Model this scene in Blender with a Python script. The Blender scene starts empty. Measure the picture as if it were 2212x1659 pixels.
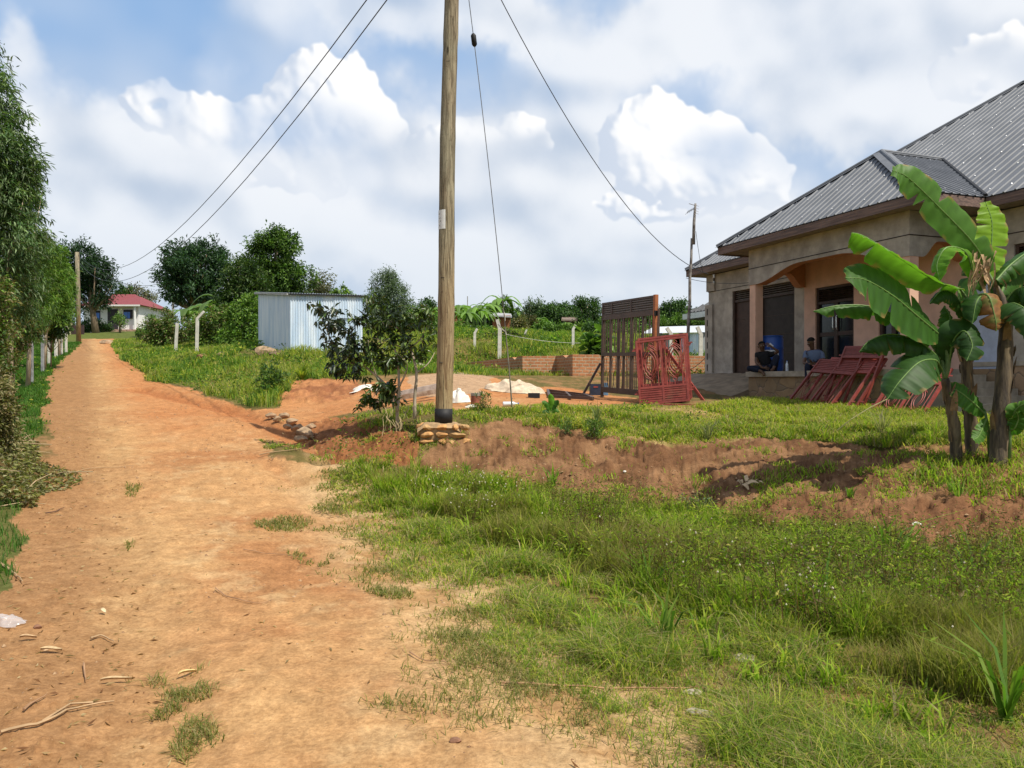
import bpy, bmesh, math, random
import numpy as np
from mathutils import Vector, Matrix
from math import radians, sin, cos, pi, atan2, sqrt

C = bpy.context.scene
COL = C.collection
R = np.random.RandomState(7)
random.seed(7)
F = 1670.0; CX = 1106.0; HY = 825.0; EYE = 1.6

# ---------------------------------------------------------------- camera
cam = bpy.data.cameras.new("camera")
cam_o = bpy.data.objects.new("camera", cam)
COL.objects.link(cam_o)
cam.sensor_width = 36.0
cam.angle = 2 * math.atan(1106.0 / F)
cam_o.location = (0, 0, EYE)
cam_o.rotation_euler = (radians(90 - 0.155), 0, 0)
cam.clip_start = 0.05
cam.clip_end = 6000
C.camera = cam_o
C.view_settings.view_transform = 'Standard'
C.view_settings.look = 'None'
C.view_settings.exposure = 0.10
C.view_settings.gamma = 1.0
C.cycles.use_denoising = True
C.cycles.max_bounces = 6
C.cycles.transparent_max_bounces = 8

# ---------------------------------------------------------------- sun
SUN_AZ = 128.0   # degrees clockwise from +Y, towards the sun
SUN_EL = 57.0
sd = Vector((sin(radians(SUN_AZ)) * cos(radians(SUN_EL)), cos(radians(SUN_AZ)) * cos(radians(SUN_EL)), sin(radians(SUN_EL))))
sl = bpy.data.lights.new("sun", 'SUN')
sl.energy = 5.0
sl.angle = radians(0.55)
sl.color = (1.0, 0.93, 0.80)
so = bpy.data.objects.new("sun", sl)
COL.objects.link(so)
so.rotation_euler = sd.to_track_quat('Z', 'Y').to_euler()
so.location = (10, 0, 20)

# ---------------------------------------------------------------- node helper
class NT:
    def __init__(s, tree):
        s.t = tree; s.n = tree.nodes; s.l = tree.links
    def new(s, typ, **kw):
        nd = s.n.new(typ)
        for k, v in kw.items():
            if k.startswith('i_'):
                key = k[2:]
                nd.inputs[int(key) if key.isdigit() else key.replace('_', ' ')].default_value = v
            else:
                setattr(nd, k, v)
        return nd
    def link(s, a, b):
        s.l.new(a, b)
    def put(s, sock, v):
        if isinstance(v, bpy.types.NodeSocket): s.l.new(v, sock)
        elif v is not None: sock.default_value = v
    def math(s, op, a, b=None, c=None, clamp=False):
        nd = s.n.new('ShaderNodeMath'); nd.operation = op; nd.use_clamp = clamp
        s.put(nd.inputs[0], a); s.put(nd.inputs[1], b)
        if c is not None: s.put(nd.inputs[2], c)
        return nd.outputs[0]
    def vmath(s, op, a, b=None, scale=None):
        nd = s.n.new('ShaderNodeVectorMath'); nd.operation = op
        s.put(nd.inputs[0], a)
        if b is not None: s.put(nd.inputs[1], b)
        if scale is not None: s.put(nd.inputs['Scale'], scale)
        return nd.outputs['Value'] if op in ('LENGTH', 'DOT_PRODUCT', 'DISTANCE') else nd.outputs[0]
    def mix(s, f, a, b, blend='MIX'):
        nd = s.n.new('ShaderNodeMix'); nd.data_type = 'RGBA'; nd.blend_type = blend
        s.put(nd.inputs[0], f); s.put(nd.inputs[6], a); s.put(nd.inputs[7], b)
        return nd.outputs[2]
    def smooth(s, v, a, b, lo=0.0, hi=1.0):
        nd = s.n.new('ShaderNodeMapRange'); nd.interpolation_type = 'SMOOTHSTEP'
        s.put(nd.inputs[0], v); nd.inputs[1].default_value = a; nd.inputs[2].default_value = b
        nd.inputs[3].default_value = lo; nd.inputs[4].default_value = hi
        return nd.outputs[0]
    def noise(s, vec, scale, detail=4.0, rough=0.55, dist=0.0, col=False):
        nd = s.n.new('ShaderNodeTexNoise')
        if vec is not None: s.put(nd.inputs['Vector'], vec)
        nd.inputs['Scale'].default_value = scale; nd.inputs['Detail'].default_value = detail
        nd.inputs['Roughness'].default_value = rough; nd.inputs['Distortion'].default_value = dist
        return nd.outputs['Color' if col else 'Fac']

def c4(c): return (c[0], c[1], c[2], 1.0)

# ---------------------------------------------------------------- numpy noise
_perm = R.rand(256, 256)
def vnoise(x, y):
    xi = np.floor(x).astype(int); yi = np.floor(y).astype(int); fx = x - xi; fy = y - yi
    fx = fx * fx * (3 - 2 * fx); fy = fy * fy * (3 - 2 * fy)
    g = lambda a, b: _perm[a & 255, b & 255]
    return (g(xi, yi) * (1 - fx) + g(xi + 1, yi) * fx) * (1 - fy) + (g(xi, yi + 1) * (1 - fx) + g(xi + 1, yi + 1) * fx) * fy
def fbm(x, y, sc, oct=4, rough=0.5):
    a = 1.0; s = 0; tot = 0
    for o in range(oct):
        s = s + a * vnoise(x * sc + 17.3 * o, y * sc + 41.7 * o); tot += a; a *= rough; sc *= 2.03
    return s / tot
def sstep(a, b, x):
    t = np.clip((x - a) / (b - a), 0, 1); return t * t * (3 - 2 * t)

# ---------------------------------------------------------------- sky
AZ0, AZ1, EL0, EL1 = -52.0, 52.0, -4.0, 48.0      # degrees covered by the computed clouds
def azel(px, py):
    x = (px - CX) / F; z = (HY - py) / F
    return math.degrees(math.atan(x)), math.degrees(math.atan(z / sqrt(1 + x * x)))
def blur(a, n):
    for ax in (0, 1):
        for _ in range(2):
            c = np.cumsum(np.concatenate([np.repeat(a.take([0], ax), n + 1, ax), a, np.repeat(a.take([-1], ax), n, ax)], ax), axis=ax)
            m = a.shape[ax]; a = (c.take(range(2 * n + 1, 2 * n + 1 + m), ax) - c.take(range(0, m), ax)) / (2 * n + 1)
    return a
def make_clouds():
    W_, H_ = 2080, 1040; rs = np.random.RandomState(11)
    ax = np.linspace(AZ0, AZ1, W_); ey = np.linspace(EL0, EL1, H_); A, E = np.meshgrid(ax, ey); D = W_ / (AZ1 - AZ0)
    f1 = fbm(A + 200, E * 1.7 + 90, .055, 7, .56); f2 = fbm(A + 60, E * 1.5 + 300, .16, 7, .58); f3 = fbm(A + 500, E + 40, .6, 6, .6)
    wx = (fbm(A + 33, E + 71, .10, 6, .58) - .5) * 11; wy = (fbm(A + 133, E + 171, .10, 6, .58) - .5) * 9
    col = np.empty((H_, W_, 3)); blue = np.array([.25, .44, .74]); hz = np.array([.44, .54, .68])
    hor = sstep(24, 3, E)[..., None]; col[:] = blue; col = col * (1 - hor * .8) + hz * hor * .8
    veil = sstep(.30, .70, blur(f1, 9))[..., None]; col = col * (1 - veil * .6) + np.array([.66, .73, .83]) * veil * .6
    soft = [(380,255,130,72,.8),(180,300,190,85,.8),(420,400,380,80,.9),(960,330,190,130,.95),(1130,400,250,130,.9),(1060,60,110,60,.9),(1900,130,330,110,.95),(1790,250,180,90,.8),(2020,250,220,80,.8),
            (20,130,70,60,.6),(1560,480,260,70,.8),(980,540,300,55,.7),(1500,70,260,90,.9),(1230,170,150,110,.6),(2150,-60,330,140,.9),(1100,620,500,45,.6),(1400,640,300,50,.6),(300,470,500,60,.7),(1800,20,400,90,.9),(2080,180,220,60,.9),(620,-40,330,60,.6),(840,60,220,50,.6),(250,570,300,45,.45),(800,540,300,50,.5),(1250,560,240,55,.6),(560,120,160,60,.35),(1700,60,200,70,.8)]
    acc = np.zeros_like(A)
    for (px, py, rx, ry, am) in soft:
        a, e = azel(px, py); k = math.degrees(1 / F); k1 = k / (1 + ((px - CX) / F) ** 2)
        d = np.sqrt(((A + wx - a) / (rx * k1 * 1.15)) ** 2 + ((E + wy - e) / (ry * k * 1.1)) ** 2)
        acc = 1 - (1 - acc) * (1 - am * sstep(1.5, .25, d))
    f2s = blur(f2, 11); dens = sstep(.0, .85, acc + (f2s - .5) * .9)
    lit = f2s - np.roll(np.roll(f2s, -22, 1), -20, 0)
    br = sstep(.20, .80, f2s * .88 + f3 * .12 + lit * 1.0 + .16 * acc)[..., None]
    scol = np.array([.50, .585, .71]) * (1 - br) + np.array([.90, .92, .95]) * br
    d3 = (dens * .92)[..., None]; col = col * (1 - d3) + scol * d3
    lowm = (sstep(15, 5, E) * .45)[..., None]; col = col * (1 - lowm) + np.array([.60, .68, .79]) * lowm
    # heaped clouds: many overlapping domes give a height field that is then lit
    hgt = np.zeros_like(A)
    heaps = [(705,190,85,65,60),(640,235,75,60,45),(765,168,40,38,25),(560,290,62,62,45),(735,285,130,95,90),(660,350,150,60,70),(840,400,60,60,35),(480,370,110,40,40),(920,400,60,45,25),
             (1400,300,95,75,60),(1340,330,50,40,25),(1000,330,110,60,45),(1130,300,60,50,25),(1480,345,150,85,90),(1590,375,95,66,60),(1650,392,52,50,35),(1385,238,26,28,14),(1460,430,180,40,50),(350,235,80,40,30),(450,265,60,50,25),(2110,150,110,45,45),(2190,120,60,50,25)]
    for (px, py, rx, ry, n) in heaps:
        a, e = azel(px, py); k = math.degrees(1 / F); k1 = k / (1 + ((px - CX) / F) ** 2); RX = rx * k1; RY = ry * k
        for lev, (nn, rlo, rhi) in enumerate(((n, .22, .42), (n * 4, .08, .20), (n * 10, .03, .09))):
            for _ in range(nn):
                t = rs.uniform(0, 2 * pi); q = sqrt(rs.uniform(.1 if lev == 0 else .45, 1.0)) * (.80 if lev == 0 else (.95 if lev == 1 else 1.04))
                ca = a + cos(t) * q * RX; ce = e + sin(t) * q * RY; r_ = rs.uniform(rlo, rhi) * min(RX, RY) * 1.25
                ix = int((ca - AZ0) * D); iy = int((ce - EL0) * D); ir = int(r_ * D) + 1
                x0, x1, y0, y1 = max(ix - ir, 0), min(ix + ir + 1, W_), max(iy - ir, 0), min(iy + ir + 1, H_)
                if x0 >= x1 or y0 >= y1: continue
                sub = (A[y0:y1, x0:x1] - ca) ** 2 + (E[y0:y1, x0:x1] - ce) ** 2
                dome = np.sqrt(np.maximum(0, r_ * r_ - sub)); basez = sqrt(max(0, 1 - q * q)) * min(RX, RY) * .8
                w = hgt[y0:y1, x0:x1]; np.maximum(w, np.where(dome > 0, basez + dome, 0), out=w)
    # warp a little so that no circle stays a circle
    jx = np.clip(np.arange(W_)[None, :] + ((fbm(A, E, .9, 5, .6) - .5) * 34).astype(int), 0, W_ - 1); jy = np.clip(np.arange(H_)[:, None] + ((fbm(A + 77, E + 9, .9, 5, .6) - .5) * 34).astype(int), 0, H_ - 1)
    hgt = hgt[jy, jx]; hb_ = blur(hgt, 2)
    gy, gx = np.gradient(blur(hgt, 3) * D); nz = 1 / np.sqrt(1 + gx ** 2 * .5 + gy ** 2 * .5)
    sh = np.clip((gx * -.50 + gy * -.42 + .85) * nz, 0, 1.2)
    gy2, gx2 = np.gradient(blur(hgt, 14) * D); nz2 = 1 / np.sqrt(1 + gx2 ** 2 + gy2 ** 2); sh2 = np.clip((gx2 * -.45 + gy2 * -.6 + .8) * nz2, 0, 1.2)
    al = sstep(.0, .55, blur((hgt > 0).astype(float), 3) - .25) ; 
    base_fade = np.ones_like(A)
    for (px, py, wpx, hpx) in ((680, 400, 330, 190), (1500, 440, 280, 170), (1050, 340, 180, 90), (390, 275, 150, 80), (2140, 170, 140, 60)):
        a, e = azel(px, py); k = math.degrees(1 / F)
        m = sstep(1.0, .6, np.abs(A - a) / (wpx * k)); base_fade *= 1 - m * sstep(e + hpx * k * .9, e - hpx * k * .3, E + (f2s - .5) * 16)
    al = al * base_fade * sstep(.18, .42, f3 * .6 + blur(hgt, 6) * .5 + .12)
    v = sstep(.28, .92, sh * .50 + sh2 * .42 + (f3 - .5) * .25 + (f2s - .5) * .5)[..., None]
    ccol = np.array([.58, .66, .79]) * (1 - v) + np.array([1.10, 1.08, 1.05]) * v
    al = al[..., None] * (.90 + .09 * sstep(-.5, .6, (f1[..., None] - .5) * 3)); col = col * (1 - al) + ccol * al
    glow = blur((hgt > 0).astype(float), 40)[..., None] * .22; col = col * (1 - glow) + np.array([.9, .91, .94]) * glow
    img = bpy.data.images.new('cloud_field', W_, H_, alpha=False, float_buffer=True); img.colorspace_settings.name = 'Non-Color'
    buf = np.ones((H_, W_, 4), np.float32); buf[..., :3] = col; img.pixels.foreach_set(buf.ravel()); img.update(); img.pack()
    return img
world = bpy.data.worlds.new("World"); C.world = world; world.use_nodes = True
W = NT(world.node_tree)
for nd in list(W.n): W.n.remove(nd)
out = W.new('ShaderNodeOutputWorld'); bg = W.new('ShaderNodeBackground')
bg.inputs['Strength'].default_value = 0.1
W.link(bg.outputs[0], out.inputs[0])
sky = W.new('ShaderNodeTexSky'); sky.sky_type = 'NISHITA'; sky.sun_disc = False
sky.sun_elevation = radians(SUN_EL); sky.sun_rotation = radians(SUN_AZ)
sky.air_density = 1.0; sky.dust_density = 1.2; sky.ozone_density = 1.5
tc = W.new('ShaderNodeTexCoord'); Dd_ = tc.outputs['Generated']
sx = W.new('ShaderNodeSeparateXYZ'); W.link(Dd_, sx.inputs[0])
az = W.math('ARCTAN2', sx.outputs[0], sx.outputs[1]); el = W.math('ARCSINE', sx.outputs[2])
uu = W.math('DIVIDE', W.math('SUBTRACT', az, radians(AZ0)), radians(AZ1 - AZ0)); vv = W.math('DIVIDE', W.math('SUBTRACT', el, radians(EL0)), radians(EL1 - EL0))
cb = W.new('ShaderNodeCombineXYZ'); W.link(uu, cb.inputs[0]); W.link(vv, cb.inputs[1])
im = W.new('ShaderNodeTexImage'); im.image = make_clouds(); im.extension = 'EXTEND'; im.interpolation = 'Cubic'; W.link(cb.outputs[0], im.inputs[0])
clo = W.vmath('SCALE', im.outputs[0], scale=10.0)
rest = W.mix(0.55, sky.outputs[0], (7.0, 7.4, 8.2, 1))
mk = W.math('MULTIPLY', W.smooth(W.math('ABSOLUTE', az), radians(42), radians(51), 1, 0), W.smooth(el, radians(38), radians(47), 1, 0))
base = W.mix(mk, rest, clo)
base = W.mix(0.06, base, sky.outputs[0])
base = W.mix(W.smooth(el, -0.06, -0.01), (3.0, 2.6, 2.0, 1), base)
W.link(base, bg.inputs['Color'])
world.cycles.sampling_method = 'MANUAL'; world.cycles.sample_map_resolution = 512

# ---------------------------------------------------------------- materials
MATS = {}
def new_mat(name):
    m = bpy.data.materials.new(name); m.use_nodes = True
    t = NT(m.node_tree); b = t.n.get('Principled BSDF')
    return m, t, b
def mat(name, col, rough=0.8, metal=0.0, var=0.25, scale=6.0, bump=0.3, bscale=40.0, spec=0.3, stretch=(1, 1, 1), col2=None, dirt=None, attr=None):
    if name in MATS: return MATS[name]
    m, t, b = new_mat(name)
    tc = t.new('ShaderNodeTexCoord'); v = t.vmath('MULTIPLY', tc.outputs['Object'], stretch)
    n = t.noise(v, scale, 6.0, 0.6)
    dark = c4([x * (1 - var) for x in col]); lite = c4([min(1, x * (1 + var)) for x in col])
    cc = t.mix(t.smooth(n, 0.3, 0.7), dark, lite if col2 is None else c4(col2))
    if dirt is not None:
        n2 = t.noise(v, scale * 0.35, 8.0, 0.7)
        cc = t.mix(t.smooth(n2, 0.5, 0.72), cc, c4(dirt))
    t.link(cc, b.inputs['Base Color'])
    b.inputs['Roughness'].default_value = rough; b.inputs['Metallic'].default_value = metal
    b.inputs['Specular IOR Level'].default_value = spec
    if bump > 0:
        bn = t.new('ShaderNodeBump'); bn.inputs['Strength'].default_value = bump; bn.inputs['Distance'].default_value = 0.01
        t.link(t.noise(v, bscale, 5.0, 0.6), bn.inputs['Height']); t.link(bn.outputs[0], b.inputs['Normal'])
    MATS[name] = m
    return m
def leaf_mat(name, trans=0.35, rough=0.45, spec=0.35, bumpy=False):
    if name in MATS: return MATS[name]
    m, t, b = new_mat(name)
    a = t.new('ShaderNodeAttribute'); a.attribute_name = 'col'
    t.link(a.outputs['Color'], b.inputs['Base Color'])
    b.inputs['Roughness'].default_value = rough; b.inputs['Specular IOR Level'].default_value = spec
    tr = t.new('ShaderNodeBsdfTranslucent')
    t.link(t.mix(1.0, a.outputs['Color'], (1.15, 1.35, 0.55, 1), 'MULTIPLY'), tr.inputs['Color'])
    mx = t.new('ShaderNodeMixShader'); mx.inputs[0].default_value = trans
    o = t.n.get('Material Output')
    t.link(b.outputs[0], mx.inputs[1]); t.link(tr.outputs[0], mx.inputs[2]); t.link(mx.outputs[0], o.inputs[0])
    MATS[name] = m
    return m
def brick_mat(name, c1, c2, mortar, bw=0.24, bh=0.1, ms=0.014, dirt=None, rough=0.9):
    m, t, b = new_mat(name)
    tc = t.new('ShaderNodeTexCoord'); s = t.new('ShaderNodeSeparateXYZ'); t.link(tc.outputs['Object'], s.inputs[0])
    cm = t.new('ShaderNodeCombineXYZ')
    t.link(t.math('ADD', s.outputs[0], s.outputs[1]), cm.inputs[0]); t.link(s.outputs[2], cm.inputs[1])
    vv = t.vmath('ADD', cm.outputs[0], t.vmath('SCALE', t.vmath('SUBTRACT', t.noise(tc.outputs['Object'], 9.0, 3.0, 0.5, 0, True), (.5, .5, .5)), scale=0.035))
    br = t.new('ShaderNodeTexBrick')
    t.link(vv, br.inputs['Vector']); br.inputs['Scale'].default_value = 1.0
    br.inputs['Brick Width'].default_value = bw; br.inputs['Row Height'].default_value = bh; br.inputs['Mortar Size'].default_value = ms
    br.inputs['Color1'].default_value = c4(c1); br.inputs['Color2'].default_value = c4(c2); br.inputs['Mortar'].default_value = c4(mortar)
    br.inputs['Mortar Smooth'].default_value = 0.3; br.inputs['Bias'].default_value = -0.1
    n = t.noise(tc.outputs['Object'], 3.0, 8.0, 0.7)
    n3 = t.noise(tc.outputs['Object'], 14.0, 5.0, 0.7)
    cc = t.mix(t.smooth(n3, 0.3, 0.75), br.outputs['Color'], t.mix(1.0, br.outputs['Color'], (0.72, 0.66, 0.62, 1), 'MULTIPLY'))
    if dirt: cc = t.mix(t.math('MULTIPLY', t.smooth(n, 0.5, 0.7), 0.55), cc, c4(dirt))
    t.link(cc, b.inputs['Base Color']); b.inputs['Roughness'].default_value = rough; b.inputs['Specular IOR Level'].default_value = 0.15
    bn = t.new('ShaderNodeBump'); bn.inputs['Strength'].default_value = 0.7; bn.inputs['Distance'].default_value = 0.012
    h = t.math('SUBTRACT', t.math('MULTIPLY', t.noise(tc.outputs['Object'], 30, 4), 0.5), br.outputs['Fac'])
    t.link(h, bn.inputs['Height']); t.link(bn.outputs[0], b.inputs['Normal'])
    MATS[name] = m
    return m

# ---------------------------------------------------------------- object helpers
def tag(o, label=None, cat=None, group=None, kind=None):
    if label: o['label'] = label
    if cat: o['category'] = cat
    if group: o['group'] = group
    if kind: o['kind'] = kind
    return o
def thing(name, label, cat, loc, group=None, rotz=0.0, mw=None):
    o = bpy.data.objects.new(name, None); COL.objects.link(o)
    o.empty_display_size = 0.2
    o.location = loc; o.rotation_euler = (0, 0, rotz)
    if mw is not None: o.matrix_world = mw
    return tag(o, label, cat, group)
def origin_of(p):
    v = Vector((0, 0, 0))
    while p is not None:
        v = v + Vector(p.location); p = p.parent
    return v
def mesh_obj(name, verts, faces, m, parent=None, local=False, smooth=False, cols=None, loc=None):
    verts = np.asarray(verts, dtype=np.float32).reshape(-1, 3)
    off = np.zeros(3, dtype=np.float32)
    if parent is not None and not local:
        off = np.array(origin_of(parent), dtype=np.float32)
    if parent is None and loc is not None:
        off = np.array(loc, dtype=np.float32)
    me = bpy.data.meshes.new(name)
    if isinstance(faces, np.ndarray):
        k = faces.shape[1]; nf = len(faces)
        me.vertices.add(len(verts)); me.vertices.foreach_set('co', (verts - off).ravel())
        me.loops.add(nf * k); me.loops.foreach_set('vertex_index', faces.astype(np.int32).ravel())
        me.polygons.add(nf); me.polygons.foreach_set('loop_start', np.arange(0, nf * k, k, dtype=np.int32))
        me.update(calc_edges=True)
    else:
        me.from_pydata([tuple(v) for v in (verts - off).tolist()], [], faces); me.update()
    if cols is not None:
        cols = np.asarray(cols, dtype=np.float32)
        if cols.shape[1] == 3: cols = np.concatenate([cols, np.ones((len(cols), 1), np.float32)], 1)
        at = me.attributes.new('col', 'FLOAT_COLOR', 'POINT'); at.data.foreach_set('color', cols.ravel())
    if smooth: me.polygons.foreach_set('use_smooth', np.ones(len(me.polygons), dtype=bool))
    if m is not None: me.materials.append(m)
    o = bpy.data.objects.new(name, me); COL.objects.link(o)
    if parent is not None: o.parent = parent
    elif loc is not None: o.location = loc
    return o

class MB:
    def __init__(s): s.v = []; s.f = []
    def add(s, vs, fs):
        n = len(s.v); s.v += [tuple(x) for x in vs]; s.f += [tuple(i + n for i in f) for f in fs]; return s
    def box(s, x0, x1, y0, y1, z0, z1):
        vs = [(x0, y0, z0), (x1, y0, z0), (x1, y1, z0), (x0, y1, z0), (x0, y0, z1), (x1, y0, z1), (x1, y1, z1), (x0, y1, z1)]
        return s.add(vs, [(0, 3, 2, 1), (4, 5, 6, 7), (0, 1, 5, 4), (1, 2, 6, 5), (2, 3, 7, 6), (3, 0, 4, 7)])
    def beam(s, p0, p1, w, d, up=(0, 0, 1), roll=None):
        p0 = Vector(p0); p1 = Vector(p1); a = (p1 - p0).normalized(); up = Vector(up)
        if abs(a.dot(up)) > 0.98: up = Vector((0, 1, 0))
        x = a.cross(up).normalized() * w / 2; y = a.cross(x).normalized() * d / 2
        vs = [p0 - x - y, p0 + x - y, p0 + x + y, p0 - x + y, p1 - x - y, p1 + x - y, p1 + x + y, p1 - x + y]
        return s.add(vs, [(0, 1, 2, 3), (7, 6, 5, 4), (0, 4, 5, 1), (1, 5, 6, 2), (2, 6, 7, 3), (3, 7, 4, 0)])
    def tube(s, pts, r, n=8, caps=True, wob=0.0):
        pts = [Vector(p) for p in pts]; N = len(pts)
        rs = r if hasattr(r, '__len__') else [r] * N
        base = len(s.v); prev = None
        for i, p in enumerate(pts):
            a = (pts[min(i + 1, N - 1)] - pts[max(i - 1, 0)]).normalized()
            if prev is None:
                u = a.cross(Vector((0, 0, 1)))
                if u.length < 0.05: u = a.cross(Vector((0, 1, 0)))
                u.normalize()
            else:
                u = (prev - a * prev.dot(a)).normalized()
            prev = u; w = a.cross(u)
            for k in range(n):
                t = 2 * pi * k / n; rr = rs[i] * (1 + (random.uniform(-wob, wob) if wob else 0))
                s.v.append(tuple(p + u * cos(t) * rr + w * sin(t) * rr))
        for i in range(N - 1):
            for k in range(n):
                a0 = base + i * n + k; a1 = base + i * n + (k + 1) % n
                s.f.append((a0, a1, a1 + n, a0 + n))
        if caps:
            s.f.append(tuple(base + k for k in range(n - 1, -1, -1)))
            s.f.append(tuple(base + (N - 1) * n + k for k in range(n)))
        return s
    def grid(s, fn, nu, nv):
        b = len(s.v)
        for j in range(nv + 1):
            for i in range(nu + 1): s.v.append(tuple(fn(i / nu, j / nv)))
        for j in range(nv):
            for i in range(nu):
                a = b + j * (nu + 1) + i; s.f.append((a, a + 1, a + nu + 2, a + nu + 1))
        return s
    def build(s, name, m, parent=None, local=False, smooth=False, loc=None):
        return mesh_obj(name, s.v, s.f, m, parent, local, smooth, loc=loc)

def P(px, py, Y): return Vector(((px - CX) / F * Y, Y, EYE + (HY - py) / F * Y))

# ---------------------------------------------------------------- terrain
CTL = [(440,1200,7.2),(400,1080,10),(350,1000,12.2),(270,900,17.5),(235,840,25),(200,800,34),(215,758,50),(235,738,62),(240,733,72),
 (60,1000,12),(20,1200,7.2),(60,900,17),(80,800,33),(90,750,50),(-300,900,16),(-500,760,50),(-200,1100,9),
 (700,1020,11.6),(760,1100,9.9),(900,1200,7.4),(1100,1350,5.2),(1500,1350,5.25),(2000,1400,4.75),(2400,1420,4.7),
 (820,990,12.2),(950,995,11.9),(1050,1040,11.0),(1200,1062,10.6),(1400,1100,9.95),(1600,1130,9.2),(1800,1160,8.4),(2000,1185,7.8),(2212,1210,7.4),(2500,1230,7.0),
 (1200,1150,8.6),(1700,1210,7.4),(2100,1250,6.8),
 (1000,912,12.9),(1100,925,12.9),(1250,950,12.6),(1450,968,12.2),(1550,980,11.7),(1700,985,11.2),(2060,1000,10),(1850,990,10.6),(2212,1012,9.6),(2500,1020,9.0),
 (1000,880,14.8),(1180,880,15.2),(1390,876,16.6),(1500,868,16.6),(1297,858,19.8),(1410,864,17.4),(1600,866,18.3),(1500,900,15.0),(1700,905,14.6),(1950,910,13.6),(2180,915,12.6),
 (1617,857,19.8),(1720,863,18.2),(1850,872,16.6),(2050,885,14.9),(2200,890,13.9),(1480,842,21),(1545,830,23.5),
 (1200,850,20),(1050,850,18.5),(950,830,20),(1000,812,22.5),(1150,828,22.5),(1300,832,23),(1135,812,26.8),(1241,812,25.8),(1400,810,26.6),(1545,806,27.8),(1020,800,33),
 (1100,762,34),(1250,757,35),(1400,757,36),(1560,757,37),(1000,765,34),(1250,728,52),(1100,722,58),(1300,720,60),(1500,735,55),(1200,708,80),(1200,704,120),(1700,740,60),
 (626,762,30),(783,762,31.5),(559,745,34),(700,745,35),(700,800,25),(640,835,21.5),(740,820,22),(600,872,18.9),(585,886,18),(850,790,27),(900,760,33),
 (700,872,18.3),(800,862,17.8),(870,862,17),(690,925,15.2),(650,945,14.4),(620,908,16),(560,893,17),(800,900,14.8),(765,960,13.1),(705,965,12.9),(860,925,13.3),(930,985,12.0),(903,985,11.95),
 (330,775,37),(450,775,32),(510,835,23.5),(430,808,28),(350,825,27),(300,745,52),(430,750,43),(560,752,37),(480,720,55),
 (240,719,98),(100,722,100),(400,712,90),(700,715,75)]
PW_ = [(0,0,0),(-1.5,3.2,0),(1,3.2,-.01),(4,3.5,-.05),(7,4,-.05),(-4,3.5,.05),(-7,4.5,.15),(-9,9,.5),(-14,12,.8),(0,-8,-.5),(-8,-6,-.4),(9,-6,-.5),(14,4,.2),(20,8,.8),
       (0,-30,-1.8),(-30,-20,-1.5),(30,-20,-1.4),(14,18,1.5),(14,30,2.2),(22,15,1.4),(35,30,2.6),(30,50,4.2),(-40,20,2.2),(-60,60,5.5),(60,70,6.0),(-15,3,.4),(-25,5,.6)]
_c = np.array([[*P(a, b, y)] for (a, b, y) in CTL] + [list(p) for p in PW_])
def _U(r2): return 0.5 * r2 * np.log(r2 + 1e-9)
def _fit(c, lam=0.02):
    n = len(c); d2 = ((c[:, None, :2] - c[None, :, :2]) ** 2).sum(-1)
    K = _U(d2) + np.eye(n) * lam
    Pm = np.concatenate([np.ones((n, 1)), c[:, :2]], 1)
    A = np.zeros((n + 3, n + 3)); A[:n, :n] = K; A[:n, n:] = Pm; A[n:, :n] = Pm.T
    b = np.zeros(n + 3); b[:n] = c[:, 2]
    return np.linalg.solve(A, b)
_w = _fit(_c)
def base_h(x, y):
    x = np.atleast_1d(np.asarray(x, float)); y = np.atleast_1d(np.asarray(y, float))
    r = np.hypot(x, y); k = np.minimum(1, 110.0 / np.maximum(r, 1e-6)); x2 = x * k; y2 = y * k
    out = np.empty(x.shape)
    xf = x2.ravel(); yf = y2.ravel(); of = out.ravel()
    for s in range(0, len(xf), 20000):
        d2 = (xf[s:s + 20000, None] - _c[None, :, 0]) ** 2 + (yf[s:s + 20000, None] - _c[None, :, 1]) ** 2
        of[s:s + 20000] = _U(d2) @ _w[:-3] + _w[-3] + _w[-2] * xf[s:s + 20000] + _w[-1] * yf[s:s + 20000]
    out = of.reshape(x.shape)
    return np.clip(out, -3, 13)
def topx(x, y, z):
    yy = np.maximum(y, 0.3)
    return CX + x / yy * F, HY - (z - EYE) / yy * F
def inpoly(px, py, poly):
    px = np.asarray(px); py = np.asarray(py); c = np.zeros(px.shape, bool); n = len(poly)
    for i in range(n):
        x0, y0 = poly[i]; x1, y1 = poly[(i + 1) % n]
        if y0 == y1: continue
        m = ((y0 > py) != (y1 > py)) & (px < (x1 - x0) * (py - y0) / (y1 - y0) + x0)
        c ^= m
    return c
ROAD = [(-900,1900),(-500,1600),(-90,1340),(-10,1300),(30,1240),(45,1150),(35,1080),(30,1030),(60,1010),(110,985),(110,950),(92,900),(95,850),(110,800),(140,770),(172,748),(176,732),(252,732),
        (240,748),(262,775),(300,800),(318,822),(400,838),(470,862),(545,884),(590,886),(612,860),(620,838),(660,828),(740,828),(790,832),(860,815),(950,806),(1040,812),(1130,832),(1230,838),(1300,850),(1400,866),(1290,876),(1150,878),
        (1000,888),(930,880),(820,880),(710,900),(660,925),(690,962),(640,962),(575,948),(600,982),(740,1008),(700,1040),(755,1090),(775,1150),(860,1220),(960,1290),(1030,1350),(1090,1430),(1190,1500),(1330,1580),(1450,1640),(1650,1900)]
BANK = [(885,1000),(1000,925),(1090,905),(1200,925),(1330,940),(1450,958),(1650,945),(1800,955),(2000,965),(3100,990),(3100,1225),(2100,1190),(1900,1165),(1650,1145),(1500,1118),(1400,1095),(1200,1058),(1050,1035),(950,1020)]
NOSE = [(660,925),(700,905),(770,900),(850,925),(905,960),(890,1000),(800,1003),(720,985),(692,962)]
SAND = [(880,812),(1000,803),(1060,815),(1045,850),(930,858),(880,835)]
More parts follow.
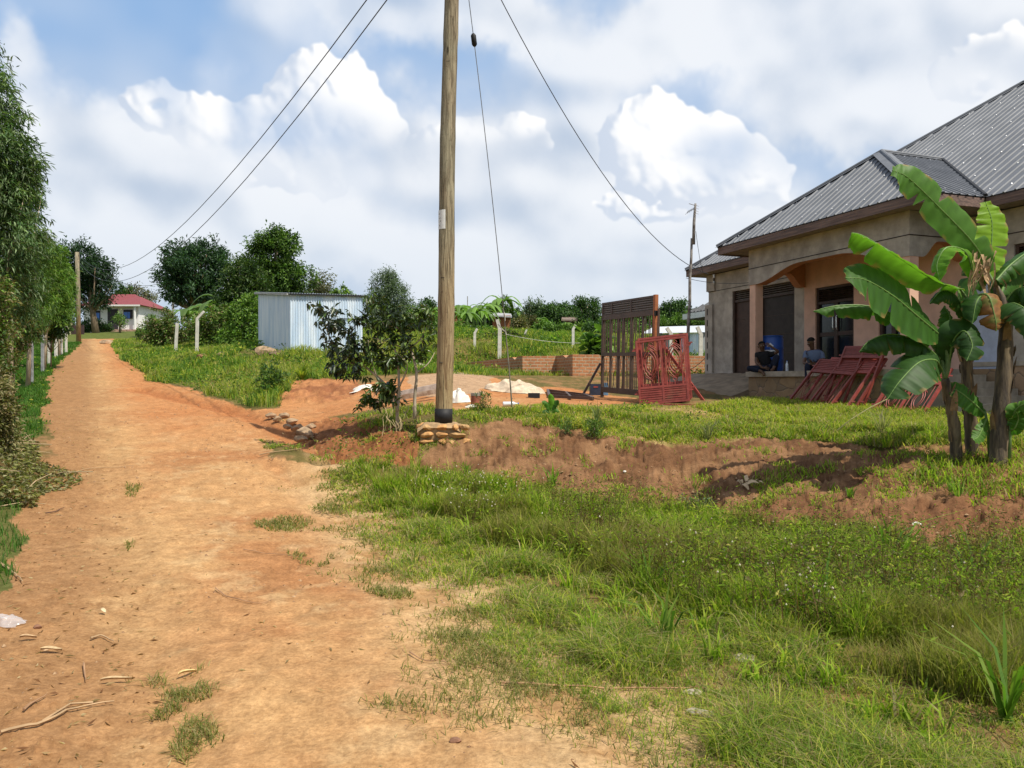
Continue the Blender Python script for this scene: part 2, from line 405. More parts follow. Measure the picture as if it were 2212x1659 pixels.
TALL = [(800,1010),(960,1035),(1100,1060),(1400,1102),(1650,1150),(3100,1228),(3100,1640),(1900,1480),(1500,1340),(1250,1250),(1050,1165),(900,1110),(820,1070)]
LAWN = [(1010,885),(1180,872),(1330,878),(1500,876),(1560,866),(1700,872),(2050,890),(3100,890),(3100,950),(2050,945),(1800,938),(1600,952),(1450,965),(1300,940),(1150,912)]
LAWN2 = [(1500,880),(1620,866),(1750,868),(2050,890),(3100,885),(3100,935),(2000,930),(1800,925),(1600,905)]
VERGE = [(262,745),(430,735),(560,745),(800,750),(920,750),(900,800),(800,812),(740,822),(690,822),(640,822),(612,850),(592,882),(540,880),(470,858),(400,835),(318,818),(300,795),(270,770)]
MOUND = [(600,862),(625,825),(700,818),(780,826),(800,850),(700,872)]
EDGE = [(560,980),(740,1010),(860,1060),(980,1150),(1150,1290),(1350,1460),(1550,1600),(1700,1900),(1300,1900),(1290,1580),(1140,1500),(1050,1430),(940,1290),(850,1220),(700,1130),(560,1140),(520,1060)]
LEFTG = [(60,1010),(92,900),(95,850),(110,800),(140,770),(172,748),(176,732),(0,732),(-400,760),(-400,1400),(-90,1340),(-10,1300),(30,1240),(45,1150),(35,1080)]
EXY = np.array([(960,735),(1000,745),(1040,715),(1090,745),(1150,790),(1220,860),(1290,960),(1350,1030),(1430,1090),(1500,1190),(1580,1330),(1640,1450),(1900,1650)], float)
def edge_u(px, py):
    ex = np.interp(py, EXY[:, 0], EXY[:, 1]); wd = np.interp(py, [960, 1100, 1300, 1500, 1700], [60, 110, 190, 300, 380])
    return (px - ex) / wd
def zones(x, y):
    """masks (0..1) for the kinds of soil at world points"""
    z = base_h(x, y)
    n = fbm(x, y, 1.3, 4) - 0.5; n2 = fbm(x + 50, y, 1.3, 4) - 0.5
    xx = x + n * 0.55; yy = y + n2 * 0.55
    px, py = topx(xx, yy, z)
    front = y > 1.0
    road = inpoly(px, py, ROAD) & front
    back = ~front & (np.abs(x + 0.55 * y + 0.4) < 2.4)
    road = road | back
    return dict(z=z, px=px, py=py, road=road, bank=(inpoly(px, py, BANK) | inpoly(px, py, NOSE)) & front, sand=inpoly(px, py, SAND) & front, lawn=inpoly(px, py, LAWN) & front,
                lawn2=inpoly(px, py, LAWN2) & front, verge=inpoly(px, py, VERGE) & front, tall=inpoly(px, py, TALL) & front, mound=inpoly(px, py, MOUND) & front,
                edge=inpoly(px, py, EDGE) & front, leftg=inpoly(px, py, LEFTG) & front)
def detail_h(x, y, z0, bank=None):
    r = np.hypot(x, y)
    near = np.clip(1 - r / 60.0, 0, 1)
    h = (fbm(x, y, 0.9, 5, 0.55) - 0.5) * 0.10 * near + (fbm(x + 9, y + 3, 6.0, 4, 0.6) - 0.5) * 0.038 * near
    # wheel ruts and centre hump along the road
    s = (x + 0.55 * y + 0.4) / 1.14
    rut = np.exp(-((np.abs(s + 0.2) - 0.85) / 0.28) ** 2) * 0.035 * near
    h = h - rut
    return h
def H(x, y):
    sc = np.isscalar(x)
    x = np.atleast_1d(np.asarray(x, float)); y = np.atleast_1d(np.asarray(y, float))
    z = base_h(x, y); z = z + detail_h(x, y, z)
    return float(z[0]) if sc else z
def hit(px, py, y0=2.2, y1=130.0):
    ys = y0 * (y1 / y0) ** np.linspace(0, 1, 900)
    xs = (px - CX) / F * ys; zr = EYE + (HY - py) / F * ys
    d = zr - H(xs, ys)
    i = np.argmax(d < 0) if (d < 0).any() else len(ys) - 1
    if i > 0:
        t = d[i - 1] / (d[i - 1] - d[i] + 1e-9); yy = ys[i - 1] + t * (ys[i] - ys[i - 1])
    else: yy = ys[0]
    xx = (px - CX) / F * yy
    return Vector((xx, yy, H(float(xx), float(yy))))
def G(px, Y):
    """ground point below/above a pixel column at depth Y"""
    x = (px - CX) / F * Y
    return Vector((x, Y, H(float(x), float(Y))))

def build_terrain():
    a_f = np.radians(np.linspace(-44, 44, 860)); a_l = np.radians(np.linspace(-180, -46, 40)); a_r = np.radians(np.linspace(46, 178, 40))
    A = np.concatenate([a_l, a_f, a_r]); nr = 560
    Rr = np.concatenate([0.7 * (150 / 0.7) ** np.linspace(0, 1, nr), [180, 230, 320, 500, 900, 1800, 3500]])
    AA, RR = np.meshgrid(A, Rr)
    X = RR * np.sin(AA); Y = RR * np.cos(AA)
    Z0 = base_h(X, Y); z = zones(X, Y)
    Z = Z0 + detail_h(X, Y, Z0)
    bank = z['bank'].astype(float); mound = z['mound'].astype(float)
    Z += bank * ((fbm(X + 3, Y, 4.0, 5, 0.65) - 0.5) * 0.16 + (fbm(X, Y + 7, 14.0, 4, .65) - 0.5) * 0.09)
    for (px_, py_, rr_, dp_) in ((1490, 1000, .32, .16), (1520, 1085, .25, .16), (1900, 1045, .3, .08), (1330, 1010, .3, .06)):
        yy_ = 10.9 if py_ < 1050 else 10.0; xx_ = (px_ - CX) / F * yy_; dd__ = np.hypot(X - xx_, (Y - yy_) * .8); Z -= dp_ * np.exp(-(dd__ / rr_) ** 4)
    Z += mound * (fbm(X, Y, 4.0, 4) - 0.35) * 0.25
    chan = np.zeros_like(X)
    for path, wd_, dp_ in (([(300, 838), (400, 862), (500, 885), (575, 912), (630, 935), (700, 985)], .30, .13), ([(560, 985), (640, 1050), (740, 1130), (830, 1210)], .14, .04), ([(620, 860), (700, 852), (790, 850)], .16, .05)):
        wp = [hit(*q) for q in path]
        for p, q in zip(wp[:-1], wp[1:]):
            dx, dy = q.x - p.x, q.y - p.y; L2 = dx * dx + dy * dy; t = np.clip(((X - p.x) * dx + (Y - p.y) * dy) / L2, 0, 1)
            dd_ = np.hypot(X - p.x - t * dx, Y - p.y - t * dy) + (fbm(X, Y, 2.2, 4, .6) - .5) * .5
            g_ = np.exp(-(np.maximum(dd_, 0) / wd_) ** 2); chan = np.maximum(chan, g_ * dp_)
    chan *= (Y > 2)
    clod = np.clip((fbm(X + 5, Y + 60, 26.0, 3, .6) - .60) * 6, 0, 1) * sstep(.45, .62, fbm(X - 9, Y + 14, .9, 3)) * (np.hypot(X, Y) < 14)
    Z += clod * .014 * z['road']
    cb_ = sstep(.50, .72, fbm(X + 15, Y + 6, 7.5, 4, .6)) * bank; Z += cb_ * .032; pit_ = sstep(.62, .74, fbm(X + 75, Y + 36, 10.0, 3, .6)) * bank; Z -= pit_ * .05
    Z -= chan
    # colours: by kind of soil
    n1 = fbm(X, Y, 0.55, 5, 0.6)[..., None]; n2 = fbm(X + 31, Y + 5, 2.6, 5, 0.65)[..., None]; n3 = fbm(X - 13, Y + 25, 9.0, 4, 0.65)[..., None]
    road = np.array([.43, .255, .120]); roadr = np.array([.36, .178, .078]); roadp = np.array([.52, .37, .205])
    col = road + (roadr - road) * sstep(.42, .62, n1) + 0 * n2
    col = col + (roadp - col) * sstep(.52, .72, n2) * .55
    s = ((X + 0.55 * Y + 0.4) / 1.14)[..., None]
    track = np.exp(-((s - 0.3) / 1.0) ** 2)
    col = col + (np.array([.50, .34, .17]) - col) * track * .55
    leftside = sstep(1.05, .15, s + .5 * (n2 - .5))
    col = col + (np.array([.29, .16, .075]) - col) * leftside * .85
    tl_ = np.exp(-((s - 0.88 + .10 * (n2 - .5)) / 0.035) ** 2) + .7 * np.exp(-((s - 1.75 + .3 * (n2 - .5)) / 0.10) ** 2)
    col = col * (1 - .16 * tl_ * sstep(.35, .6, n2))
    redder = sstep(12, 20, RR)[..., None] * sstep(0.5, 2.0, s)
    col = col + (np.array([.45, .20, .08]) - col) * redder * .7
    cl_ = clod[..., None] * z['road'][..., None]; col = col * (1 - cl_ * .45) + np.array([.26, .13, .055]) * cl_ * .45
    cm_ = np.clip(chan / .10, 0, 1)[..., None]; col = col * (1 - cm_ * .7) + np.array([.34, .13, .05]) * cm_ * .7
    def lay(mask, c, amt=1.0):
        nonlocal col
        m = mask.astype(float)[..., None] * amt
        col = col * (1 - m) + np.array(c) * m
    soil = np.array([.26, .155, .075]) + (np.array([.12, .105, .035]) - np.array([.26, .155, .075])) * sstep(.3, .6, n2)
    notroad = ~z['road']
    m = notroad.astype(float)[..., None]; col = col * (1 - m) + soil * m
    pale = np.array([.50, .36, .20])
    eu = edge_u(z['px'], z['py']); e = ((sstep(-1.5, -.3, eu) * sstep(1.6, .4, eu)) * (z['py'] > 965) * (z['px'] > 480) * (Y > 1) * (~z['bank']))[..., None]; col = col * (1 - e * .75) + (pale + (np.array([.36, .22, .10]) - pale) * sstep(.45, .65, n2)) * e * .75
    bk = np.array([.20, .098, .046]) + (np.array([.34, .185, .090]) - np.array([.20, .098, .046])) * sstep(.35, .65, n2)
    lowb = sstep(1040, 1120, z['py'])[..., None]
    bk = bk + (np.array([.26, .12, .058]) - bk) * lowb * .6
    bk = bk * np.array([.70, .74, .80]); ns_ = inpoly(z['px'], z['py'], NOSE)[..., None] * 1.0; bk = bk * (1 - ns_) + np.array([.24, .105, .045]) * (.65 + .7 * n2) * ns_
    bk = bk * (1 - .35 * pit_[..., None]) * (1 + .12 * cb_[..., None])  # bank colour darker in the pits, paler on the lumps
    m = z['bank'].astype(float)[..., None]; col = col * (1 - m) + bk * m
    m = z['mound'].astype(float)[..., None]; col = col * (1 - m) + (np.array([.27, .115, .055]) + (np.array([.40, .19, .085]) - np.array([.27, .115, .055])) * sstep(.4, .6, n2)) * m
    lw = np.array([.36, .26, .12]) + (np.array([.17, .15, .045]) - np.array([.36, .26, .12])) * sstep(.35, .6, n2)
    m = z['lawn'].astype(float)[..., None]; col = col * (1 - m) + lw * m
    lay(z['lawn2'], [.16, .15, .04], .9)
    lay(z['sand'], [.38, .29, .20], .75)
    lay(z['verge'], [.13, .13, .035], .85); lay(z['leftg'], [.09, .11, .03], .8); lay(z['tall'], [.16, .12, .045], .6)
    far = (sstep(28, 45, RR) * notroad)[..., None]; col = col * (1 - far) + np.array([.10, .13, .03]) * far
    col = col * (0.74 + 0.52 * n3)
    nrr, na = X.shape
    V = np.stack([X, Y, Z], -1).reshape(-1, 3); CC = col.reshape(-1, 3)
    i = np.arange(nrr - 1)[:, None]; j = np.arange(na - 1)[None, :]
    q = np.stack([i * na + j, i * na + j + 1, (i + 1) * na + j + 1, (i + 1) * na + j], -1)
    q = q[..., ::-1].reshape(-1, 4)
    jw = np.arange(nrr - 1); qw = np.stack([jw * na + na - 1, jw * na, (jw + 1) * na, (jw + 1) * na + na - 1], -1)[:, ::-1]
    q = np.concatenate([q, qw]); 
    rm = z['road'].reshape(-1)[q].mean(1) > 0.5
    m, t, b = new_mat('soil')
    a = t.new('ShaderNodeAttribute'); a.attribute_name = 'col'; tcn = t.new('ShaderNodeTexCoord'); ob = tcn.outputs['Object']
    f1 = t.noise(ob, 38.0, 6.0, 0.7); f2 = t.noise(ob, 9.0, 6.0, 0.65); sp = t.noise(ob, 120.0, 2.0, 0.5)
    cc = t.mix(1.0, a.outputs['Color'], t.mix(t.smooth(f1, .25, .75), (.72, .68, .64, 1), (1.22, 1.2, 1.16, 1)), 'MULTIPLY')
    cc = t.mix(1.0, cc, t.mix(t.smooth(f2, .3, .7), (.86, .82, .78, 1), (1.1, 1.1, 1.1, 1)), 'MULTIPLY')
    cc = t.mix(t.smooth(sp, .66, .74, 0, .5), cc, (.17, .085, .04, 1)); cc = t.mix(t.smooth(sp, .30, .24, 0, .35), cc, (.75, .62, .45, 1))
    t.link(cc, b.inputs['Base Color']); b.inputs['Roughness'].default_value = 0.95; b.inputs['Specular IOR Level'].default_value = 0.1
    bn = t.new('ShaderNodeBump'); bn.inputs['Strength'].default_value = 0.75; bn.inputs['Distance'].default_value = 0.02
    t.link(t.math('ADD', t.math('MULTIPLY', f1, .5), f2), bn.inputs['Height']); t.link(bn.outputs[0], b.inputs['Normal'])
    MATS['soil'] = m
    for nm, sel in (('dirt_road', rm), ('ground', ~rm)):
        ff = q[sel]; used, inv = np.unique(ff, return_inverse=True)
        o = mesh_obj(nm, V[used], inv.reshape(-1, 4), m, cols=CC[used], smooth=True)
        tag(o, kind='structure')
build_terrain()
# ---------------------------------------------------------------- foliage builders
def leaf_mesh(name, cen, dirs, L, Wd, cols, m, parent=None, fold=0.25, kind=None, up=None, loc=None, local=False):
    """one folded diamond leaf per centre: base, left, tip, right"""
    N = len(cen); dirs = dirs / (np.linalg.norm(dirs, axis=1, keepdims=True) + 1e-9)
    ref = R.normal(size=(N, 3)) if up is None else up + R.normal(size=(N, 3)) * 0.5
    side = np.cross(dirs, ref); side /= (np.linalg.norm(side, axis=1, keepdims=True) + 1e-9)
    nor = np.cross(side, dirs)
    L = np.broadcast_to(np.asarray(L, float), (N,))[:, None]; Wd = np.broadcast_to(np.asarray(Wd, float), (N,))[:, None]
    b = cen; tp = cen + dirs * L - nor * L * 0.12
    md = cen + dirs * L * 0.45
    l = md + side * Wd * 0.5 + nor * Wd * fold; r = md - side * Wd * 0.5 + nor * Wd * fold
    V = np.stack([b, l, tp, r], 1).reshape(-1, 3)
    i = np.arange(N)[:, None] * 4
    Fc = np.concatenate([i + np.array([[0, 1, 2]]), i + np.array([[0, 2, 3]])], 0)
    CC = np.repeat(cols, 4, 0)
    return mesh_obj(name, V, Fc, m, parent, local=local, cols=CC, loc=loc)

def rcols(n, palette, var=0.25):
    pal = np.array(palette, float); i = R.randint(0, len(pal), n)
    c = pal[i] * (1 + R.uniform(-var, var, (n, 1))); return np.clip(c, 0, 1)

LM = leaf_mat('foliage', 0.32, 0.5, 0.3)
GM = leaf_mat('grass_blade', 0.5, 0.6, 0.12)
GLOSS = leaf_mat('glossy_leaf', 0.22, 0.35, 0.5)
BARK = mat('bark', (.20, .15, .10), .95, var=.35, scale=8, bump=.8, bscale=25, stretch=(1, 1, .25))
PBARK = mat('pale_bark', (.42, .35, .26), .9, var=.3, scale=10, bump=.6, bscale=25, stretch=(1, 1, .25))

DARK = [(.036, .078, .026), (.055, .115, .032), (.085, .155, .04)]
MID = [(.06, .13, .028), (.10, .19, .035), (.15, .25, .045)]
LIGHT = [(.14, .25, .04), (.20, .31, .05), (.10, .19, .035)]
OLIVE = [(.12, .13, .045), (.19, .18, .07), (.085, .11, .03), (.24, .19, .10)]
GREYG = [(.09, .14, .075), (.14, .20, .11), (.065, .11, .055)]

def plant(name, label, cat, base, lobes, n, ll, pal, group=None, trunk=0.12, tm=None, lw=0.42, droop=0.2, clus=0.0, ncl=None, shell=0.55, mat_=None, trunk_pts=None, upright=0.0, crown='crown', limbs=6, foldv=.25, dz=1.0, palvar=.28):
    """base: world Vector; lobes: (px,py,rx,ry) at base depth (converted to metres), leaves gathered in clumps"""
    Y = base.y; m_ = Y / F
    root = thing(name, label, cat, base, group)
    L = []
    for lb in lobes:
        px, py, rx, ry = lb[:4]; dy = lb[4] if len(lb) > 4 else R.uniform(-.35, .35) * rx * m_
        c = P(px, py, Y); L.append((np.array([c.x, Y + dy, c.z]), np.array([rx * m_, rx * m_ * dz, ry * m_])))
    w = np.array([l[1].prod() ** (2 / 3) for l in L]); w /= w.sum()
    ncl = ncl or max(12, n // 45)
    ci = R.choice(len(L), ncl, p=w)
    d = R.normal(size=(ncl, 3)); d /= np.linalg.norm(d, axis=1, keepdims=True)
    rad = ((shell + (1 - shell) * R.rand(ncl) ** 0.7) * np.where(R.rand(ncl) < .35, R.uniform(.95, 1.32, ncl), R.uniform(.7, 1.0, ncl)))[:, None]
    LC = np.array([l[0] for l in L]); LR = np.array([l[1] for l in L])
    cc = LC[ci] + d * LR[ci] * rad
    avg = LR.mean()
    cs = (clus or max(avg * 0.22, ll * 1.1)) * .8
    k = R.randint(0, ncl, n)
    off = R.normal(size=(n, 3)) * cs * 0.6; 
    cen = cc[k] + off
    outd = d[k] * 0.7 + R.normal(size=(n, 3)) * 0.65; outd[:, 2] += upright - droop
    clb = (1 + R.uniform(-.35, .35, ncl))[k][:, None]
    cols = np.clip(rcols(n, pal, palvar) * clb, 0, 1)
    Ls = ll * R.uniform(.65, 1.25, n)
    upv = np.tile(np.array([[0, 0, 1.0]]), (n, 1))
    leaf_mesh(crown, cen, outd, Ls, Ls * lw, cols, mat_ or LM, root, up=upv, fold=foldv)
    if trunk > 0:
        tb = MB(); top = LC.mean(0); 
        pts = trunk_pts or [base + Vector((0, 0, -.15)), Vector((base.x * .7 + top[0] * .3, base.y, base.z * .6 + top[2] * .4)), Vector(top)]
        tb.tube(pts, [trunk * 1.15] + [trunk * (.85 - .55 * i / max(1, len(pts) - 2)) for i in range(len(pts) - 1)], 8)
        st = Vector(pts[1])
        for q in R.choice(ncl, min(limbs * 3, ncl), replace=False):
            e = Vector(cc[q]); mid = st.lerp(e, .5) + Vector((0, 0, -.08 * (e - st).length))
            tb.tube([st, mid, e], [trunk * .45, trunk * .28, trunk * .08], 5)
        tb.build('trunk', tm or BARK, root, smooth=True)
    return root

def blades(name, pts, h, w, cols, lean=0.35, kind='stuff', m=None, parent=None, curl=0.6):
    N = len(pts); a = R.uniform(0, 2 * pi, N); d = np.stack([np.cos(a), np.sin(a), np.zeros(N)], 1)
    b2 = a + R.uniform(.8, 2.3, N); s = np.stack([np.cos(b2), np.sin(b2), np.zeros(N)], 1) * (w[:, None] * .5)
    le = (lean * R.uniform(.3, 1.5, N))[:, None]; hh = h[:, None]; z = np.array([[0, 0, 1.0]])
    p0 = pts; p1 = pts + z * hh * .55 + d * hh * le * .35; p2 = pts + z * hh * (1 - le * curl * .5) + d * hh * le * 1.15
    V = np.stack([p0 - s, p0 + s, p1 + s * .8, p1 - s * .8, p2], 1).reshape(-1, 3)
    i = np.arange(N)[:, None] * 5
    F3 = np.concatenate([i + np.array([[0, 1, 2]]), i + np.array([[0, 2, 3]]), i + np.array([[3, 2, 4]])], 0)
    CC = np.repeat(cols, 5, 0)
    o = mesh_obj(name, V, F3, m or GM, parent, cols=CC)
    if kind: tag(o, kind=kind)
    return o

def scatter(n, y0, y1, k0, k1, pw=1.5, y_ref=6.0):
    """random ground points in a wedge, thinning with distance"""
    ys = np.linspace(y0, y1, 4000); pdf = ys * np.minimum(1, (y_ref / ys) ** pw); cdf = np.cumsum(pdf); cdf /= cdf[-1]
    Y = np.interp(R.rand(n), cdf, ys); K = R.uniform(k0, k1, n); return K * Y, Y

GREEN_PAL = [(.19, .30, .026), (.25, .37, .033), (.31, .42, .046), (.13, .22, .022)]
YEL_PAL = [(.38, .43, .055), (.44, .46, .07), (.31, .39, .045), (.50, .45, .13)]
DRY_PAL = [(.36, .29, .14), (.28, .21, .10), (.42, .35, .19)]
def mixpal(n, parts):
    out = np.empty((n, 3)); u = R.rand(n); a = 0
    for frac, pal in parts:
        m = (u >= a) & (u < a + frac); out[m] = rcols(m.sum(), pal, .22); a += frac
    m = u >= a
    if m.any(): out[m] = rcols(m.sum(), parts[0][1], .22)
    return out

def build_grass():
    # --- verge of long green grass between road and bank
    X, Y = scatter(540000, 2.6, 13.5, -.28, 1.02, 1.3, 4.0)
    z = zones(X, Y); cl = fbm(X, Y, 2.2, 3); cl2 = fbm(X + 40, Y + 11, .8, 3)
    t = z['tall']; keep = t & (R.rand(len(X)) < np.clip((cl - .30) * 3.2, .12, 1)) & ~z['bank']
    gap = fbm(X - 20, Y + 70, 1.1, 4)
    keep &= (gap < .60) | (R.rand(len(X)) < .25)
    X1, Y1, c1, g1 = X[keep], Y[keep], cl[keep], cl2[keep]; n = len(X1)
    h = (.10 + .20 * np.clip((c1 - .35) * 3, 0, 1)) * R.uniform(.5, 1.35, n)
    w = .006 * R.uniform(.6, 1.5, n) * np.clip(Y1 / 5, .8, 2.2)
    cols = mixpal(n, [(.62, GREEN_PAL), (.24, YEL_PAL), (.14, DRY_PAL)])
    dry = sstep(.5, .66, fbm(X1 + 7, Y1 + 90, .9, 3))[:, None]
    cols = cols * (1 - dry * .55) + np.array([.20, .15, .06]) * dry * .55
    blades('grass', np.stack([X1, Y1, H(X1, Y1)], 1), h, w, cols, .55)
    X, Y = scatter(3600, 3.2, 12.5, -.15, 1.0, 1.0, 5.0); z = zones(X, Y); keep = (z['tall'] | ((edge_u(z['px'], z['py']) > .9) & ~z['bank'])) & (Y < 12.5) & ~z['road'] & (R.rand(len(X)) < .14); X1, Y1 = X[keep], Y[keep]; n = len(X1)
    k = np.repeat(np.arange(n), 26); jx_ = X1[k] + R.normal(size=len(k)) * .035; jy_ = Y1[k] + R.normal(size=len(k)) * .035; hh = (R.uniform(.12, .38, n) * np.clip(Y1 / 7, .45, 1))[k] * R.uniform(.5, 1.2, len(k))
    tn = R.uniform(.7, 1.2, n)[k][:, None]; blades('coarse_tufts', np.stack([jx_, jy_, H(jx_, jy_)], 1), hh, np.full(len(k), .0105) * R.uniform(.7, 1.5, len(k)), mixpal(len(k), [(.6, GREEN_PAL), (.3, YEL_PAL), (.1, DRY_PAL)]) * tn, .8)
    # --- short worn turf at the road edge and scattered patches on the road
    X, Y = scatter(510000, 2.6, 16, -.5, 1.0, 1.3, 4.0)
    z = zones(X, Y); px, py = z['px'], z['py']
    cl = fbm(X + 5, Y, 1.7, 4, .6); rest = ~z['road'] & ~z['tall'] & ~z['bank'] & (Y < 15) & (px > 500)
    pr = np.where(rest, np.clip((cl - .36) * 4, .05, 1), 0)
    eu = edge_u(px, py) + (fbm(X - 8, Y + 2, 1.4, 5, .65) - .5) * 2.6; band = (py > 965) & (Y > 1) & (eu < 1.4) & (px > 480) & ~z['bank'] & ~z['tall']; pr = np.where(band, np.clip(sstep(-.75, .55, eu) * (fbm(X + 18, Y - 2, 5.0, 3) * 2.2 - .30), 0, 1) ** 1.15, pr)
    for (ex, ey, rx, ry) in [(245,1058,62,22),(210,1085,45,18),(250,1180,45,12),(600,1130,70,14),(640,1200,50,14),(355,1450,30,18),(400,1500,50,20),(410,1560,45,25),(370,1590,40,25),(360,1520,30,12),
                             (700,1210,60,16),(820,1170,60,22),(910,1240,60,22),(840,1285,60,12),(730,1098,60,18),(700,985,30,10),(620,965,45,8),(1095,1535,28,8),(1150,1340,90,25),(225,750,16,5),(205,790,14,4),(330,812,40,8),(610,905,40,8),(860,815,15,4),(1000,850,12,3),(1310,870,60,8)]:
        d = ((px - ex) / rx) ** 2 + ((py - ey) / ry) ** 2
        pr = np.maximum(pr, np.clip(1.25 - d, 0, 1) * .85 * (cl > .40))
    keep = R.rand(len(X)) < pr
    X1, Y1 = X[keep], Y[keep]; n = len(X1)
    inr = (rest & (edge_u(px, py) > .45))[keep]; ck = fbm(X1 + 3, Y1 + 31, 2.4, 3)
    h = np.where(inr, (.045 + .13 * np.clip((ck - .42) * 4, 0, 1)) * R.uniform(.6, 1.4, n), R.uniform(.02, .075, n)); w = .006 * R.uniform(.6, 1.4, n) * np.clip(Y1 / 5, .8, 2.5)
    cols = mixpal(n, [(.50, [(.16, .25, .035), (.23, .31, .045), (.13, .21, .03)]), (.26, YEL_PAL), (.24, DRY_PAL)])
    onr = z['road'][keep]; cols[onr] = rcols(onr.sum(), [(.20, .22, .06), (.28, .26, .09), (.14, .17, .045), (.38, .31, .15)], .25)
    blades('short_grass', np.stack([X1, Y1, H(X1, Y1)], 1), h, w, cols, 1.1)
    # --- bank: sparse tufts, green at its foot
    X, Y = scatter(150000, 6, 16, -.2, 1.0, 1.0, 9.0)
    z = zones(X, Y); cl = fbm(X + 77, Y + 3, 2.6, 3)
    keep = z['bank'] & (R.rand(len(X)) < np.clip((cl - .545) * 6, 0.012, .8))
    nose = inpoly(z['px'], z['py'], [(760,900),(900,880),(1000,930),(900,1010),(780,1000),(700,960)])
    keep |= nose & ~z['road'] & (R.rand(len(X)) < np.clip((cl - .50) * 5, .02, .8))
    under = inpoly(z['px'], z['py'], [(1960,1050),(2020,1000),(2090,985),(2250,985),(2250,1078),(2100,1072)])
    keep |= under & (R.rand(len(X)) < .5)
    X1, Y1 = X[keep], Y[keep]; n = len(X1); u1 = under[keep]
    h = np.where(u1, R.uniform(.06, .2, n), R.uniform(.03, .11, n)); w = .012 * R.uniform(.6, 1.5, n)
    cols = mixpal(n, [(.7, GREEN_PAL), (.2, YEL_PAL), (.1, DRY_PAL)])
    blades('bank_weeds', np.stack([X1, Y1, H(X1, Y1)], 1), h, w, cols, .9)
    # --- yard lawn in front of the house
    X, Y = scatter(420000, 9, 24, -.08, 1.0, 1.0, 12.0)
    z = zones(X, Y); cl = fbm(X + 7, Y + 13, 1.6, 4)
    keep = (z['lawn'] & (R.rand(len(X)) < np.clip((cl - .44) * 4.5, .08, .8))) | (z['lawn2'] & (R.rand(len(X)) < .85))
    keep &= ~((Y > 17.5) & z['road'])
    X1, Y1 = X[keep], Y[keep]; n = len(X1); l2 = z['lawn2'][keep]
    h = np.where(l2, R.uniform(.06, .16, n), R.uniform(.025, .07, n)); w = .013 * R.uniform(.6, 1.4, n) * np.clip(Y1 / 13, .9, 1.5)
    cols = mixpal(n, [(.22, GREEN_PAL), (.54, YEL_PAL), (.24, DRY_PAL)])
    blades('lawn', np.stack([X1, Y1, H(X1, Y1)], 1), h, w, cols, .8)
    # --- verge beyond the driveway, left bank, field behind the wall
    X, Y = scatter(420000, 6, 62, -.72, .42, .9, 20.0)
    z = zones(X, Y); cl = fbm(X + 27, Y + 19, .9, 3); px, py = z['px'], z['py']
    field = inpoly(px, py, [(700,700),(1560,700),(1560,775),(1420,806),(1241,812),(1205,800),(1135,812),(1040,812),(900,806),(800,812),(700,760)]) 
    roomy = (Y > 26) & ~z['road'] & (px > 240) & (px < 1560)
    notshed = ~((X > -11.3) & (X < -5.5) & (Y > 30.2) & (Y < 36.5))
    keep = ((z['verge'] | field | roomy | z['leftg']) & ~z['road'] & notshed) & (R.rand(len(X)) < np.clip((cl - .18) * 3, .3, 1))
    keep &= ~((X > 1.3) & (X < 8) & (Y > 25.0) & (Y < 25.0 + 3.0) & (Y < 27.4 + (X - 2) * .3) & False)
    X1, Y1, c1 = X[keep], Y[keep], cl[keep]; n = len(X1); lg = z['leftg'][keep]
    h = (.14 + .34 * np.clip((c1 - .3) * 2.4, 0, 1)) * R.uniform(.5, 1.3, n)
    h = np.where(lg, h * .55, h); h = np.where(Y1 < 28, h * .75, h); h = h * np.clip(1.25 - Y1 / 75, .45, 1)
    w = .011 * R.uniform(.6, 1.5, n) * np.clip(Y1 / 11, .8, 4.5)
    tone = sstep(.42, .6, fbm(X1, Y1 + 55, .35, 3))[:, None]
    cols = mixpal(n, [(.55, LIGHT), (.25, YEL_PAL), (.2, MID)]); cols2 = mixpal(n, [(.6, YEL_PAL), (.4, DRY_PAL)])
    cols = cols * (1 - tone * .6) + cols2 * tone * .6
    cols[lg] = rcols(lg.sum(), [(.07, .17, .03), (.10, .21, .035), (.06, .13, .025)], .25)
    blades('field_grass', np.stack([X1, Y1, H(X1, Y1)], 1), h, w, cols, .5)
    X, Y = scatter(9000, 6, 40, -.62, .5, .8, 14.0)
    z = zones(X, Y); cl = fbm(X + 61, Y + 8, 1.2, 3); field2 = (Y > 26) & ~z['road'] & (z['px'] > 300)
    ns2 = inpoly(z['px'], z['py'], [(760,900),(900,880),(1000,930),(900,1010),(780,1000),(700,960)])
    keep = (z['verge'] | ns2 | (field2 & ~((X > -11.3) & (X < -5.5) & (Y > 30.2) & (Y < 36.5))) | (z['lawn'] & (cl > .6)) | (z['leftg'] & (cl > .5))) & ~z['road'] & (cl > .44); X1, Y1 = X[keep], Y[keep]; n = len(X1); z0 = H(X1, Y1); hh = R.uniform(.06, .38, n) * np.where(z['verge'][keep] | field2[keep], 1, .4)
    k = R.randint(0, n, n * 11); sp_ = .05 + .05 * np.clip(Y1[k] / 14, 0, 3); ln = R.normal(size=(n * 11, 2)) * sp_[:, None]
    cen = np.stack([X1, Y1, z0], 1)[k] + np.stack([ln[:, 0], ln[:, 1], hh[k] * R.rand(n * 11)], 1); dd = R.normal(size=(len(k), 3)); dd[:, 2] = R.uniform(-.2, .9, len(k)); sz = R.uniform(.03, .08, len(k)) * np.clip(Y1[k] / 14, .7, 2.2)
    tag(leaf_mesh('ground_weeds', cen, dd, sz, sz * .42, mixpal(len(k), [(.5, MID), (.35, LIGHT), (.15, YEL_PAL)]), GM), kind='stuff')
    # --- leafy weeds with white flower heads among the long grass
    X, Y = scatter(6800, 3.6, 12, -.1, .95, 1.0, 5.0)
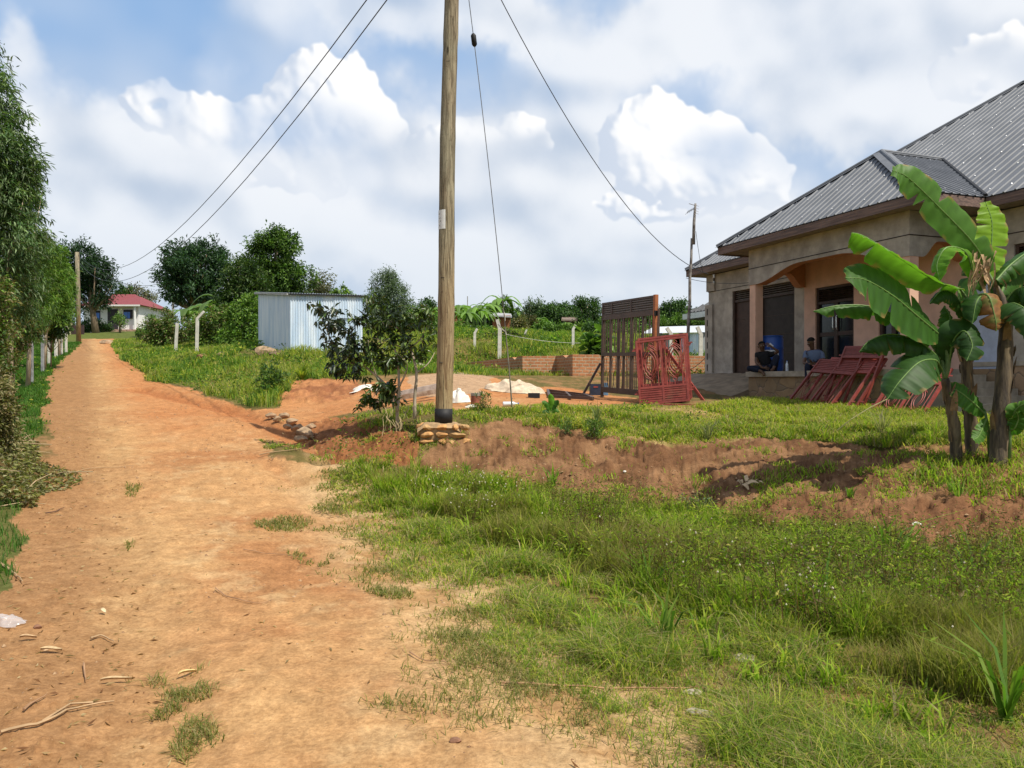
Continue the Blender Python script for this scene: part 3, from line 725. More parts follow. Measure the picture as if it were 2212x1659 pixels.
    z = zones(X, Y); cl = fbm(X + 2, Y + 63, .7, 2); keep = z['tall'] & (R.rand(len(X)) < np.clip((cl - .42) * 5, .05, 1))
    X1, Y1 = X[keep], Y[keep]; n = len(X1); hh = R.uniform(.18, .42, n); z0 = H(X1, Y1)
    st = np.stack([X1, Y1, z0], 1)
    blades('weed_stems', st, hh, np.full(n, .005), rcols(n, [(.13, .12, .05), (.16, .10, .06), (.10, .14, .04)], .3), .35)
    k = R.randint(0, n, n * 7); tt = R.rand(n * 7); ln = R.normal(size=(n * 7, 2)) * .035
    cen = st[k] + np.stack([ln[:, 0], ln[:, 1], hh[k] * tt], 1)
    dd = R.normal(size=(len(k), 3)); dd[:, 2] = R.uniform(-.1, .8, len(k))
    tag(leaf_mesh('weed_leaves', cen, dd, R.uniform(.02, .075, len(k)), R.uniform(.008, .024, len(k)), mixpal(len(k), [(.6, GREEN_PAL), (.25, OLIVE), (.15, YEL_PAL)]), GM), kind='stuff')
    X, Y = scatter(3900, 4.5, 10, .05, .95, .8, 6.0); z = zones(X, Y)
    keep = z['tall'] & (z['py'] < 1400) & (z['px'] > 1150) & (fbm(X + 8, Y + 4, .8, 2) > .42); X1, Y1 = X[keep], Y[keep]; n = len(X1); hh = R.uniform(.30, .62, n); st2 = np.stack([X1, Y1, H(X1, Y1)], 1)
    blades('tall_weed_stems', st2, hh, np.full(n, .006), rcols(n, [(.13, .075, .035), (.20, .13, .06), (.11, .12, .04)], .3), .4)
    k = R.randint(0, n, n * 12); tt = R.uniform(.3, 1, len(k)); dd = R.normal(size=(len(k), 3)); dd[:, 2] = R.uniform(0, 1, len(k)); cen = st2[k] + np.stack([R.normal(size=len(k)) * .03, R.normal(size=len(k)) * .03, hh[k] * tt], 1)
    tag(leaf_mesh('tall_weed_leaves', cen, dd, R.uniform(.015, .045, len(k)), R.uniform(.006, .014, len(k)), mixpal(len(k), [(.4, OLIVE), (.3, [(.14, .09, .04), (.09, .06, .03)]), (.3, GREEN_PAL)]), GM), kind='stuff')
    X, Y = scatter(9000, 3.6, 12, -.14, .70, 1.0, 5.0)
    z = zones(X, Y); px, py = z['px'], z['py']
    d1 = ((px - 1010) / 110) ** 2 + ((py - 1100) / 50) ** 2; d2 = ((px - 1750) / 380) ** 2 + ((py - 1290) / 110) ** 2
    keep = z['tall'] & (R.rand(len(X)) < np.where(d1 < 1, .30, np.where(d2 < 1, .05, .008)))
    X1, Y1 = X[keep], Y[keep]; n = len(X1); hh = R.uniform(.18, .36, n); z0 = H(X1, Y1)
    mb = MB()
    for x, y, zz, q in zip(X1, Y1, z0, hh):
        r = random.uniform(.006, .0105); c = (x, y, zz + q)
        mb.add([(c[0] + r, c[1], c[2]), (c[0] - r, c[1], c[2]), (c[0], c[1] + r, c[2]), (c[0], c[1] - r, c[2]), (c[0], c[1], c[2] + r * 1.5), (c[0], c[1], c[2] - r * 1.2)],
               [(0, 2, 4), (2, 1, 4), (1, 3, 4), (3, 0, 4), (2, 0, 5), (1, 2, 5), (3, 1, 5), (0, 3, 5)])
    tag(mb.build('white_flower_heads', mat('flower_white', (.58, .54, .40), .8, var=.1, bump=0)), kind='stuff')
    blades('flower_stems', np.stack([X1, Y1, z0], 1), hh, np.full(n, .004), rcols(n, GREEN_PAL, .2), .05)
    # --- pebbles, clods and litter of leaves on the bare soil
    X, Y = scatter(9000, 2.6, 20, -.66, .70, 1.2, 4.0); z = zones(X, Y)
    cl = fbm(X + 91, Y + 13, 1.1, 3); keep = (z['road'] & (R.rand(len(X)) < np.clip((cl - .42) * 3, .04, 1))) | (z['bank'] & (R.rand(len(X)) < .9)) | z['mound']
    mb = MB(); keep &= (z['px'] > -100)
    for x, y, zz in zip(X[keep], Y[keep], H(X[keep], Y[keep])):
        r = random.choice([.005, .006, .009, .012]) * random.uniform(.7, 1.5) * (1 if y < 8 else 1.5); vs = []
        for dx, dy, dz_ in ((1, 0, 0), (-1, 0, 0), (0, 1, 0), (0, -1, 0), (0, 0, .8), (0, 0, -.5)):
            vs.append((x + dx * r * random.uniform(.7, 1.4), y + dy * r * random.uniform(.7, 1.4), zz + dz_ * r * random.uniform(.6, 1.2)))
        mb.add(vs, [(0, 2, 4), (2, 1, 4), (1, 3, 4), (3, 0, 4), (2, 0, 5), (1, 2, 5), (3, 1, 5), (0, 3, 5)])
    tag(mb.build('gravel', mat('clod', (.25, .11, .05), .95, var=.5, scale=30, bump=0, col2=(.45, .30, .17))), kind='stuff')
    X, Y = scatter(4200, 2.7, 18, -.66, .25, 1.2, 4.0); z = zones(X, Y); s = (X + .55 * Y + .4) / 1.14
    keep = z['road'] & (R.rand(len(X)) < np.where(s < .7, .8, .12)); X1, Y1 = X[keep], Y[keep]; n = len(X1)
    dd = R.normal(size=(n, 3)); dd[:, 2] *= .12
    tag(leaf_mesh('leaf_litter', np.stack([X1, Y1, H(X1, Y1) + .008], 1), dd, R.uniform(.02, .065, n), R.uniform(.006, .016, n), rcols(n, [(.30, .17, .08), (.42, .30, .16), (.20, .10, .05), (.50, .40, .24)], .3), GM), kind='stuff')
build_grass()

# ---------------------------------------------------------------- large posts, cables
WOOD = None
def wood_mat():
    m, t, b = new_mat('pole_wood')
    tc = t.new('ShaderNodeTexCoord'); ob = tc.outputs['Object']
    st = t.vmath('MULTIPLY', ob, (14, 14, .9)); n = t.noise(st, 1.6, 8, .65, 1.2); n2 = t.noise(t.vmath('MULTIPLY', ob, (1.5, 1.5, .55)), 1.4, 5, .6)
    cr = t.noise(t.vmath('MULTIPLY', ob, (30, 30, 1.6)), 1.0, 4, .6, .6)
    cc = t.mix(t.smooth(n, .3, .7), (.10, .072, .045, 1), (.36, .29, .19, 1))
    cc = t.mix(t.smooth(n2, .40, .60, 0, .6), cc, t.mix(t.smooth(n, .35, .65), (.13, .125, .085, 1), (.36, .34, .24, 1)))
    s = t.new('ShaderNodeSeparateXYZ'); t.link(ob, s.inputs[0])
    cc = t.mix(t.smooth(s.outputs[2], 0, 4.2, .55, 0), cc, t.mix(t.smooth(n, .35, .6), (.22, .12, .05, 1), (.42, .29, .13, 1)))
    cc = t.mix(t.smooth(t.noise(ob, 22, 3), .60, .70, 0, .45), cc, (.09, .06, .035, 1)); cc = t.mix(t.smooth(cr, .60, .68, 0, .85), cc, (.03, .02, .012, 1))
    t.link(cc, b.inputs['Base Color']); b.inputs['Roughness'].default_value = .8; b.inputs['Specular IOR Level'].default_value = .2
    bn = t.new('ShaderNodeBump'); bn.inputs['Strength'].default_value = .8; bn.inputs['Distance'].default_value = .012
    t.link(t.math('SUBTRACT', n, t.math('MULTIPLY', t.smooth(cr, .64, .72), 1.5)), bn.inputs['Height']); t.link(bn.outputs[0], b.inputs['Normal'])
    MATS['pole_wood'] = m; return m
WOOD = wood_mat()
BLACK = mat('black_rubber', (.02, .02, .022), .6, var=.2, bump=0)
STEEL = mat('galvanised_wire', (.30, .31, .33), .45, .7, var=.2, bump=0)
CABLE = mat('cable_sheath', (.045, .05, .06), .6, var=.2, bump=0)
WHITE = mat('white_plate', (.74, .74, .72), .5, var=.06, scale=20, bump=0, dirt=(.5, .5, .46))
STONE = mat('footing_stone', (.46, .25, .10), .95, var=.4, scale=7, bump=1.0, bscale=18, dirt=(.26, .11, .05))

pb = P(958, 908, 12.6); pt = P(978, -200, 12.6)
root = thing('utility_pole', 'tall weathered round timber power pole standing on a stone footing beside the driveway', 'utility pole', pb)
mb = MB(); N = 40
pts = []; rs = []
for i in range(N + 1):
    t = i / N; p = pb.lerp(pt, t); pts.append(p + Vector((sin(t * 9) * .012, cos(t * 7) * .01, 0))); rs.append(.141 - .030 * t + random.uniform(-.002, .002) + (.006 if i in (9, 22, 30) else 0))
mb.tube(pts, rs, 24); mb.build('shaft', WOOD, root, smooth=True)
MB().tube([pb + Vector((0, 0, -.03)), pb + Vector((.002, 0, .19))], .147, 24).build('base_sleeve', BLACK, root, smooth=True)
q = P(949, 477, 12.6); pc = pb.lerp(pt, (908 - 477) / 1108.)
mb = MB()
for k in range(7):
    a0 = radians(198 + k * 9.5); a1 = radians(198 + (k + 1) * 9.5)
    for rr, flip in ((.143, 0),):
        mb.add([(pc.x + cos(a0) * rr, pc.y + sin(a0) * rr, pc.z - .155), (pc.x + cos(a1) * rr, pc.y + sin(a1) * rr, pc.z - .155), (pc.x + cos(a1) * rr, pc.y + sin(a1) * rr, pc.z + .155), (pc.x + cos(a0) * rr, pc.y + sin(a0) * rr, pc.z + .155)], [(0, 1, 2, 3)])
pl = mb.build('number_plate', WHITE, root)
for (zz, a, s) in ((.09, 214, .02), (.02, 222, .014), (-.03, 228, .018), (-.1, 216, .01)):
    c = Vector((pc.x + cos(radians(a)) * .1435, pc.y + sin(radians(a)) * .1435, pc.z + zz)); tg = Vector((-sin(radians(a)), cos(radians(a)), 0))
    MB().beam(c - tg * s * .6 + Vector((0, 0, -.008)), c + tg * s * .6 + Vector((0, 0, .008)), .004, .006).build('plate_mark', BLACK, pl)
for zz, aa in ((2.35, 250), (4.1, 235), (.95, 248), (5.9, 262), (3.05, 262)):
    c = pb.lerp(pt, zz / 8.5); ctr = Vector((c.x, c.y, c.z)); rr = .137 - .0035 * zz
    a0, a1 = radians(aa - 14), radians(aa + 14)
    MB().tube([ctr + Vector((cos(a) * rr, sin(a) * rr, 0)) for a in np.linspace(a0, a1, 6)], .006, 5).build('notch', BLACK, root)

def rock(mb, c, s, seed=None, sub=1):
    bm = bmesh.new(); bmesh.ops.create_icosphere(bm, subdivisions=sub + 1, radius=1)
    rr = random.Random(seed) if seed is not None else random
    ax = [Vector((rr.uniform(-1, 1), rr.uniform(-1, 1), rr.uniform(-1, 1))).normalized() for _ in range(7)]
    for v in bm.verts:
        for a in ax:
            d = v.co.dot(a); 
            if d > .62: v.co -= a * (d - .62)
        v.co *= rr.uniform(.96, 1.04)
    vs = [(c[0] + v.co.x * s[0], c[1] + v.co.y * s[1], c[2] + v.co.z * s[2]) for v in bm.verts]
    fs = [tuple(x.index for x in f.verts) for f in bm.faces]; bm.free(); mb.add(vs, fs)
ft = thing('pole_footing', 'rough orange-brown stone and mortar block under the tall timber pole', 'pole footing', P(950, 965, 12.4))
fc = P(951, 930, 12.62); rsd = random.Random(5)
top_z = P(950, 914, 12.6).z; bot_z = P(950, 985, 12.4).z - .15
mb = MB(); mb.box(fc.x - .30, fc.x + .33, fc.y - .20, fc.y + .30, bot_z, top_z - .02); mb.build('mortar_core', mat('mortar', (.36, .24, .13), .95, var=.3, scale=8, bump=.8), ft)
row = top_z - .055; k = 0
while row > bot_z:
    hh = rsd.uniform(.05, .075)
    for side in range(2):
        x = -.33
        while x < .33:
            wd = rsd.uniform(.07, .15)
            p = (fc.x + x + wd, fc.y - .20 + rsd.uniform(-.015, .02), row) if side == 0 else (fc.x - .30 + rsd.uniform(-.02, .015), fc.y + x + wd, row)
            if side == 0 or abs(x) < .3:
                mb = MB(); rock(mb, p, (wd, .09, hh) if side == 0 else (.09, wd, hh), rsd.randint(0, 999), 1); mb.build('stone', STONE if k % 3 else mat('footing_stone_pale', (.50, .31, .14), .95, var=.3, scale=7, bump=1.0, bscale=18), ft); k += 1
            x += wd * 1.9
    row -= hh * 1.85
mb = MB(); c = P(951, 913, 12.62)
mb.grid(lambda u, v: (c.x + (u - .5) * .70, c.y + .03 + (v - .5) * .56, c.z + .002 + (fbm(np.array([u * 3]), np.array([v * 3]), 1.5)[0] - .5) * .04 - max(0, abs(u - .5) - .36) * .5 - max(0, abs(v - .5) - .36) * .5), 14, 10)
mb.build('mortar_cap', MATS['mortar'], ft)

# far timber pole and lines
fb = hit(170, 738, 40, 90); fb = G(170, 66); ftop = P(167, 545, 66)
root = thing('utility_pole', 'distant timber pole at the left road edge in front of the red-roofed house', 'utility pole', fb)
MB().tube([fb + Vector((0, 0, -.3)), fb.lerp(ftop, .5) + Vector((.02, 0, 0)), ftop], [.19, .18, .16], 12).build('shaft', WOOD, root, smooth=True)
def cable(name, label, p0, p1, sag, r, m, n=26, cat='cable', group=None, parent=None):
    pts = []
    for i in range(n + 1):
        t = i / n; p = Vector(p0).lerp(Vector(p1), t); p.z -= 4 * sag * t * (1 - t); pts.append(p)
    loc = pts[0]
    o = MB().tube(pts, r, 6).build(name, m, parent, loc=loc if parent is None else None)
    if parent is None: tag(o, label, cat, group)
    return o
topc = Vector((pt.x, pt.y, 9.3))
cable('power_line', 'upper of the two overhead wires sweeping from the near pole to the distant left pole', topc + Vector((-.25, 0, .1)), ftop + Vector((.1, 0, -.2)), 3.2, .0115, CABLE, cat='overhead wire', group='overhead wires between the two timber poles')
cable('power_line', 'lower of the two overhead wires sweeping from the near pole to the distant left pole', topc + Vector((.05, 0, .05)), ftop + Vector((.1, 0, -.75)), 3.6, .0115, CABLE, cat='overhead wire', group='overhead wires between the two timber poles')
cable('service_cable', 'dark cable running down from the near pole to the grey house eave', topc + Vector((.1, 0, -.1)), P(1530, 592, 22.6), 1.15, .009, CABLE, cat='cable')
# guy wire
g0 = G(1107, 14.6); g1 = topc + Vector((.12, .1, -.35))
root = thing('guy_wire', 'thin stay wire with black insulator, anchored in the yard right of the timber pole', 'guy wire', g0)
pts = []
for i in range(21):
    t = i / 20; p = g0.lerp(g1, t); p.z -= .35 * t * (1 - t); p.x += .10 * 4 * t * (1 - t) * .6; pts.append(p)
MB().tube(pts, .0075, 6).build('wire', STEEL, root)
lo = [g0 + Vector((0, 0, -.1))] + pts[1:5]
MB().tube(lo, [.016, .015, .014, .012, .010], 6).build('anchor_rod', mat('rod', (.33, .30, .25), .6, .3), root)
def onwire(py):
    best = min(range(200), key=lambda k: abs((HY - (g0.lerp(g1, k / 199).z - EYE) / g0.lerp(g1, k / 199).y * F) - py)); t = best / 199
    p = g0.lerp(g1, t); p.z -= .35 * t * (1 - t); p.x += .24 * t * (1 - t); return p
a = onwire(92); b_ = onwire(68)
MB().tube([a, a.lerp(b_, .15), a.lerp(b_, .85), b_], [.02, .045, .045, .02], 10).build('insulator', BLACK, root, smooth=True)
kn = onwire(708)
mbk = MB().tube([kn + Vector((-.14, 0, .14)), kn + Vector((-.05, 0, .03)), kn, kn + Vector((.01, 0, -.06))], .011, 5); mbk.tube([kn + Vector((-.05, 0, .42)), kn + Vector((-.012, 0, .3)), kn + Vector((-.01, 0, .2))], .008, 5)
mbk.build('tie', mat('string', (.55, .52, .45), .9), root)
# ---------------------------------------------------------------- the main house (local x = along the facade to the right, y = into the building)
HU = Vector((.342, -.94, 0)); HV = Vector((.94, .342, 0)); Z0 = 1.15
HP0 = Vector(((1617 - CX) / F * 20, 20, Z0))
def hw(u, v, z): return HP0 + HU * u + HV * v + Vector((0, 0, z - Z0))
def u_at(px, v):
    k = (px - CX) / F; a = HP0.x + .94 * v; b = HP0.y + .342 * v
    return (k * b - a) / (.342 + .94 * k)
def z_at(px, py, v):
    u = u_at(px, v); p = hw(u, v, 0); return EYE + (HY - py) / F * p.y
house = thing('bungalow', 'unfinished grey and peach bungalow with arched porch and grey ribbed metal roof', 'house', HP0, rotz=atan2(-.94, .342))
CEM = mat('cement_render', (.40, .355, .30), .92, var=.28, scale=2.2, bump=.5, bscale=30, dirt=(.29, .255, .215))
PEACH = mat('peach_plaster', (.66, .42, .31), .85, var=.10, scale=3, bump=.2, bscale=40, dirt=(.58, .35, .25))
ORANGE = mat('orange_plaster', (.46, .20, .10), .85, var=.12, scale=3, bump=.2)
FASC = mat('fascia_wood', (.16, .115, .105), .8, var=.35, scale=5, bump=.6, stretch=(.3, 2, 6), col2=(.24, .16, .13))
DOORM = mat('brown_door_paint', (.065, .036, .026), .55, var=.2, scale=6, bump=.15)
DARKD = mat('dark_door_and_shade', (.035, .026, .022), .6, var=.2, bump=.1)
GLASS = mat('dark_glass', (.012, .015, .018), .12, var=.2, bump=0, spec=.6)
FRAME = mat('window_frame_brown', (.06, .035, .025), .5, var=.2, bump=.1)
SLAB = mat('slab_cement', (.36, .31, .24), .9, var=.2, scale=5, bump=.4)
def stone_mat():
    m, t, b = new_mat('plinth_stone'); tc = t.new('ShaderNodeTexCoord'); ob = tc.outputs['Object']
    v = t.new('ShaderNodeTexVoronoi'); v.feature = 'F1'; t.link(t.vmath('ADD', ob, t.vmath('SCALE', t.noise(ob, 3, 3, .5, 0, True), scale=.25)), v.inputs['Vector']); v.inputs['Scale'].default_value = 2.6
    e = t.new('ShaderNodeTexVoronoi'); e.feature = 'DISTANCE_TO_EDGE'; t.link(t.vmath('ADD', ob, t.vmath('SCALE', t.noise(ob, 3, 3, .5, 0, True), scale=.25)), e.inputs['Vector']); e.inputs['Scale'].default_value = 2.6
    s = t.new('ShaderNodeSeparateXYZ'); t.link(v.outputs['Color'], s.inputs[0])
    cc = t.mix(s.outputs[0], (.34, .22, .11, 1), (.24, .17, .10, 1)); cc = t.mix(t.smooth(s.outputs[1], .7, .9, 0, .8), cc, (.42, .27, .16, 1))
    cc = t.mix(t.smooth(e.outputs['Distance'], .035, .0), cc, (.17, .13, .09, 1)); cc = t.mix(t.smooth(t.noise(ob, 4, 6, .6), .4, .7, 0, .6), cc, (.22, .14, .075, 1))
    t.link(cc, b.inputs['Base Color']); b.inputs['Roughness'].default_value = .9
    bn = t.new('ShaderNodeBump'); bn.inputs['Strength'].default_value = .5; bn.inputs['Distance'].default_value = .02; t.link(t.smooth(e.outputs['Distance'], 0, .06), bn.inputs['Height']); t.link(bn.outputs[0], b.inputs['Normal'])
    return m
PLST = stone_mat()
def roof_mat():
    m, t, b = new_mat('roof_metal'); tc = t.new('ShaderNodeTexCoord'); ob = tc.outputs['Object']
    n = t.noise(ob, 1.6, 6, .6); cc = t.mix(t.smooth(n, .3, .7), (.125, .135, .152, 1), (.18, .19, .21, 1))
    t.link(cc, b.inputs['Base Color']); b.inputs['Metallic'].default_value = .15; b.inputs['Roughness'].default_value = .62
    return m
RMET = roof_mat()
FLz = 1.86
def lb(x0, x1, y0, y1, z0, z1): return MB().box(x0, x1, y0, y1, z0 - Z0, z1 - Z0)
def hb(name, m, x0, x1, y0, y1, z0, z1, parent=house): return lb(x0, x1, y0, y1, z0, z1).build(name, m, parent, local=True)
EAVE = 5.17; V1 = 1.6
uW = -4.15                      # left end of the wing
uD1a, uD1b = u_at(1582, V1), u_at(1640, V1) - .10
uD2a, uD2b = u_at(1640, V1) + .0, u_at(1716, V1)
uPe = u_at(1737, V1)
uG0, uG1 = u_at(1761, V1), u_at(1844, V1)
uWn0, uWn1 = u_at(1898, V1), u_at(1955, V1)
# walls behind: built in pieces between the openings (each butts on the next)
def wall_piece(mb, u0, u1, z0, z1, t=.22): mb.box(u0, u1, V1, V1 + t, z0 - Z0, z1 - Z0)
g = MB()
wall_piece(g, uW + .02, uD1a, 1.2, 4.95); wall_piece(g, uD1a, uD1b, 4.32, 4.95); wall_piece(g, uD1b, uD2a, 1.2, 4.95); wall_piece(g, uD2a, uD2b, 4.32, 4.95); wall_piece(g, uD2b, uPe, 1.2, 4.95)
g.build('wing_wall', CEM, house, local=True)
g = MB(); wall_piece(g, uPe, uG0, 1.2, 4.95); wall_piece(g, uG0, uG1, 4.02, 4.95); wall_piece(g, uG1, uWn0, 1.2, 4.95); wall_piece(g, uWn0, uWn1, 1.2, 2.55); wall_piece(g, uWn0, uWn1, 3.95, 4.95); wall_piece(g, uWn1, 5.02, 1.2, 4.95)
g.build('porch_back_wall', PEACH, house, local=True)
UR = 13.0
ww0, ww1 = 6.0, 7.5
g = MB(); wall_piece(g, 5.02, ww0, 1.0, 4.95); wall_piece(g, ww0, ww1, 1.0, 2.75); wall_piece(g, ww0, ww1, 4.25, 4.95); wall_piece(g, ww1, UR, 1.0, 4.95)
g.box(UR - .22, UR, V1 + .22, 12, 1.0 - Z0, 4.95 - Z0); g.box(uW + .02, UR, 12, 12.2, 1.0 - Z0, 4.95 - Z0); g.box(uW + .02, uW + .24, V1 + .22, 12, 1.0 - Z0, 4.95 - Z0)
g.build('main_wall', CEM, house, local=True)
# dark strips drawn on the cement as the shade of scored belt lines
for nm, (a, b_, v, zz) in {'belt_groove_shade': (uW, uPe, V1, 4.42)}.items():
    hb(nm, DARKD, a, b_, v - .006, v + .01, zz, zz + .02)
hb('belt_groove_shade', DARKD, 5.06, UR, V1 - .006, V1 + .01, 4.46, 4.48)
# quoin strip on the wing corner, dark blocks painting the shade of its recesses
q_ = MB(); q_.box(uW - .08, uW + .30, V1 - .07, V1 - .003, 1.7 - Z0, 4.02 - Z0); q_.build('quoin_strip', CEM, house, local=True)
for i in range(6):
    zz = 1.95 + i * .35; hb('quoin_recess_shade', DARKD, uW + .03, uW + .08, V1 - .076, V1 - .06, zz, zz + .2)
hb('corner_bracket', CEM, uW - .02, uW + .40, V1 - .06, V1 - .003, 4.44, 4.95)
def louvers(name, u0, u1, z0, z1, n, v, m=FRAME, parent=house):
    mb = MB()
    for i in range(n):
        zc = z0 + (i + .5) * (z1 - z0) / n - Z0; h = (z1 - z0) / n
        mb.add([(u0, v - .02, zc - h * .32), (u1, v - .02, zc - h * .32), (u1, v + .05, zc + h * .25), (u0, v + .05, zc + h * .25), (u0, v - .012, zc - h * .42), (u1, v - .012, zc - h * .42), (u1, v + .058, zc + h * .15), (u0, v + .058, zc + h * .15)],
               [(0, 1, 2, 3), (7, 6, 5, 4), (0, 4, 5, 1), (1, 5, 6, 2), (2, 6, 7, 3), (3, 7, 4, 0)])
    return mb.build(name, m, parent, local=True)
for (a, b_, m) in ((uD1a, uD1b, DOORM), (uD2a, uD2b, DARKD)):
    d = hb('door', m, a + .06, b_ - .06, V1 + .10, V1 + .15, FLz, 4.0)
    fr = MB(); fr.box(a, a + .06, V1 + .03, V1 + .16, FLz - Z0, 4.32 - Z0); fr.box(b_ - .06, b_, V1 + .03, V1 + .16, FLz - Z0, 4.32 - Z0); fr.box(a + .06, b_ - .06, V1 + .05, V1 + .15, 3.98 - Z0, 4.03 - Z0)
    fr.build('door_frame', FRAME, house, local=True)
    vp = louvers('door_vent', a + .06, b_ - .06, 4.03, 4.32, 5, V1 + .08, mat('vent_slat', (.22, .18, .15), .7, var=.2, bump=0))
    MB().box(a + .06, b_ - .06, V1 + .15, V1 + .17, 4.03 - Z0, 4.32 - Z0).build('vent_back', DARKD, house, local=True)
    for k in range(1, 4): MB().box(a + .1, b_ - .1, V1 + .094, V1 + .1, FLz + k * .53 - Z0, FLz + k * .53 + .012 - Z0).build('panel_line', FRAME, d, local=True)
# glazed double door
gd = thing  # noqa
def glazed(u0, u1, z0, z1, vent, cols_, rails, handle=False, glassm=GLASS):
    par = hb('door' if handle else 'window', glassm, u0 + .05, u1 - .05, V1 + .10, V1 + .12, z0, z1 - vent)
    fr = MB(); fr.box(u0, u0 + .07, V1 + .04, V1 + .14, z0 - Z0, z1 - Z0); fr.box(u1 - .07, u1, V1 + .04, V1 + .14, z0 - Z0, z1 - Z0)
    fr.box(u0 + .07, u1 - .07, V1 + .045, V1 + .135, z1 - .06 - Z0, z1 - Z0); fr.box(u0 + .07, u1 - .07, V1 + .045, V1 + .135, z1 - vent - .03 - Z0, z1 - vent + .03 - Z0)
    for c in cols_:
        uu = u0 + (u1 - u0) * c; fr.box(uu - .06, uu + .06, V1 + .06, V1 + .13, z0 - Z0, z1 - vent - .03 - Z0)
    for r_ in rails: fr.box(u0 + .07, u1 - .07, V1 + .065, V1 + .125, z0 + r_ - .05 - Z0, z0 + r_ + .05 - Z0)
    fr.build('frame', FRAME, par, local=True)
    if vent > .1: louvers('louvre', u0 + .07, u1 - .07, z1 - vent + .03, z1 - .06, 6, V1 + .06, FRAME, par); MB().box(u0 + .07, u1 - .07, V1 + .125, V1 + .133, z1 - vent + .03 - Z0, z1 - .06 - Z0).build('louvre_back', DARKD, par, local=True)
    if handle:
        c = (u0 + u1) / 2
        for s in (-1, 1):
            MB().tube([(c + s * .06, V1 + .035, z0 + 1.05 - Z0), (c + s * .06, V1 + .015, z0 + 1.1 - Z0), (c + s * .06, V1 + .015, z0 + 1.35 - Z0), (c + s * .06, V1 + .035, z0 + 1.4 - Z0)], .013, 6).build('handle', mat('chrome', (.6, .6, .6), .25, .9, bump=0), par, local=True)
    return par
glazed(uG0, uG1, FLz, 4.02, .40, [.5], [.1, .95], True)
glazed(uWn0, uWn1, 2.55, 3.95, .0, [.5], [])
glazed(ww0, ww1, 2.75, 4.25, .35, [.33, .66], [])
hb('door_panel', mat('pale_blue_panel', (.42, .47, .58), .5, var=.1, bump=0), 5.15, 5.75, V1 - .045, V1 - .01, FLz, 3.75)
# porch floor, plinth, pillars, arched beam
hb('porch_slab', SLAB, -.04, 5.12, -.06, V1, FLz - .13, FLz)
hb('porch_plinth', PLST, .0, 5.06, .0, V1, .9, FLz - .13)
hb('wall_ledge', SLAB, 5.12, UR, V1 - .07, V1, FLz + .05, FLz + .14); hb('wall_plinth', PLST, 5.12, UR, V1 - .04, V1 - .002, .9, FLz + .05)
hb('pillar', PEACH, .02, .25, .02, .25, FLz, 4.09); hb('pillar', PEACH, 4.80, 5.03, .02, .25, FLz, 4.09)
def arch_profile(s, L, zs, zt):   # s 0..1
    e = .055; 
    if s < e or s > 1 - e: return zs
    q = (s - e) / (1 - 2 * e); q = min(q, 1 - q) * 2
    q2 = min(1, q / .72); return zs + (zt - zs) * (.5 - .5 * cos(pi * q2))
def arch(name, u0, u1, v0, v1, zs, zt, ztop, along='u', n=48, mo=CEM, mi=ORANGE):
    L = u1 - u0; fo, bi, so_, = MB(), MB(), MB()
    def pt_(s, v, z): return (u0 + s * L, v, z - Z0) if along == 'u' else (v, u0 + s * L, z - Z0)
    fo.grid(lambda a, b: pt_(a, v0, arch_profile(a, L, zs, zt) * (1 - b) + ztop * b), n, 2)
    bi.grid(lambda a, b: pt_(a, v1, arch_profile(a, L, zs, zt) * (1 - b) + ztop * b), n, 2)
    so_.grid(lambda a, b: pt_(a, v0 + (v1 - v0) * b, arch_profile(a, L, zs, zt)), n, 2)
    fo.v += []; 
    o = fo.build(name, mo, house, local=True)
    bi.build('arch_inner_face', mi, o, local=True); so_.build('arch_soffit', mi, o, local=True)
    # closed ends
    for s in (0, 1): MB().grid(lambda a, b: pt_(s, v0 + (v1 - v0) * a, zs * (1 - b) + ztop * b), 1, 1).build('arch_end', mo, o, local=True)
    return o
arch('arched_beam', 0, 5.04, 0, .27, 4.09, 4.42, 4.99)
arch('side_arched_beam', .272, V1 - .005, 5.037, 4.80, 4.09, 4.42, 4.99, along='v', n=24)
arch('side_arched_beam', .272, V1 - .005, .003, .25, 4.09, 4.42, 4.99, along='v', n=24)
hb('belt_groove_shade', DARKD, .0, 5.04, -.008, .0, 4.50, 4.52); hb('belt_groove_shade', DARKD, 5.04, 5.048, .0, V1, 4.50, 4.52)
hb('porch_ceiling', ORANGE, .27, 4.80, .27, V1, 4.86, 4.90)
# steps on the right, climbing towards the porch end
for i in range(6):
    z1 = FLz - .135 * (i + 1) + .02; u0_ = 5.13 + .33 * i
    hb('step', SLAB, u0_, u0_ + .33 + .03, -.30 if i > 2 else -.05, V1 - .08, z1 - .9, z1)
# cement apron sloping down from the wing doors
apr = MB()
def apf(a, b):
    u = -4.7 + a * 4.68; v = V1 - b * (2.6 if a < .95 else 2.6); p = hw(u, v, 0)
    s = b; z = FLz * (1 - s) ** 1 + (H(p.x, p.y) - .06) * s; z = FLz - (FLz - (H(p.x, p.y) - .05)) * (sstep(0.0, 1.0, np.array([b * (1.15 - .15 * a) * (1.35 if a < .2 else 1)]))[0])
    return (u, v, z + .012 * sin(u * 9) - Z0)
apr.grid(apf, 24, 20); apr.grid(lambda a, b: (apf(1, a)[0], apf(1, a)[1], apf(1, a)[2] * (1 - b) + (.7 - Z0) * b), 20, 1); apr.grid(lambda a, b: (apf(a, 1)[0], apf(a, 1)[1], apf(a, 1)[2] * (1 - b) + (.7 - Z0) * b), 24, 1); apr.grid(lambda a, b: (apf(0, a)[0], apf(0, a)[1], apf(0, a)[2] * (1 - b) + (.7 - Z0) * b), 20, 1); apr.build('cement_apron', mat('apron', (.25, .19, .125), .95, var=.25, scale=3, bump=.5, dirt=(.17, .12, .08)), house, local=True, smooth=True)
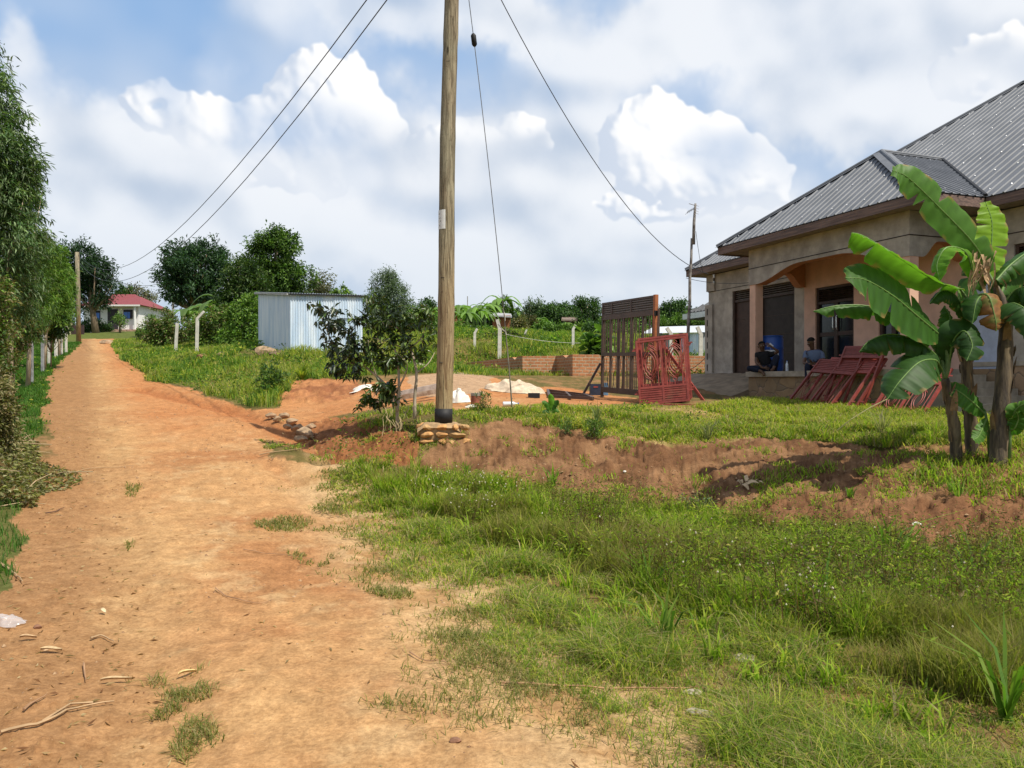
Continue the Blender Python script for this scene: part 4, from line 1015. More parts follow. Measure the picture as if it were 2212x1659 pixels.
# roof
def roof_face(name, pts, ribm=RMET, gap=.235, rib_h=.03, parent=house, mbs=None):
    """pts local (u,v,z) planar polygon, first edge = eave; ribs run up the slope"""
    p = [Vector((a, b, c - Z0)) for a, b, c in pts]; ex = (p[1] - p[0]).normalized(); nrm = (p[1] - p[0]).cross(p[2] - p[0]).normalized()
    if nrm.z < 0: nrm = -nrm
    ey = nrm.cross(ex); 
    if ey.z < 0: ey = -ey
    q = [((a - p[0]).dot(ex), (a - p[0]).dot(ey)) for a in p]
    mb = MB(); mb.add(p + [a - nrm * .02 for a in p], [tuple(range(len(p)))[::1], tuple(range(2 * len(p) - 1, len(p) - 1, -1))])
    xs = [a for a, b in q]; x = min(xs) + .06
    while x < max(xs) - .03:
        ys = []
        for i in range(len(q)):
            (x0, y0), (x1, y1) = q[i], q[(i + 1) % len(q)]
            if (x0 - x) * (x1 - x) < 0: ys.append(y0 + (y1 - y0) * (x - x0) / (x1 - x0))
        if len(ys) >= 2:
            a = p[0] + ex * x + ey * (min(ys) - .015); b = p[0] + ex * x + ey * (max(ys) - .02)
            if (b - a).length > .1:
                w0, w1, hh = .026, .014, rib_h * .8
                vs = []
                for e in (a, b):
                    vs += [e - ex * w0, e - ex * w1 + nrm * hh, e + ex * w1 + nrm * hh, e + ex * w0]
                mb.add(vs, [(0, 1, 5, 4), (1, 2, 6, 5), (2, 3, 7, 6), (0, 3, 2, 1), (4, 5, 6, 7)])
        x += gap
    o = mb.build(name, ribm, parent, local=True)
    hgt_ = max(b for a, b in q); sb = MB(); yv = .35; rr2 = random.Random(len(name))
    while yv < hgt_ - .2:
        xs_ = []
        for i in range(len(q)):
            (x0, y0), (x1, y1) = q[i], q[(i + 1) % len(q)]
            if (y0 - yv) * (y1 - yv) < 0: xs_.append(x0 + (x1 - x0) * (yv - y0) / (y1 - y0))
        if len(xs_) >= 2:
            x = min(xs_) + .2
            while x < max(xs_) - .15:
                cpt = p[0] + ex * (x + rr2.uniform(-.02, .02)) + ey * (yv + rr2.uniform(-.03, .03)) + nrm * .012
                sb.add([cpt - ex * .014 - ey * .014, cpt + ex * .014 - ey * .014, cpt + ex * .014 + ey * .014, cpt - ex * .014 + ey * .014, cpt + nrm * .014], [(0, 1, 4), (1, 2, 4), (2, 3, 4), (3, 0, 4)])
                x += gap * 2
        yv += 1.05
    if sb.v: tag(sb.build('roof_screws', mat('screw_heads', (.62, .63, .65), .35, .6, bump=0), o, local=True), kind='stuff')
    return o
vE = 1.1; uL = -4.69; dd_ = 6.45; SL = 4.5 / 6.45
zP = EAVE + 4.5; RU = UR + .5; dB = 12.6
pkL = (uL + dd_, vE + dd_, zP); pkR = (RU - dd_ if RU - dd_ > uL + dd_ else uL + dd_ + .3, vE + dd_, zP)
roof = roof_face('roof', [(uL, vE, EAVE), (RU, vE, EAVE), pkR, pkL])
roof_face('roof_side', [(uL, vE, EAVE), (uL, vE + 2 * dd_, EAVE), pkL], parent=roof)
roof_face('roof_side', [(RU, vE, EAVE), (RU, vE + 2 * dd_, EAVE), pkR], parent=roof)
roof_face('roof_back', [(uL, vE + 2 * dd_, EAVE), (RU, vE + 2 * dd_, EAVE), pkR, pkL], parent=roof)
pu0, pu1, pv = -.755, 5.80, -.45; ap = (2.52, 1.86, 7.02); rz_v = 3.76
proof = roof_face('porch_roof', [(pu0, pv, EAVE), (pu1, pv, EAVE), ap])
roof_face('porch_roof_side', [(pu0, pv, EAVE), (pu0, vE, EAVE), (2.52, rz_v, 7.02), ap], parent=proof, gap=.2)
roof_face('porch_roof_side', [(pu1, pv, EAVE), (pu1, vE, EAVE), (2.52, rz_v, 7.02), ap], parent=proof, gap=.2)
def cap(a, b, w=.13, m=RMET, parent=roof):
    a = Vector((a[0], a[1], a[2] - Z0 + .035)); b = Vector((b[0], b[1], b[2] - Z0 + .035))
    mb = MB(); mb.tube([a, b], .045, 8); d = (b - a).normalized(); s = d.cross(Vector((0, 0, 1))).normalized() * w
    dn = Vector((0, 0, -.07)); mb.add([a + s + dn, b + s + dn, b, a, a - s + dn, b - s + dn], [(0, 1, 2, 3), (3, 2, 5, 4)])
    mb.build('ridge_cap', m, parent, local=True)
cap((uL, vE, EAVE), pkL); cap(pkL, pkR); cap((pu0, pv, EAVE), ap, parent=proof); cap((pu1, pv, EAVE), ap, .2, parent=proof); cap(ap, (2.52, rz_v, 7.02), parent=proof); cap(pkR, (RU, vE, EAVE))
MB().tube([(pu1, vE, EAVE - Z0 + .02), (2.52, rz_v, 7.02 - Z0 + .02)], .05, 6).build('valley_gutter', BLACK, proof, local=True)
def fascia(pts, z0=4.96, z1=5.15, parent=house):
    mb = MB()
    for (a, b) in zip(pts[:-1], pts[1:]):
        mb.beam((a[0], a[1], (z0 + z1) / 2 - Z0), (b[0], b[1], (z0 + z1) / 2 - Z0), .03, z1 - z0)
    mb.build('fascia_board', FASC, parent, local=True)
fascia([(uL + .03, vE + 2 * dd_), (uL + .03, vE + .03), (pu0 + .05, vE + .03)]); fascia([(pu0 + .03, vE), (pu0 + .03, pv + .03), (pu1 - .03, pv + .03), (pu1 - .03, vE)], parent=proof); fascia([(pu1, vE + .03), (RU, vE + .03)])
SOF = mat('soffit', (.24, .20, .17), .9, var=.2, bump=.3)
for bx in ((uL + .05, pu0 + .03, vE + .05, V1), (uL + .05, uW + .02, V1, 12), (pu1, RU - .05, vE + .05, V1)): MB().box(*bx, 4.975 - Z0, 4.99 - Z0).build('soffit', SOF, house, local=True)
for bx in ((pu0 + .05, pu1 - .05, pv + .05, -.004), (pu0 + .05, -.004, -.004, V1), (5.05, pu1 - .05, -.004, V1)): MB().box(*bx, 4.994 - Z0, 5.002 - Z0).build('porch_soffit', SOF, proof, local=True)
# bulb hanging from the wing eave
bl = P(1542, 606, 23.6); bt = thing('light_bulb', 'bare bulb hanging on a short wire under the left eave', 'bulb', bl)
MB().tube([bl, bl + Vector((0, 0, .28))], .006, 5).build('flex', CABLE, bt); MB().tube([bl + Vector((0, 0, -.02)), bl + Vector((0, 0, .07))], .022, 8).build('socket', BLACK, bt)
MB().tube([bl + Vector((0, 0, z)) for z in (-.13, -.12, -.09, -.05, -.015)], [.008, .028, .04, .03, .02], 10).build('glass_bulb', mat('bulb_glass', (.5, .48, .42), .2, bump=0), bt, smooth=True)
MB().tube([P(1542, 593, 23.6) + Vector((0, 0, 0.0)), P(1542, 600, 23.6)], .03, 8).build('ceiling_rose', WHITE, bt)
cable('wall_cable', 'thin black cable drooping along the wing wall below the eave', hw(-4.5, 1.02, 4.9), hw(-.05, 1.0, 4.34), .16, .008, CABLE)

# ---------------------------------------------------------------- barrel, bottle, people on the porch
ub = u_at(1667, .62); bc = hw(ub, .62, FLz)
bar = thing('water_barrel', 'blue plastic barrel with white paper label standing on the porch behind the seated man', 'barrel', bc)
BLUE = mat('blue_plastic', (.018, .085, .36), .38, var=.12, scale=3, bump=.05, spec=.5)
prof = [(.0, .0), (.25, 0), (.285, .03), (.29, .12), (.29, .28), (.298, .30), (.298, .33), (.29, .35), (.29, .58), (.298, .60), (.298, .63), (.29, .65), (.288, .84), (.27, .90), (.285, .915), (.285, .935), (.26, .935), (.25, .905), (.0, .905)]
mb = MB(); n = 40
for r_, z in prof:
    for k in range(n): mb.v.append((bc.x + cos(2 * pi * k / n) * r_, bc.y + sin(2 * pi * k / n) * r_, bc.z + z))
for i in range(len(prof) - 1):
    for k in range(n): a = i * n + k; b_ = i * n + (k + 1) % n; mb.f.append((a, b_, b_ + n, a + n))
mb.build('drum', BLUE, bar, smooth=True)
view = (Vector((0, 0, 0)) - Vector((bc.x, bc.y, 0))).normalized(); va = atan2(view.y, view.x)
def curved_patch(a0, a1, z0, z1, r=.2935, n=10):
    mb = MB(); mb.grid(lambda s, t: (bc.x + cos(va + a0 + (a1 - a0) * s) * r, bc.y + sin(va + a0 + (a1 - a0) * s) * r, bc.z + z0 + (z1 - z0) * t), n, 1); return mb
lab = curved_patch(-.75, .62, .40, .56).build('paper_label', WHITE, bar)
mb = MB(); mb.grid(lambda s, t: (bc.x + cos(va - .12 + (s + t - 1) * .28) * .2935, bc.y + sin(va - .12 + (s + t - 1) * .28) * .2935, bc.z + .66 + (s - t) * .085), 8, 8); mb.build('hazard_diamond', WHITE, bar)
def text_mesh(s, size):
    cu = bpy.data.curves.new('t', 'FONT'); cu.body = s; cu.size = size; cu.extrude = 0; cu.align_x = 'CENTER'; cu.offset = size * .02
    ob = bpy.data.objects.new('t', cu); COL.objects.link(ob); dg = bpy.context.evaluated_depsgraph_get(); me = ob.evaluated_get(dg).to_mesh()
    vs = [tuple(v.co) for v in me.vertices]; fs = [tuple(p.vertices) for p in me.polygons]; ob.evaluated_get(dg).to_mesh_clear(); bpy.data.objects.remove(ob); bpy.data.curves.remove(cu); return vs, fs
vs, fs = text_mesh('rami', .17)
mesh_obj('label_text', [(bc.x + cos(va + x / .296) * .296, bc.y + sin(va + x / .296) * .296, bc.z + .43 + y) for x, y, z in vs], fs, BLACK, lab)

def skin(name, verts, edges, radii, m, parent, sub=2):
    me = bpy.data.meshes.new(name); off = origin_of(parent)
    me.from_pydata([tuple(Vector(v)) for v in verts], edges, []); me.update()
    ob = bpy.data.objects.new(name, me); COL.objects.link(ob); me.skin_vertices or ob.modifiers.new('s', 'SKIN')
    if 's' not in ob.modifiers: ob.modifiers.new('s', 'SKIN')
    sv = me.skin_vertices[0].data
    for i, r_ in enumerate(radii): sv[i].radius = (r_, r_) if not hasattr(r_, '__len__') else r_
    sv[0].use_root = True
    ob.modifiers['s'].use_smooth_shade = True
    mo = ob.modifiers.new('d', 'SUBSURF'); mo.levels = sub; mo.render_levels = sub
    dg = bpy.context.evaluated_depsgraph_get(); me2 = bpy.data.meshes.new_from_object(ob.evaluated_get(dg)); me2.name = name
    bpy.data.objects.remove(ob); me2.materials.clear(); me2.materials.append(m); me2.polygons.foreach_set('use_smooth', np.ones(len(me2.polygons), dtype=bool))
    o = bpy.data.objects.new(name, me2); COL.objects.link(o); o.parent = parent; return o
SKINM = mat('brown_skin', (.11, .058, .034), .5, var=.12, scale=12, bump=.05, spec=.4)
def person(label, base, rz, J, shirt, trousers, hair, headdir=(0, -1, 0), sleeve=1.0, lo_ext=0.0):
    """J: joints in local metres (x = image right, y = away from viewer, z = up)"""
    root = thing('person', label, 'person', base, rotz=rz)
    V = []; E = []; Rr_ = []
    def a(p, r_, frm=None):
        V.append(Vector(p)); Rr_.append(r_); 
        if frm is not None: E.append((frm, len(V) - 1))
        return len(V) - 1
    pel = a(J['pel'], .125); ab = a(Vector(J['pel']).lerp(Vector(J['chest']), .5), .12, pel); ch = a(J['chest'], .14, ab)
    nb = a(Vector(J['chest']).lerp(Vector(J['neck']), .75), .10, ch); nk = a(J['neck'], .052, nb)
    hd = Vector(J['head']); up = (hd - Vector(J['neck'])).normalized(); f = Vector(headdir).normalized()
    h1 = a(hd - up * .07, .058, nk); h2 = a(hd + f * .004, .083, h1); h3 = a(hd + up * .075, .080, h2); a(hd + up * .125, .05, h3)
    for s in ('L', 'R'):
        sh = a(J['sh' + s], .058, nb); el_ = a(J['el' + s], .041, sh); wr = a(J['wr' + s], .027, el_)
        hnd = Vector(J['hand' + s]); d = (hnd - Vector(J['wr' + s])).normalized(); pm = a(hnd, (.036, .02), wr)
        sd_ = d.cross(f).normalized() if d.cross(f).length > .1 else Vector((1, 0, 0)); cu_ = d.cross(sd_).normalized()
        for k, (o_, ln) in enumerate(((-.03, .062), (-.01, .075), (.01, .07), (.03, .055))):
            k1 = a(hnd + d * .045 + sd_ * o_, .0095, pm); k2 = a(hnd + d * (.045 + ln * .55) + sd_ * o_ * 1.1 + cu_ * .012, .0085, k1); a(hnd + d * (.045 + ln * .85) + sd_ * o_ * 1.1 + cu_ * .035, .007, k2)
        t1 = a(hnd - sd_ * .042 + d * .005, .011, pm); a(hnd - sd_ * .06 + d * .04 + cu_ * .012, .009, t1)
        hp = a(J['hip' + s], .095, pel); kn_ = a(J['kn' + s], .062, hp); an = a(J['an' + s], .038, kn_); a(J['ft' + s], (.045, .03), an)
    skin('body', V, E, Rr_, SKINM, root)
    # face details
    fx = f.cross(up).normalized(); mbf = MB()
    for s in (-1, 1): rock(mbf, hd + f * .080 + fx * .032 * s + up * .012, (.012, .008, .009), 3)
    mbf.build('eyes', mat('eye', (.5, .48, .44), .3, bump=0), root, local=True)
    MB().tube([hd + f * .078 + up * .02, hd + f * .098 - up * .012, hd + f * .082 - up * .022], [.010, .016, .012], 6).build('nose', SKINM, root, local=True, smooth=True)
    MB().tube([hd + f * .076 + fx * .026 - up * .048, hd + f * .087 - up * .05, hd + f * .076 - fx * .026 - up * .048], .008, 6).build('mouth', mat('lips', (.12, .045, .035), .5, bump=0), root, local=True, smooth=True)
    for s in (-1, 1): MB().tube([hd + fx * .083 * s + up * .03, hd + fx * .096 * s + up * .01 - f * .012, hd + fx * .083 * s - up * .025], [.010, .016, .009], 6).build('ear', SKINM, root, local=True, smooth=True)
    mbh = MB(); 
    u3 = fx; 
    def hf(a_, b_):
        th = a_ * 2 * pi; ph = b_ * pi * (.46 - .07 * sin(th)); rr = .092
        dd = u3 * cos(th) * sin(ph) + f * sin(th) * sin(ph) * 1.05 + up * cos(ph) * 1.02
        cut = 1 + .0 * sin(th); return hd + up * .044 - f * .010 + dd * rr * cut
    mbh.grid(hf, 20, 8); mbh.build('hair', hair, root, local=True, smooth=True)
    # shirt
    V2 = []; E2 = []; R2 = []
    def b(p, r_, frm=None):
        V2.append(Vector(p)); R2.append(r_)
        if frm is not None: E2.append((frm, len(V2) - 1))
        return len(V2) - 1
    p0 = b(J['pel'], .15); p1 = b(Vector(J['pel']).lerp(Vector(J['chest']), .5), .145, p0); p2 = b(J['chest'], .165, p1); p3 = b(Vector(J['chest']).lerp(Vector(J['neck']), .72), .115, p2); b(Vector(J['chest']).lerp(Vector(J['neck']), .93), .068, p3)
    for s in ('L', 'R'): q0 = b(J['sh' + s], .074, p3); b(Vector(J['sh' + s]).lerp(Vector(J['el' + s]), .62 * sleeve), .062, q0)
    skin('shirt', V2, E2, R2, shirt, root)
    V2.clear(); E2.clear(); R2.clear()
    p0 = b(Vector(J['pel']) - Vector((0, 0, .01)), .142)
    for s in ('L', 'R'): q0 = b(J['hip' + s], .108, p0); q1 = b(J['kn' + s], .076, q0); b(Vector(J['kn' + s]).lerp(Vector(J['an' + s]), .85), .058, q1)
    skin('trousers', V2, E2, R2, trousers, root)
    return root
K = .00178
def zp(x, y, dep=0.0): return ((x - 480) * K, dep, (790 - y) * K)
base1 = hw(u_at(1659, .12), .12, FLz)
rz1 = -math.atan2(base1.x, base1.y)
J1 = dict(pel=zp(495, 735, .06), chest=zp(430, 610, .08), neck=zp(408, 505, .06), head=zp(398, 432, .02), shL=zp(330, 545, .07), shR=zp(520, 550, .06),
          elL=zp(318, 655, .0), wrL=zp(400, 735, -.16), handL=zp(440, 742, -.2), elR=zp(622, 512, -.10), wrR=zp(530, 445, -.12), handR=zp(500, 425, -.13),
          hipL=zp(455, 755, .0), hipR=zp(540, 755, .0), knL=zp(200, 742, -.13), anL=zp(400, 790, -.22), ftL=zp(438, 850, -.26), knR=zp(602, 565, -.22), anR=zp(555, 755, -.28), ftR=zp(520, 780, -.36))
BSH = mat('black_shirt', (.012, .012, .014), .9, var=.3, bump=.4); JEAN = mat('navy_jeans', (.012, .017, .035), .9, var=.3, bump=.4); HAIR = mat('black_hair', (.008, .007, .006), .9, bump=.6, bscale=120)
SKINM.node_tree.nodes['Principled BSDF'].inputs['Roughness'].default_value = .45
person('man in black shirt and dark jeans sitting on the porch edge with one knee raised', base1, rz1, J1, BSH, JEAN, HAIR, headdir=(.15, -1, .05))
base2 = hw(u_at(1752, .30), .30, FLz); rz2 = -math.atan2(base2.x, base2.y)
dyy = (z_at(1752, 741, .30) - FLz)
hz = dyy
J2 = dict(pel=(.10, .10, .12), chest=(.07, .08, hz - .40), neck=(.035, .04, hz - .155), head=(0, 0, hz), shL=(-.11, .02, hz - .235), shR=(.24, .10, hz - .245), elL=(-.16, -.16, hz - .48), elR=(.27, -.1, hz - .5), wrL=(-.05, -.34, hz - .5), wrR=(.06, -.34, hz - .5),
          handL=(.0, -.38, hz - .5), handR=(.02, -.40, hz - .47), hipL=(.0, .04, .12), hipR=(.2, .04, .12), knL=(-.08, -.36, .12), knR=(.2, -.38, .12), anL=(-.08, -.42, -.30), anR=(.2, -.44, -.30), ftL=(-.09, -.5, -.36), ftR=(.2, -.53, -.36))
person('man in light blue shirt, head bowed, sitting behind the leaning red window frames', base2, rz2, J2, mat('blue_shirt', (.12, .16, .25), .9, var=.2, bump=.3), JEAN, HAIR, headdir=(-.8, -.55, -.35))
def bottle(label, p, axis, r=.035, ln=.24, m=None):
    p = Vector(p); axis = Vector(axis).normalized(); root = thing('plastic_bottle', label, 'bottle', p)
    t = [0, .02, .1, .45, .62, .75, .85, .88, 1.0]; rr = [.8, 1, 1, .95, 1, .85, .4, .36, .36]
    MB().tube([p + axis * ln * a for a in t], [r * x for x in rr], 12).build('bottle_body', m or mat('clear_plastic', (.62, .68, .74), .12, var=.1, bump=0, spec=.8), root, smooth=True)
    MB().tube([p + axis * ln, p + axis * (ln + .02)], r * .42, 10).build('cap', mat('blue_cap', (.05, .15, .5), .4, bump=0), root)
bottle('small clear water bottle standing on the porch slab between the two men', hw(u_at(1700, .15), .15, FLz), (0, 0, 1))

# ---------------------------------------------------------------- welded frames
RED = mat('red_oxide_paint', (.31, .062, .050), .55, var=.25, scale=7, bump=.2, dirt=(.25, .09, .06), spec=.4)
DRED = mat('dark_red_paint', (.21, .042, .030), .5, var=.2, scale=5, bump=.15, spec=.4)
BRN = mat('dark_brown_paint', (.075, .048, .038), .5, var=.2, scale=4, bump=.15, dirt=(.10, .06, .045), spec=.4)
ORUST = mat('orange_primer_steel', (.34, .12, .05), .6, var=.2, scale=4, bump=.2)
def frame_mw(BL, BR, TL):
    x = (BR - BL).normalized(); z = (TL - BL); z = (z - x * z.dot(x)); hgt = z.length; z.normalize(); y = z.cross(x)
    M = Matrix((x, y, z)).transposed().to_4x4(); M.translation = BL; return M, (BR - BL).length, hgt
def grille_panel(name, label, BL, BR, TL, m, louver_top=True, lh=.24, scroll=True, cat='window frame', group='red window frames leaning on the porch', lugs=True, arms=True):
    M, w, h = frame_mw(BL, BR, TL)
    root = thing(name, label, cat, BL, group, mw=M)
    t = .045; d = .05
    fr = MB(); fr.box(0, t, 0, d, 0, h); fr.box(w - t, w, 0, d, 0, h); fr.box(t, w - t, .002, d - .002, 0, t); fr.box(t, w - t, .002, d - .002, h - t, h)
    lz0, lz1 = (h * (1 - lh), h - t) if louver_top else (t, h * lh)
    rz = lz0 if louver_top else lz1
    fr.box(t, w - t, .003, d - .003, rz - .05 if louver_top else rz, rz if louver_top else rz + .05)
    fr.build('frame', m, root, local=True)
    ml = MB(); ml.box(w / 2 - .022, w / 2 + .022, .004, d - .004, (lz0 if louver_top else t), (h - t if louver_top else lz1)); ml.box(w / 2 - .02, w / 2 + .02, .006, d - .006, (t if louver_top else rz + .05), (rz - .05 if louver_top else h - t)); ml.build('mullion', m, root, local=True)
    lv = MB()
    for (a, b_) in ((t, w / 2 - .022), (w / 2 + .022, w - t)):
        for i in range(6):
            zc = lz0 + (i + .5) * (lz1 - lz0) / 6; hh = (lz1 - lz0) / 6 * .36
            lv.box(a, b_, .01, .035, zc - hh, zc + hh)
    lv.build('louvre_slats', m, root, local=True)
    if scroll:
        sc_ = MB(); z0, z1 = (t, rz - .05) if louver_top else (rz + .05, h - t)
        for (a, b_) in ((t, w / 2 - .02), (w / 2 + .02, w - t)):
            c = (a + b_) / 2; zc = (z0 + z1) / 2; hw_ = (b_ - a) / 2; yy = .02
            for xx in (a + hw_ * .30, b_ - hw_ * .30): sc_.tube([(xx, yy, z0), (xx, yy, z1)], .009, 4)
            for sgn in (-1, 1):
                for rr_, off in ((1.0, .0), (.78, .06)):
                    pts = []
                    for k in range(15):
                        an_ = radians(-52 + 104 * k / 14); rad_ = (z1 - z0) * .42 * rr_
                        pts.append((c + sgn * (cos(an_) * rad_ - rad_ * .62 - off * .3), yy, zc + sin(an_) * rad_))
                    sc_.tube(pts, .008, 4)
            for zc2 in (z0 + (z1 - z0) * .12, z1 - (z1 - z0) * .12):
                q = .045; sc_.tube([(c, yy, zc2 - q), (c + q, yy, zc2), (c, yy, zc2 + q), (c - q, yy, zc2), (c, yy, zc2 - q)], .008, 4)
                e = z0 if zc2 < zc else z1; sc_.tube([(c, yy, zc2 + (q if e > zc2 else -q)), (c, yy, e)], .007, 4)
                sg = 1 if e > zc2 else -1; sc_.tube([(c - .11, yy, zc2 - sg * .10), (c, yy, zc2 - sg * .02), (c + .11, yy, zc2 - sg * .10)], .008, 4)
        sc_.build('scrollwork', m, root, local=True)
    if lugs:
        for (zz) in (h * .16, h * .84):
            for s, xx in ((-1, 0), (1, w)): MB().box(xx - (.09 if s < 0 else 0), xx + (.09 if s > 0 else 0), .012, .022, zz, zz + .03).build('wall_lug', m, root, local=True)
    return root
gb = lambda px, py, Y: P(px, py, Y)
# front red stack (louvres at the bottom)
def stack(dY, dx, dy_, m, label, lh=.24, sc=True):
    BL = P(1381 + dx, 875 + dy_, 16.9 + dY); BR = P(1490 + dx, 866 + dy_, 16.5 + dY); TL = P(1365 + dx, 738 + dy_, 17.15 + dY)
    return grille_panel('window_grille', label, BL, BR, TL, m, False, lh, sc, group='red window grilles stacked against the brown gate')
stack(0, 0, 0, RED, 'front red window grille of the stack leaning on the brown gate, slats at its bottom')
stack(.10, 5, -6, RED, 'second red window grille, just behind the front one of the stack by the gate')
stack(.24, 2, -3, DRED, 'darker red window grille standing last in the stack by the gate')
# brown gate leaf
BLg = P(1297, 852, 20.0); BRg = P(1412, 864, 17.4); TLg = BLg + Vector((0.0, 0.02, 2.36))
Mg, gw, gh = frame_mw(BLg, BRg, TLg)
gate = thing('gate_leaf', 'tall dark brown welded gate leaf with louvred top standing upright in the yard', 'gate', BLg, mw=Mg)
t = .06; mb = MB(); mb.box(0, t, 0, .06, .0, gh); mb.box(t, gw - .09, .004, .056, .06, .06 + .14); mb.box(t, gw - .09, .004, .056, gh - .05, gh); mb.box(t, gw - .09, .004, .056, gh * .81, gh * .81 + .13); mb.box(t, gw - .09, .004, .056, gh * .42, gh * .42 + .09); mb.build('frame', BRN, gate, local=True)
mb = MB(); mb.box(gw - .09, gw, -.005, .075, -.02, gh + .01); mb.build('hinge_post', ORUST, gate, local=True)
mb = MB()
for a, b_ in ((t, .52), (.58, 1.55), (1.61, gw - .09)):
    for i in range(5): zc = gh * .81 + .13 + (i + .5) * (gh * .19 - .18) / 5; mb.box(a, b_, .012, .04, zc - .014, zc + .014)
MB().box(t, gw - .09, .045, .05, gh * .81 + .13, gh - .05).build('louvre_backing', BRN, gate, local=True)
mb.build('louvre_slats', mat('brown_slats', (.11, .085, .075), .45, var=.2, bump=0, spec=.5), gate, local=True)
mb = MB()
for xx in (.55, 1.58): mb.box(xx - .03, xx + .03, .003, .058, gh * .81 + .13, gh - .05)
for xx in (.50, .93, 1.20, 1.62, 2.15): mb.box(xx - .03, xx + .03, .008, .052, .20, gh * .42); mb.box(xx - .03, xx + .03, .008, .052, gh * .42 + .09, gh * .81)
mb.build('stiles', BRN, gate, local=True)
mb = MB(); rr_ = random.Random(4)
x = .12
while x < gw - .15:
    if all(abs(x - q) > .06 for q in (.50, .93, 1.20, 1.62, 2.15)):
        for (za, zb) in ((.20, gh * .42), (gh * .42 + .09, gh * .81)):
            if rr_.random() < .30:
                k = rr_.uniform(.03, .09) * rr_.choice((-1, 1)); mb.tube([(x + k * sin(pi * s * 2), .03, za + (zb - za) * s) for s in np.linspace(0, 1, 12)], .008, 4)
            else: mb.box(x - .008, x + .008, .02, .04, za, zb)
    x += rr_.uniform(.07, .12)
mb.build('bars', BRN, gate, local=True)
MB().box(gw + .0, gw + .07, -.03, .03, gh * .80, gh * .85).build('hinge', BLACK, gate, local=True)
MB().box(gw + .10, gw + .14, 0, .04, gh * .2, gh * .87).build('drop_bolt', BRN, gate, local=True)
MB().box(.0, .1, .0, .06, -.06, -.002).build('foot', BRN, gate, local=True)
def bar(name, label, p0, p1, w, m, cat='metal bar', d=None):
    o = MB().beam(p0, p1, w, d or w).build(name, m, None, loc=p0); return tag(o, label, cat)
bar('prop_bar', 'brown steel bar propping the gate from its left side', hit(1258, 855), P(1297, 785, 20.0), .06, BRN)
bar('prop_bar', 'red steel bar propping the gate, its foot right of the red grilles', P(1521, 868, 17.0), P(1415, 722, 17.6), .06, RED)
bar('steel_bar', 'long thin red steel bar lying on the lawn right of the grilles', P(1425, 873, 16.4), P(1560, 876, 16.0), .03, RED)
# flat frame on the ground
fa, fb_, fc, fd = hit(1190, 851), hit(1283, 857), hit(1278, 850), hit(1205, 846)
fm = thing('welded_grid', 'flat brown steel frame lying on bare soil left of the gate', 'steel frame', fa)
up_ = Vector((0, 0, .05)); A_, B_ = P(1187, 862, 18.2) , P(1281, 866, 17.6); Cc, Dd = P(1262, 850, 19.6), P(1183, 849, 20.2)
zz = max(A_.z, B_.z, Cc.z, Dd.z); 
for p_ in (A_, B_, Cc, Dd): p_.z = H(p_.x, p_.y) + .05
mb = MB()
for a, b_ in ((A_, B_), (B_, Cc), (Cc, Dd), (Dd, A_)): mb.beam(a, b_, .06, .07)
mb.build('frame', BRN, fm); mb = MB(); mb.beam(A_.lerp(B_, .5), Dd.lerp(Cc, .5), .05, .06); mb.beam(A_.lerp(Dd, .5), B_.lerp(Cc, .5), .05, .06); mb.build('cross_bar', BRN, fm)
# panels leaning on the porch
def lean(label, pxBL, pyBL, pxBR, pyBR, tv, lh=.25, m=DRED, sc=True, hgt=1.33, vb=-1.0, vt=-.12, du=0.0, drop=0.0):
    uB = u_at(pxBL, vb); uR_ = u_at(pxBR, vb)
    p0 = hw(uB, vb, 0); p1 = hw(uR_, vb, 0)
    zb = min(H(p0.x, p0.y), H(p1.x, p1.y)) + .01 - drop
    p0.z = H(p0.x, p0.y) - .01; p1.z = H(p1.x, p1.y) - .01
    T = hw(uB + du, vt, p0.z + sqrt(max(.1, hgt ** 2 - (vt - vb) ** 2)))
    return grille_panel('window_frame', label, p0, p1, T, m, True, lh, sc)
lean('leftmost red window frame leaning on the porch, slatted panel across its top', 1697, 862, 1788, 872, 0, m=DRED, sc=True)
lean('second red window frame from the left leaning on the porch, partly hidden', 1728, 864, 1826, 876, 0, m=RED, vb=-.88, vt=-.06, sc=False)
lean('third red window frame from the left leaning on the porch, bright sunlit upright', 1752, 866, 1845, 878, 0, m=DRED, vb=-.80, vt=.0, sc=False)
lean('red window frame with flatter top leaning behind the others near the second man', 1775, 866, 1862, 874, 0, m=DRED, vb=-.62, vt=-.03, hgt=1.42, sc=False, lh=.16)
lean('rightmost red window frame leaning on the porch behind the banana leaf', 1878, 874, 1990, 884, 0, m=RED, vb=-.75, vt=-.04, hgt=1.15, lh=.3)
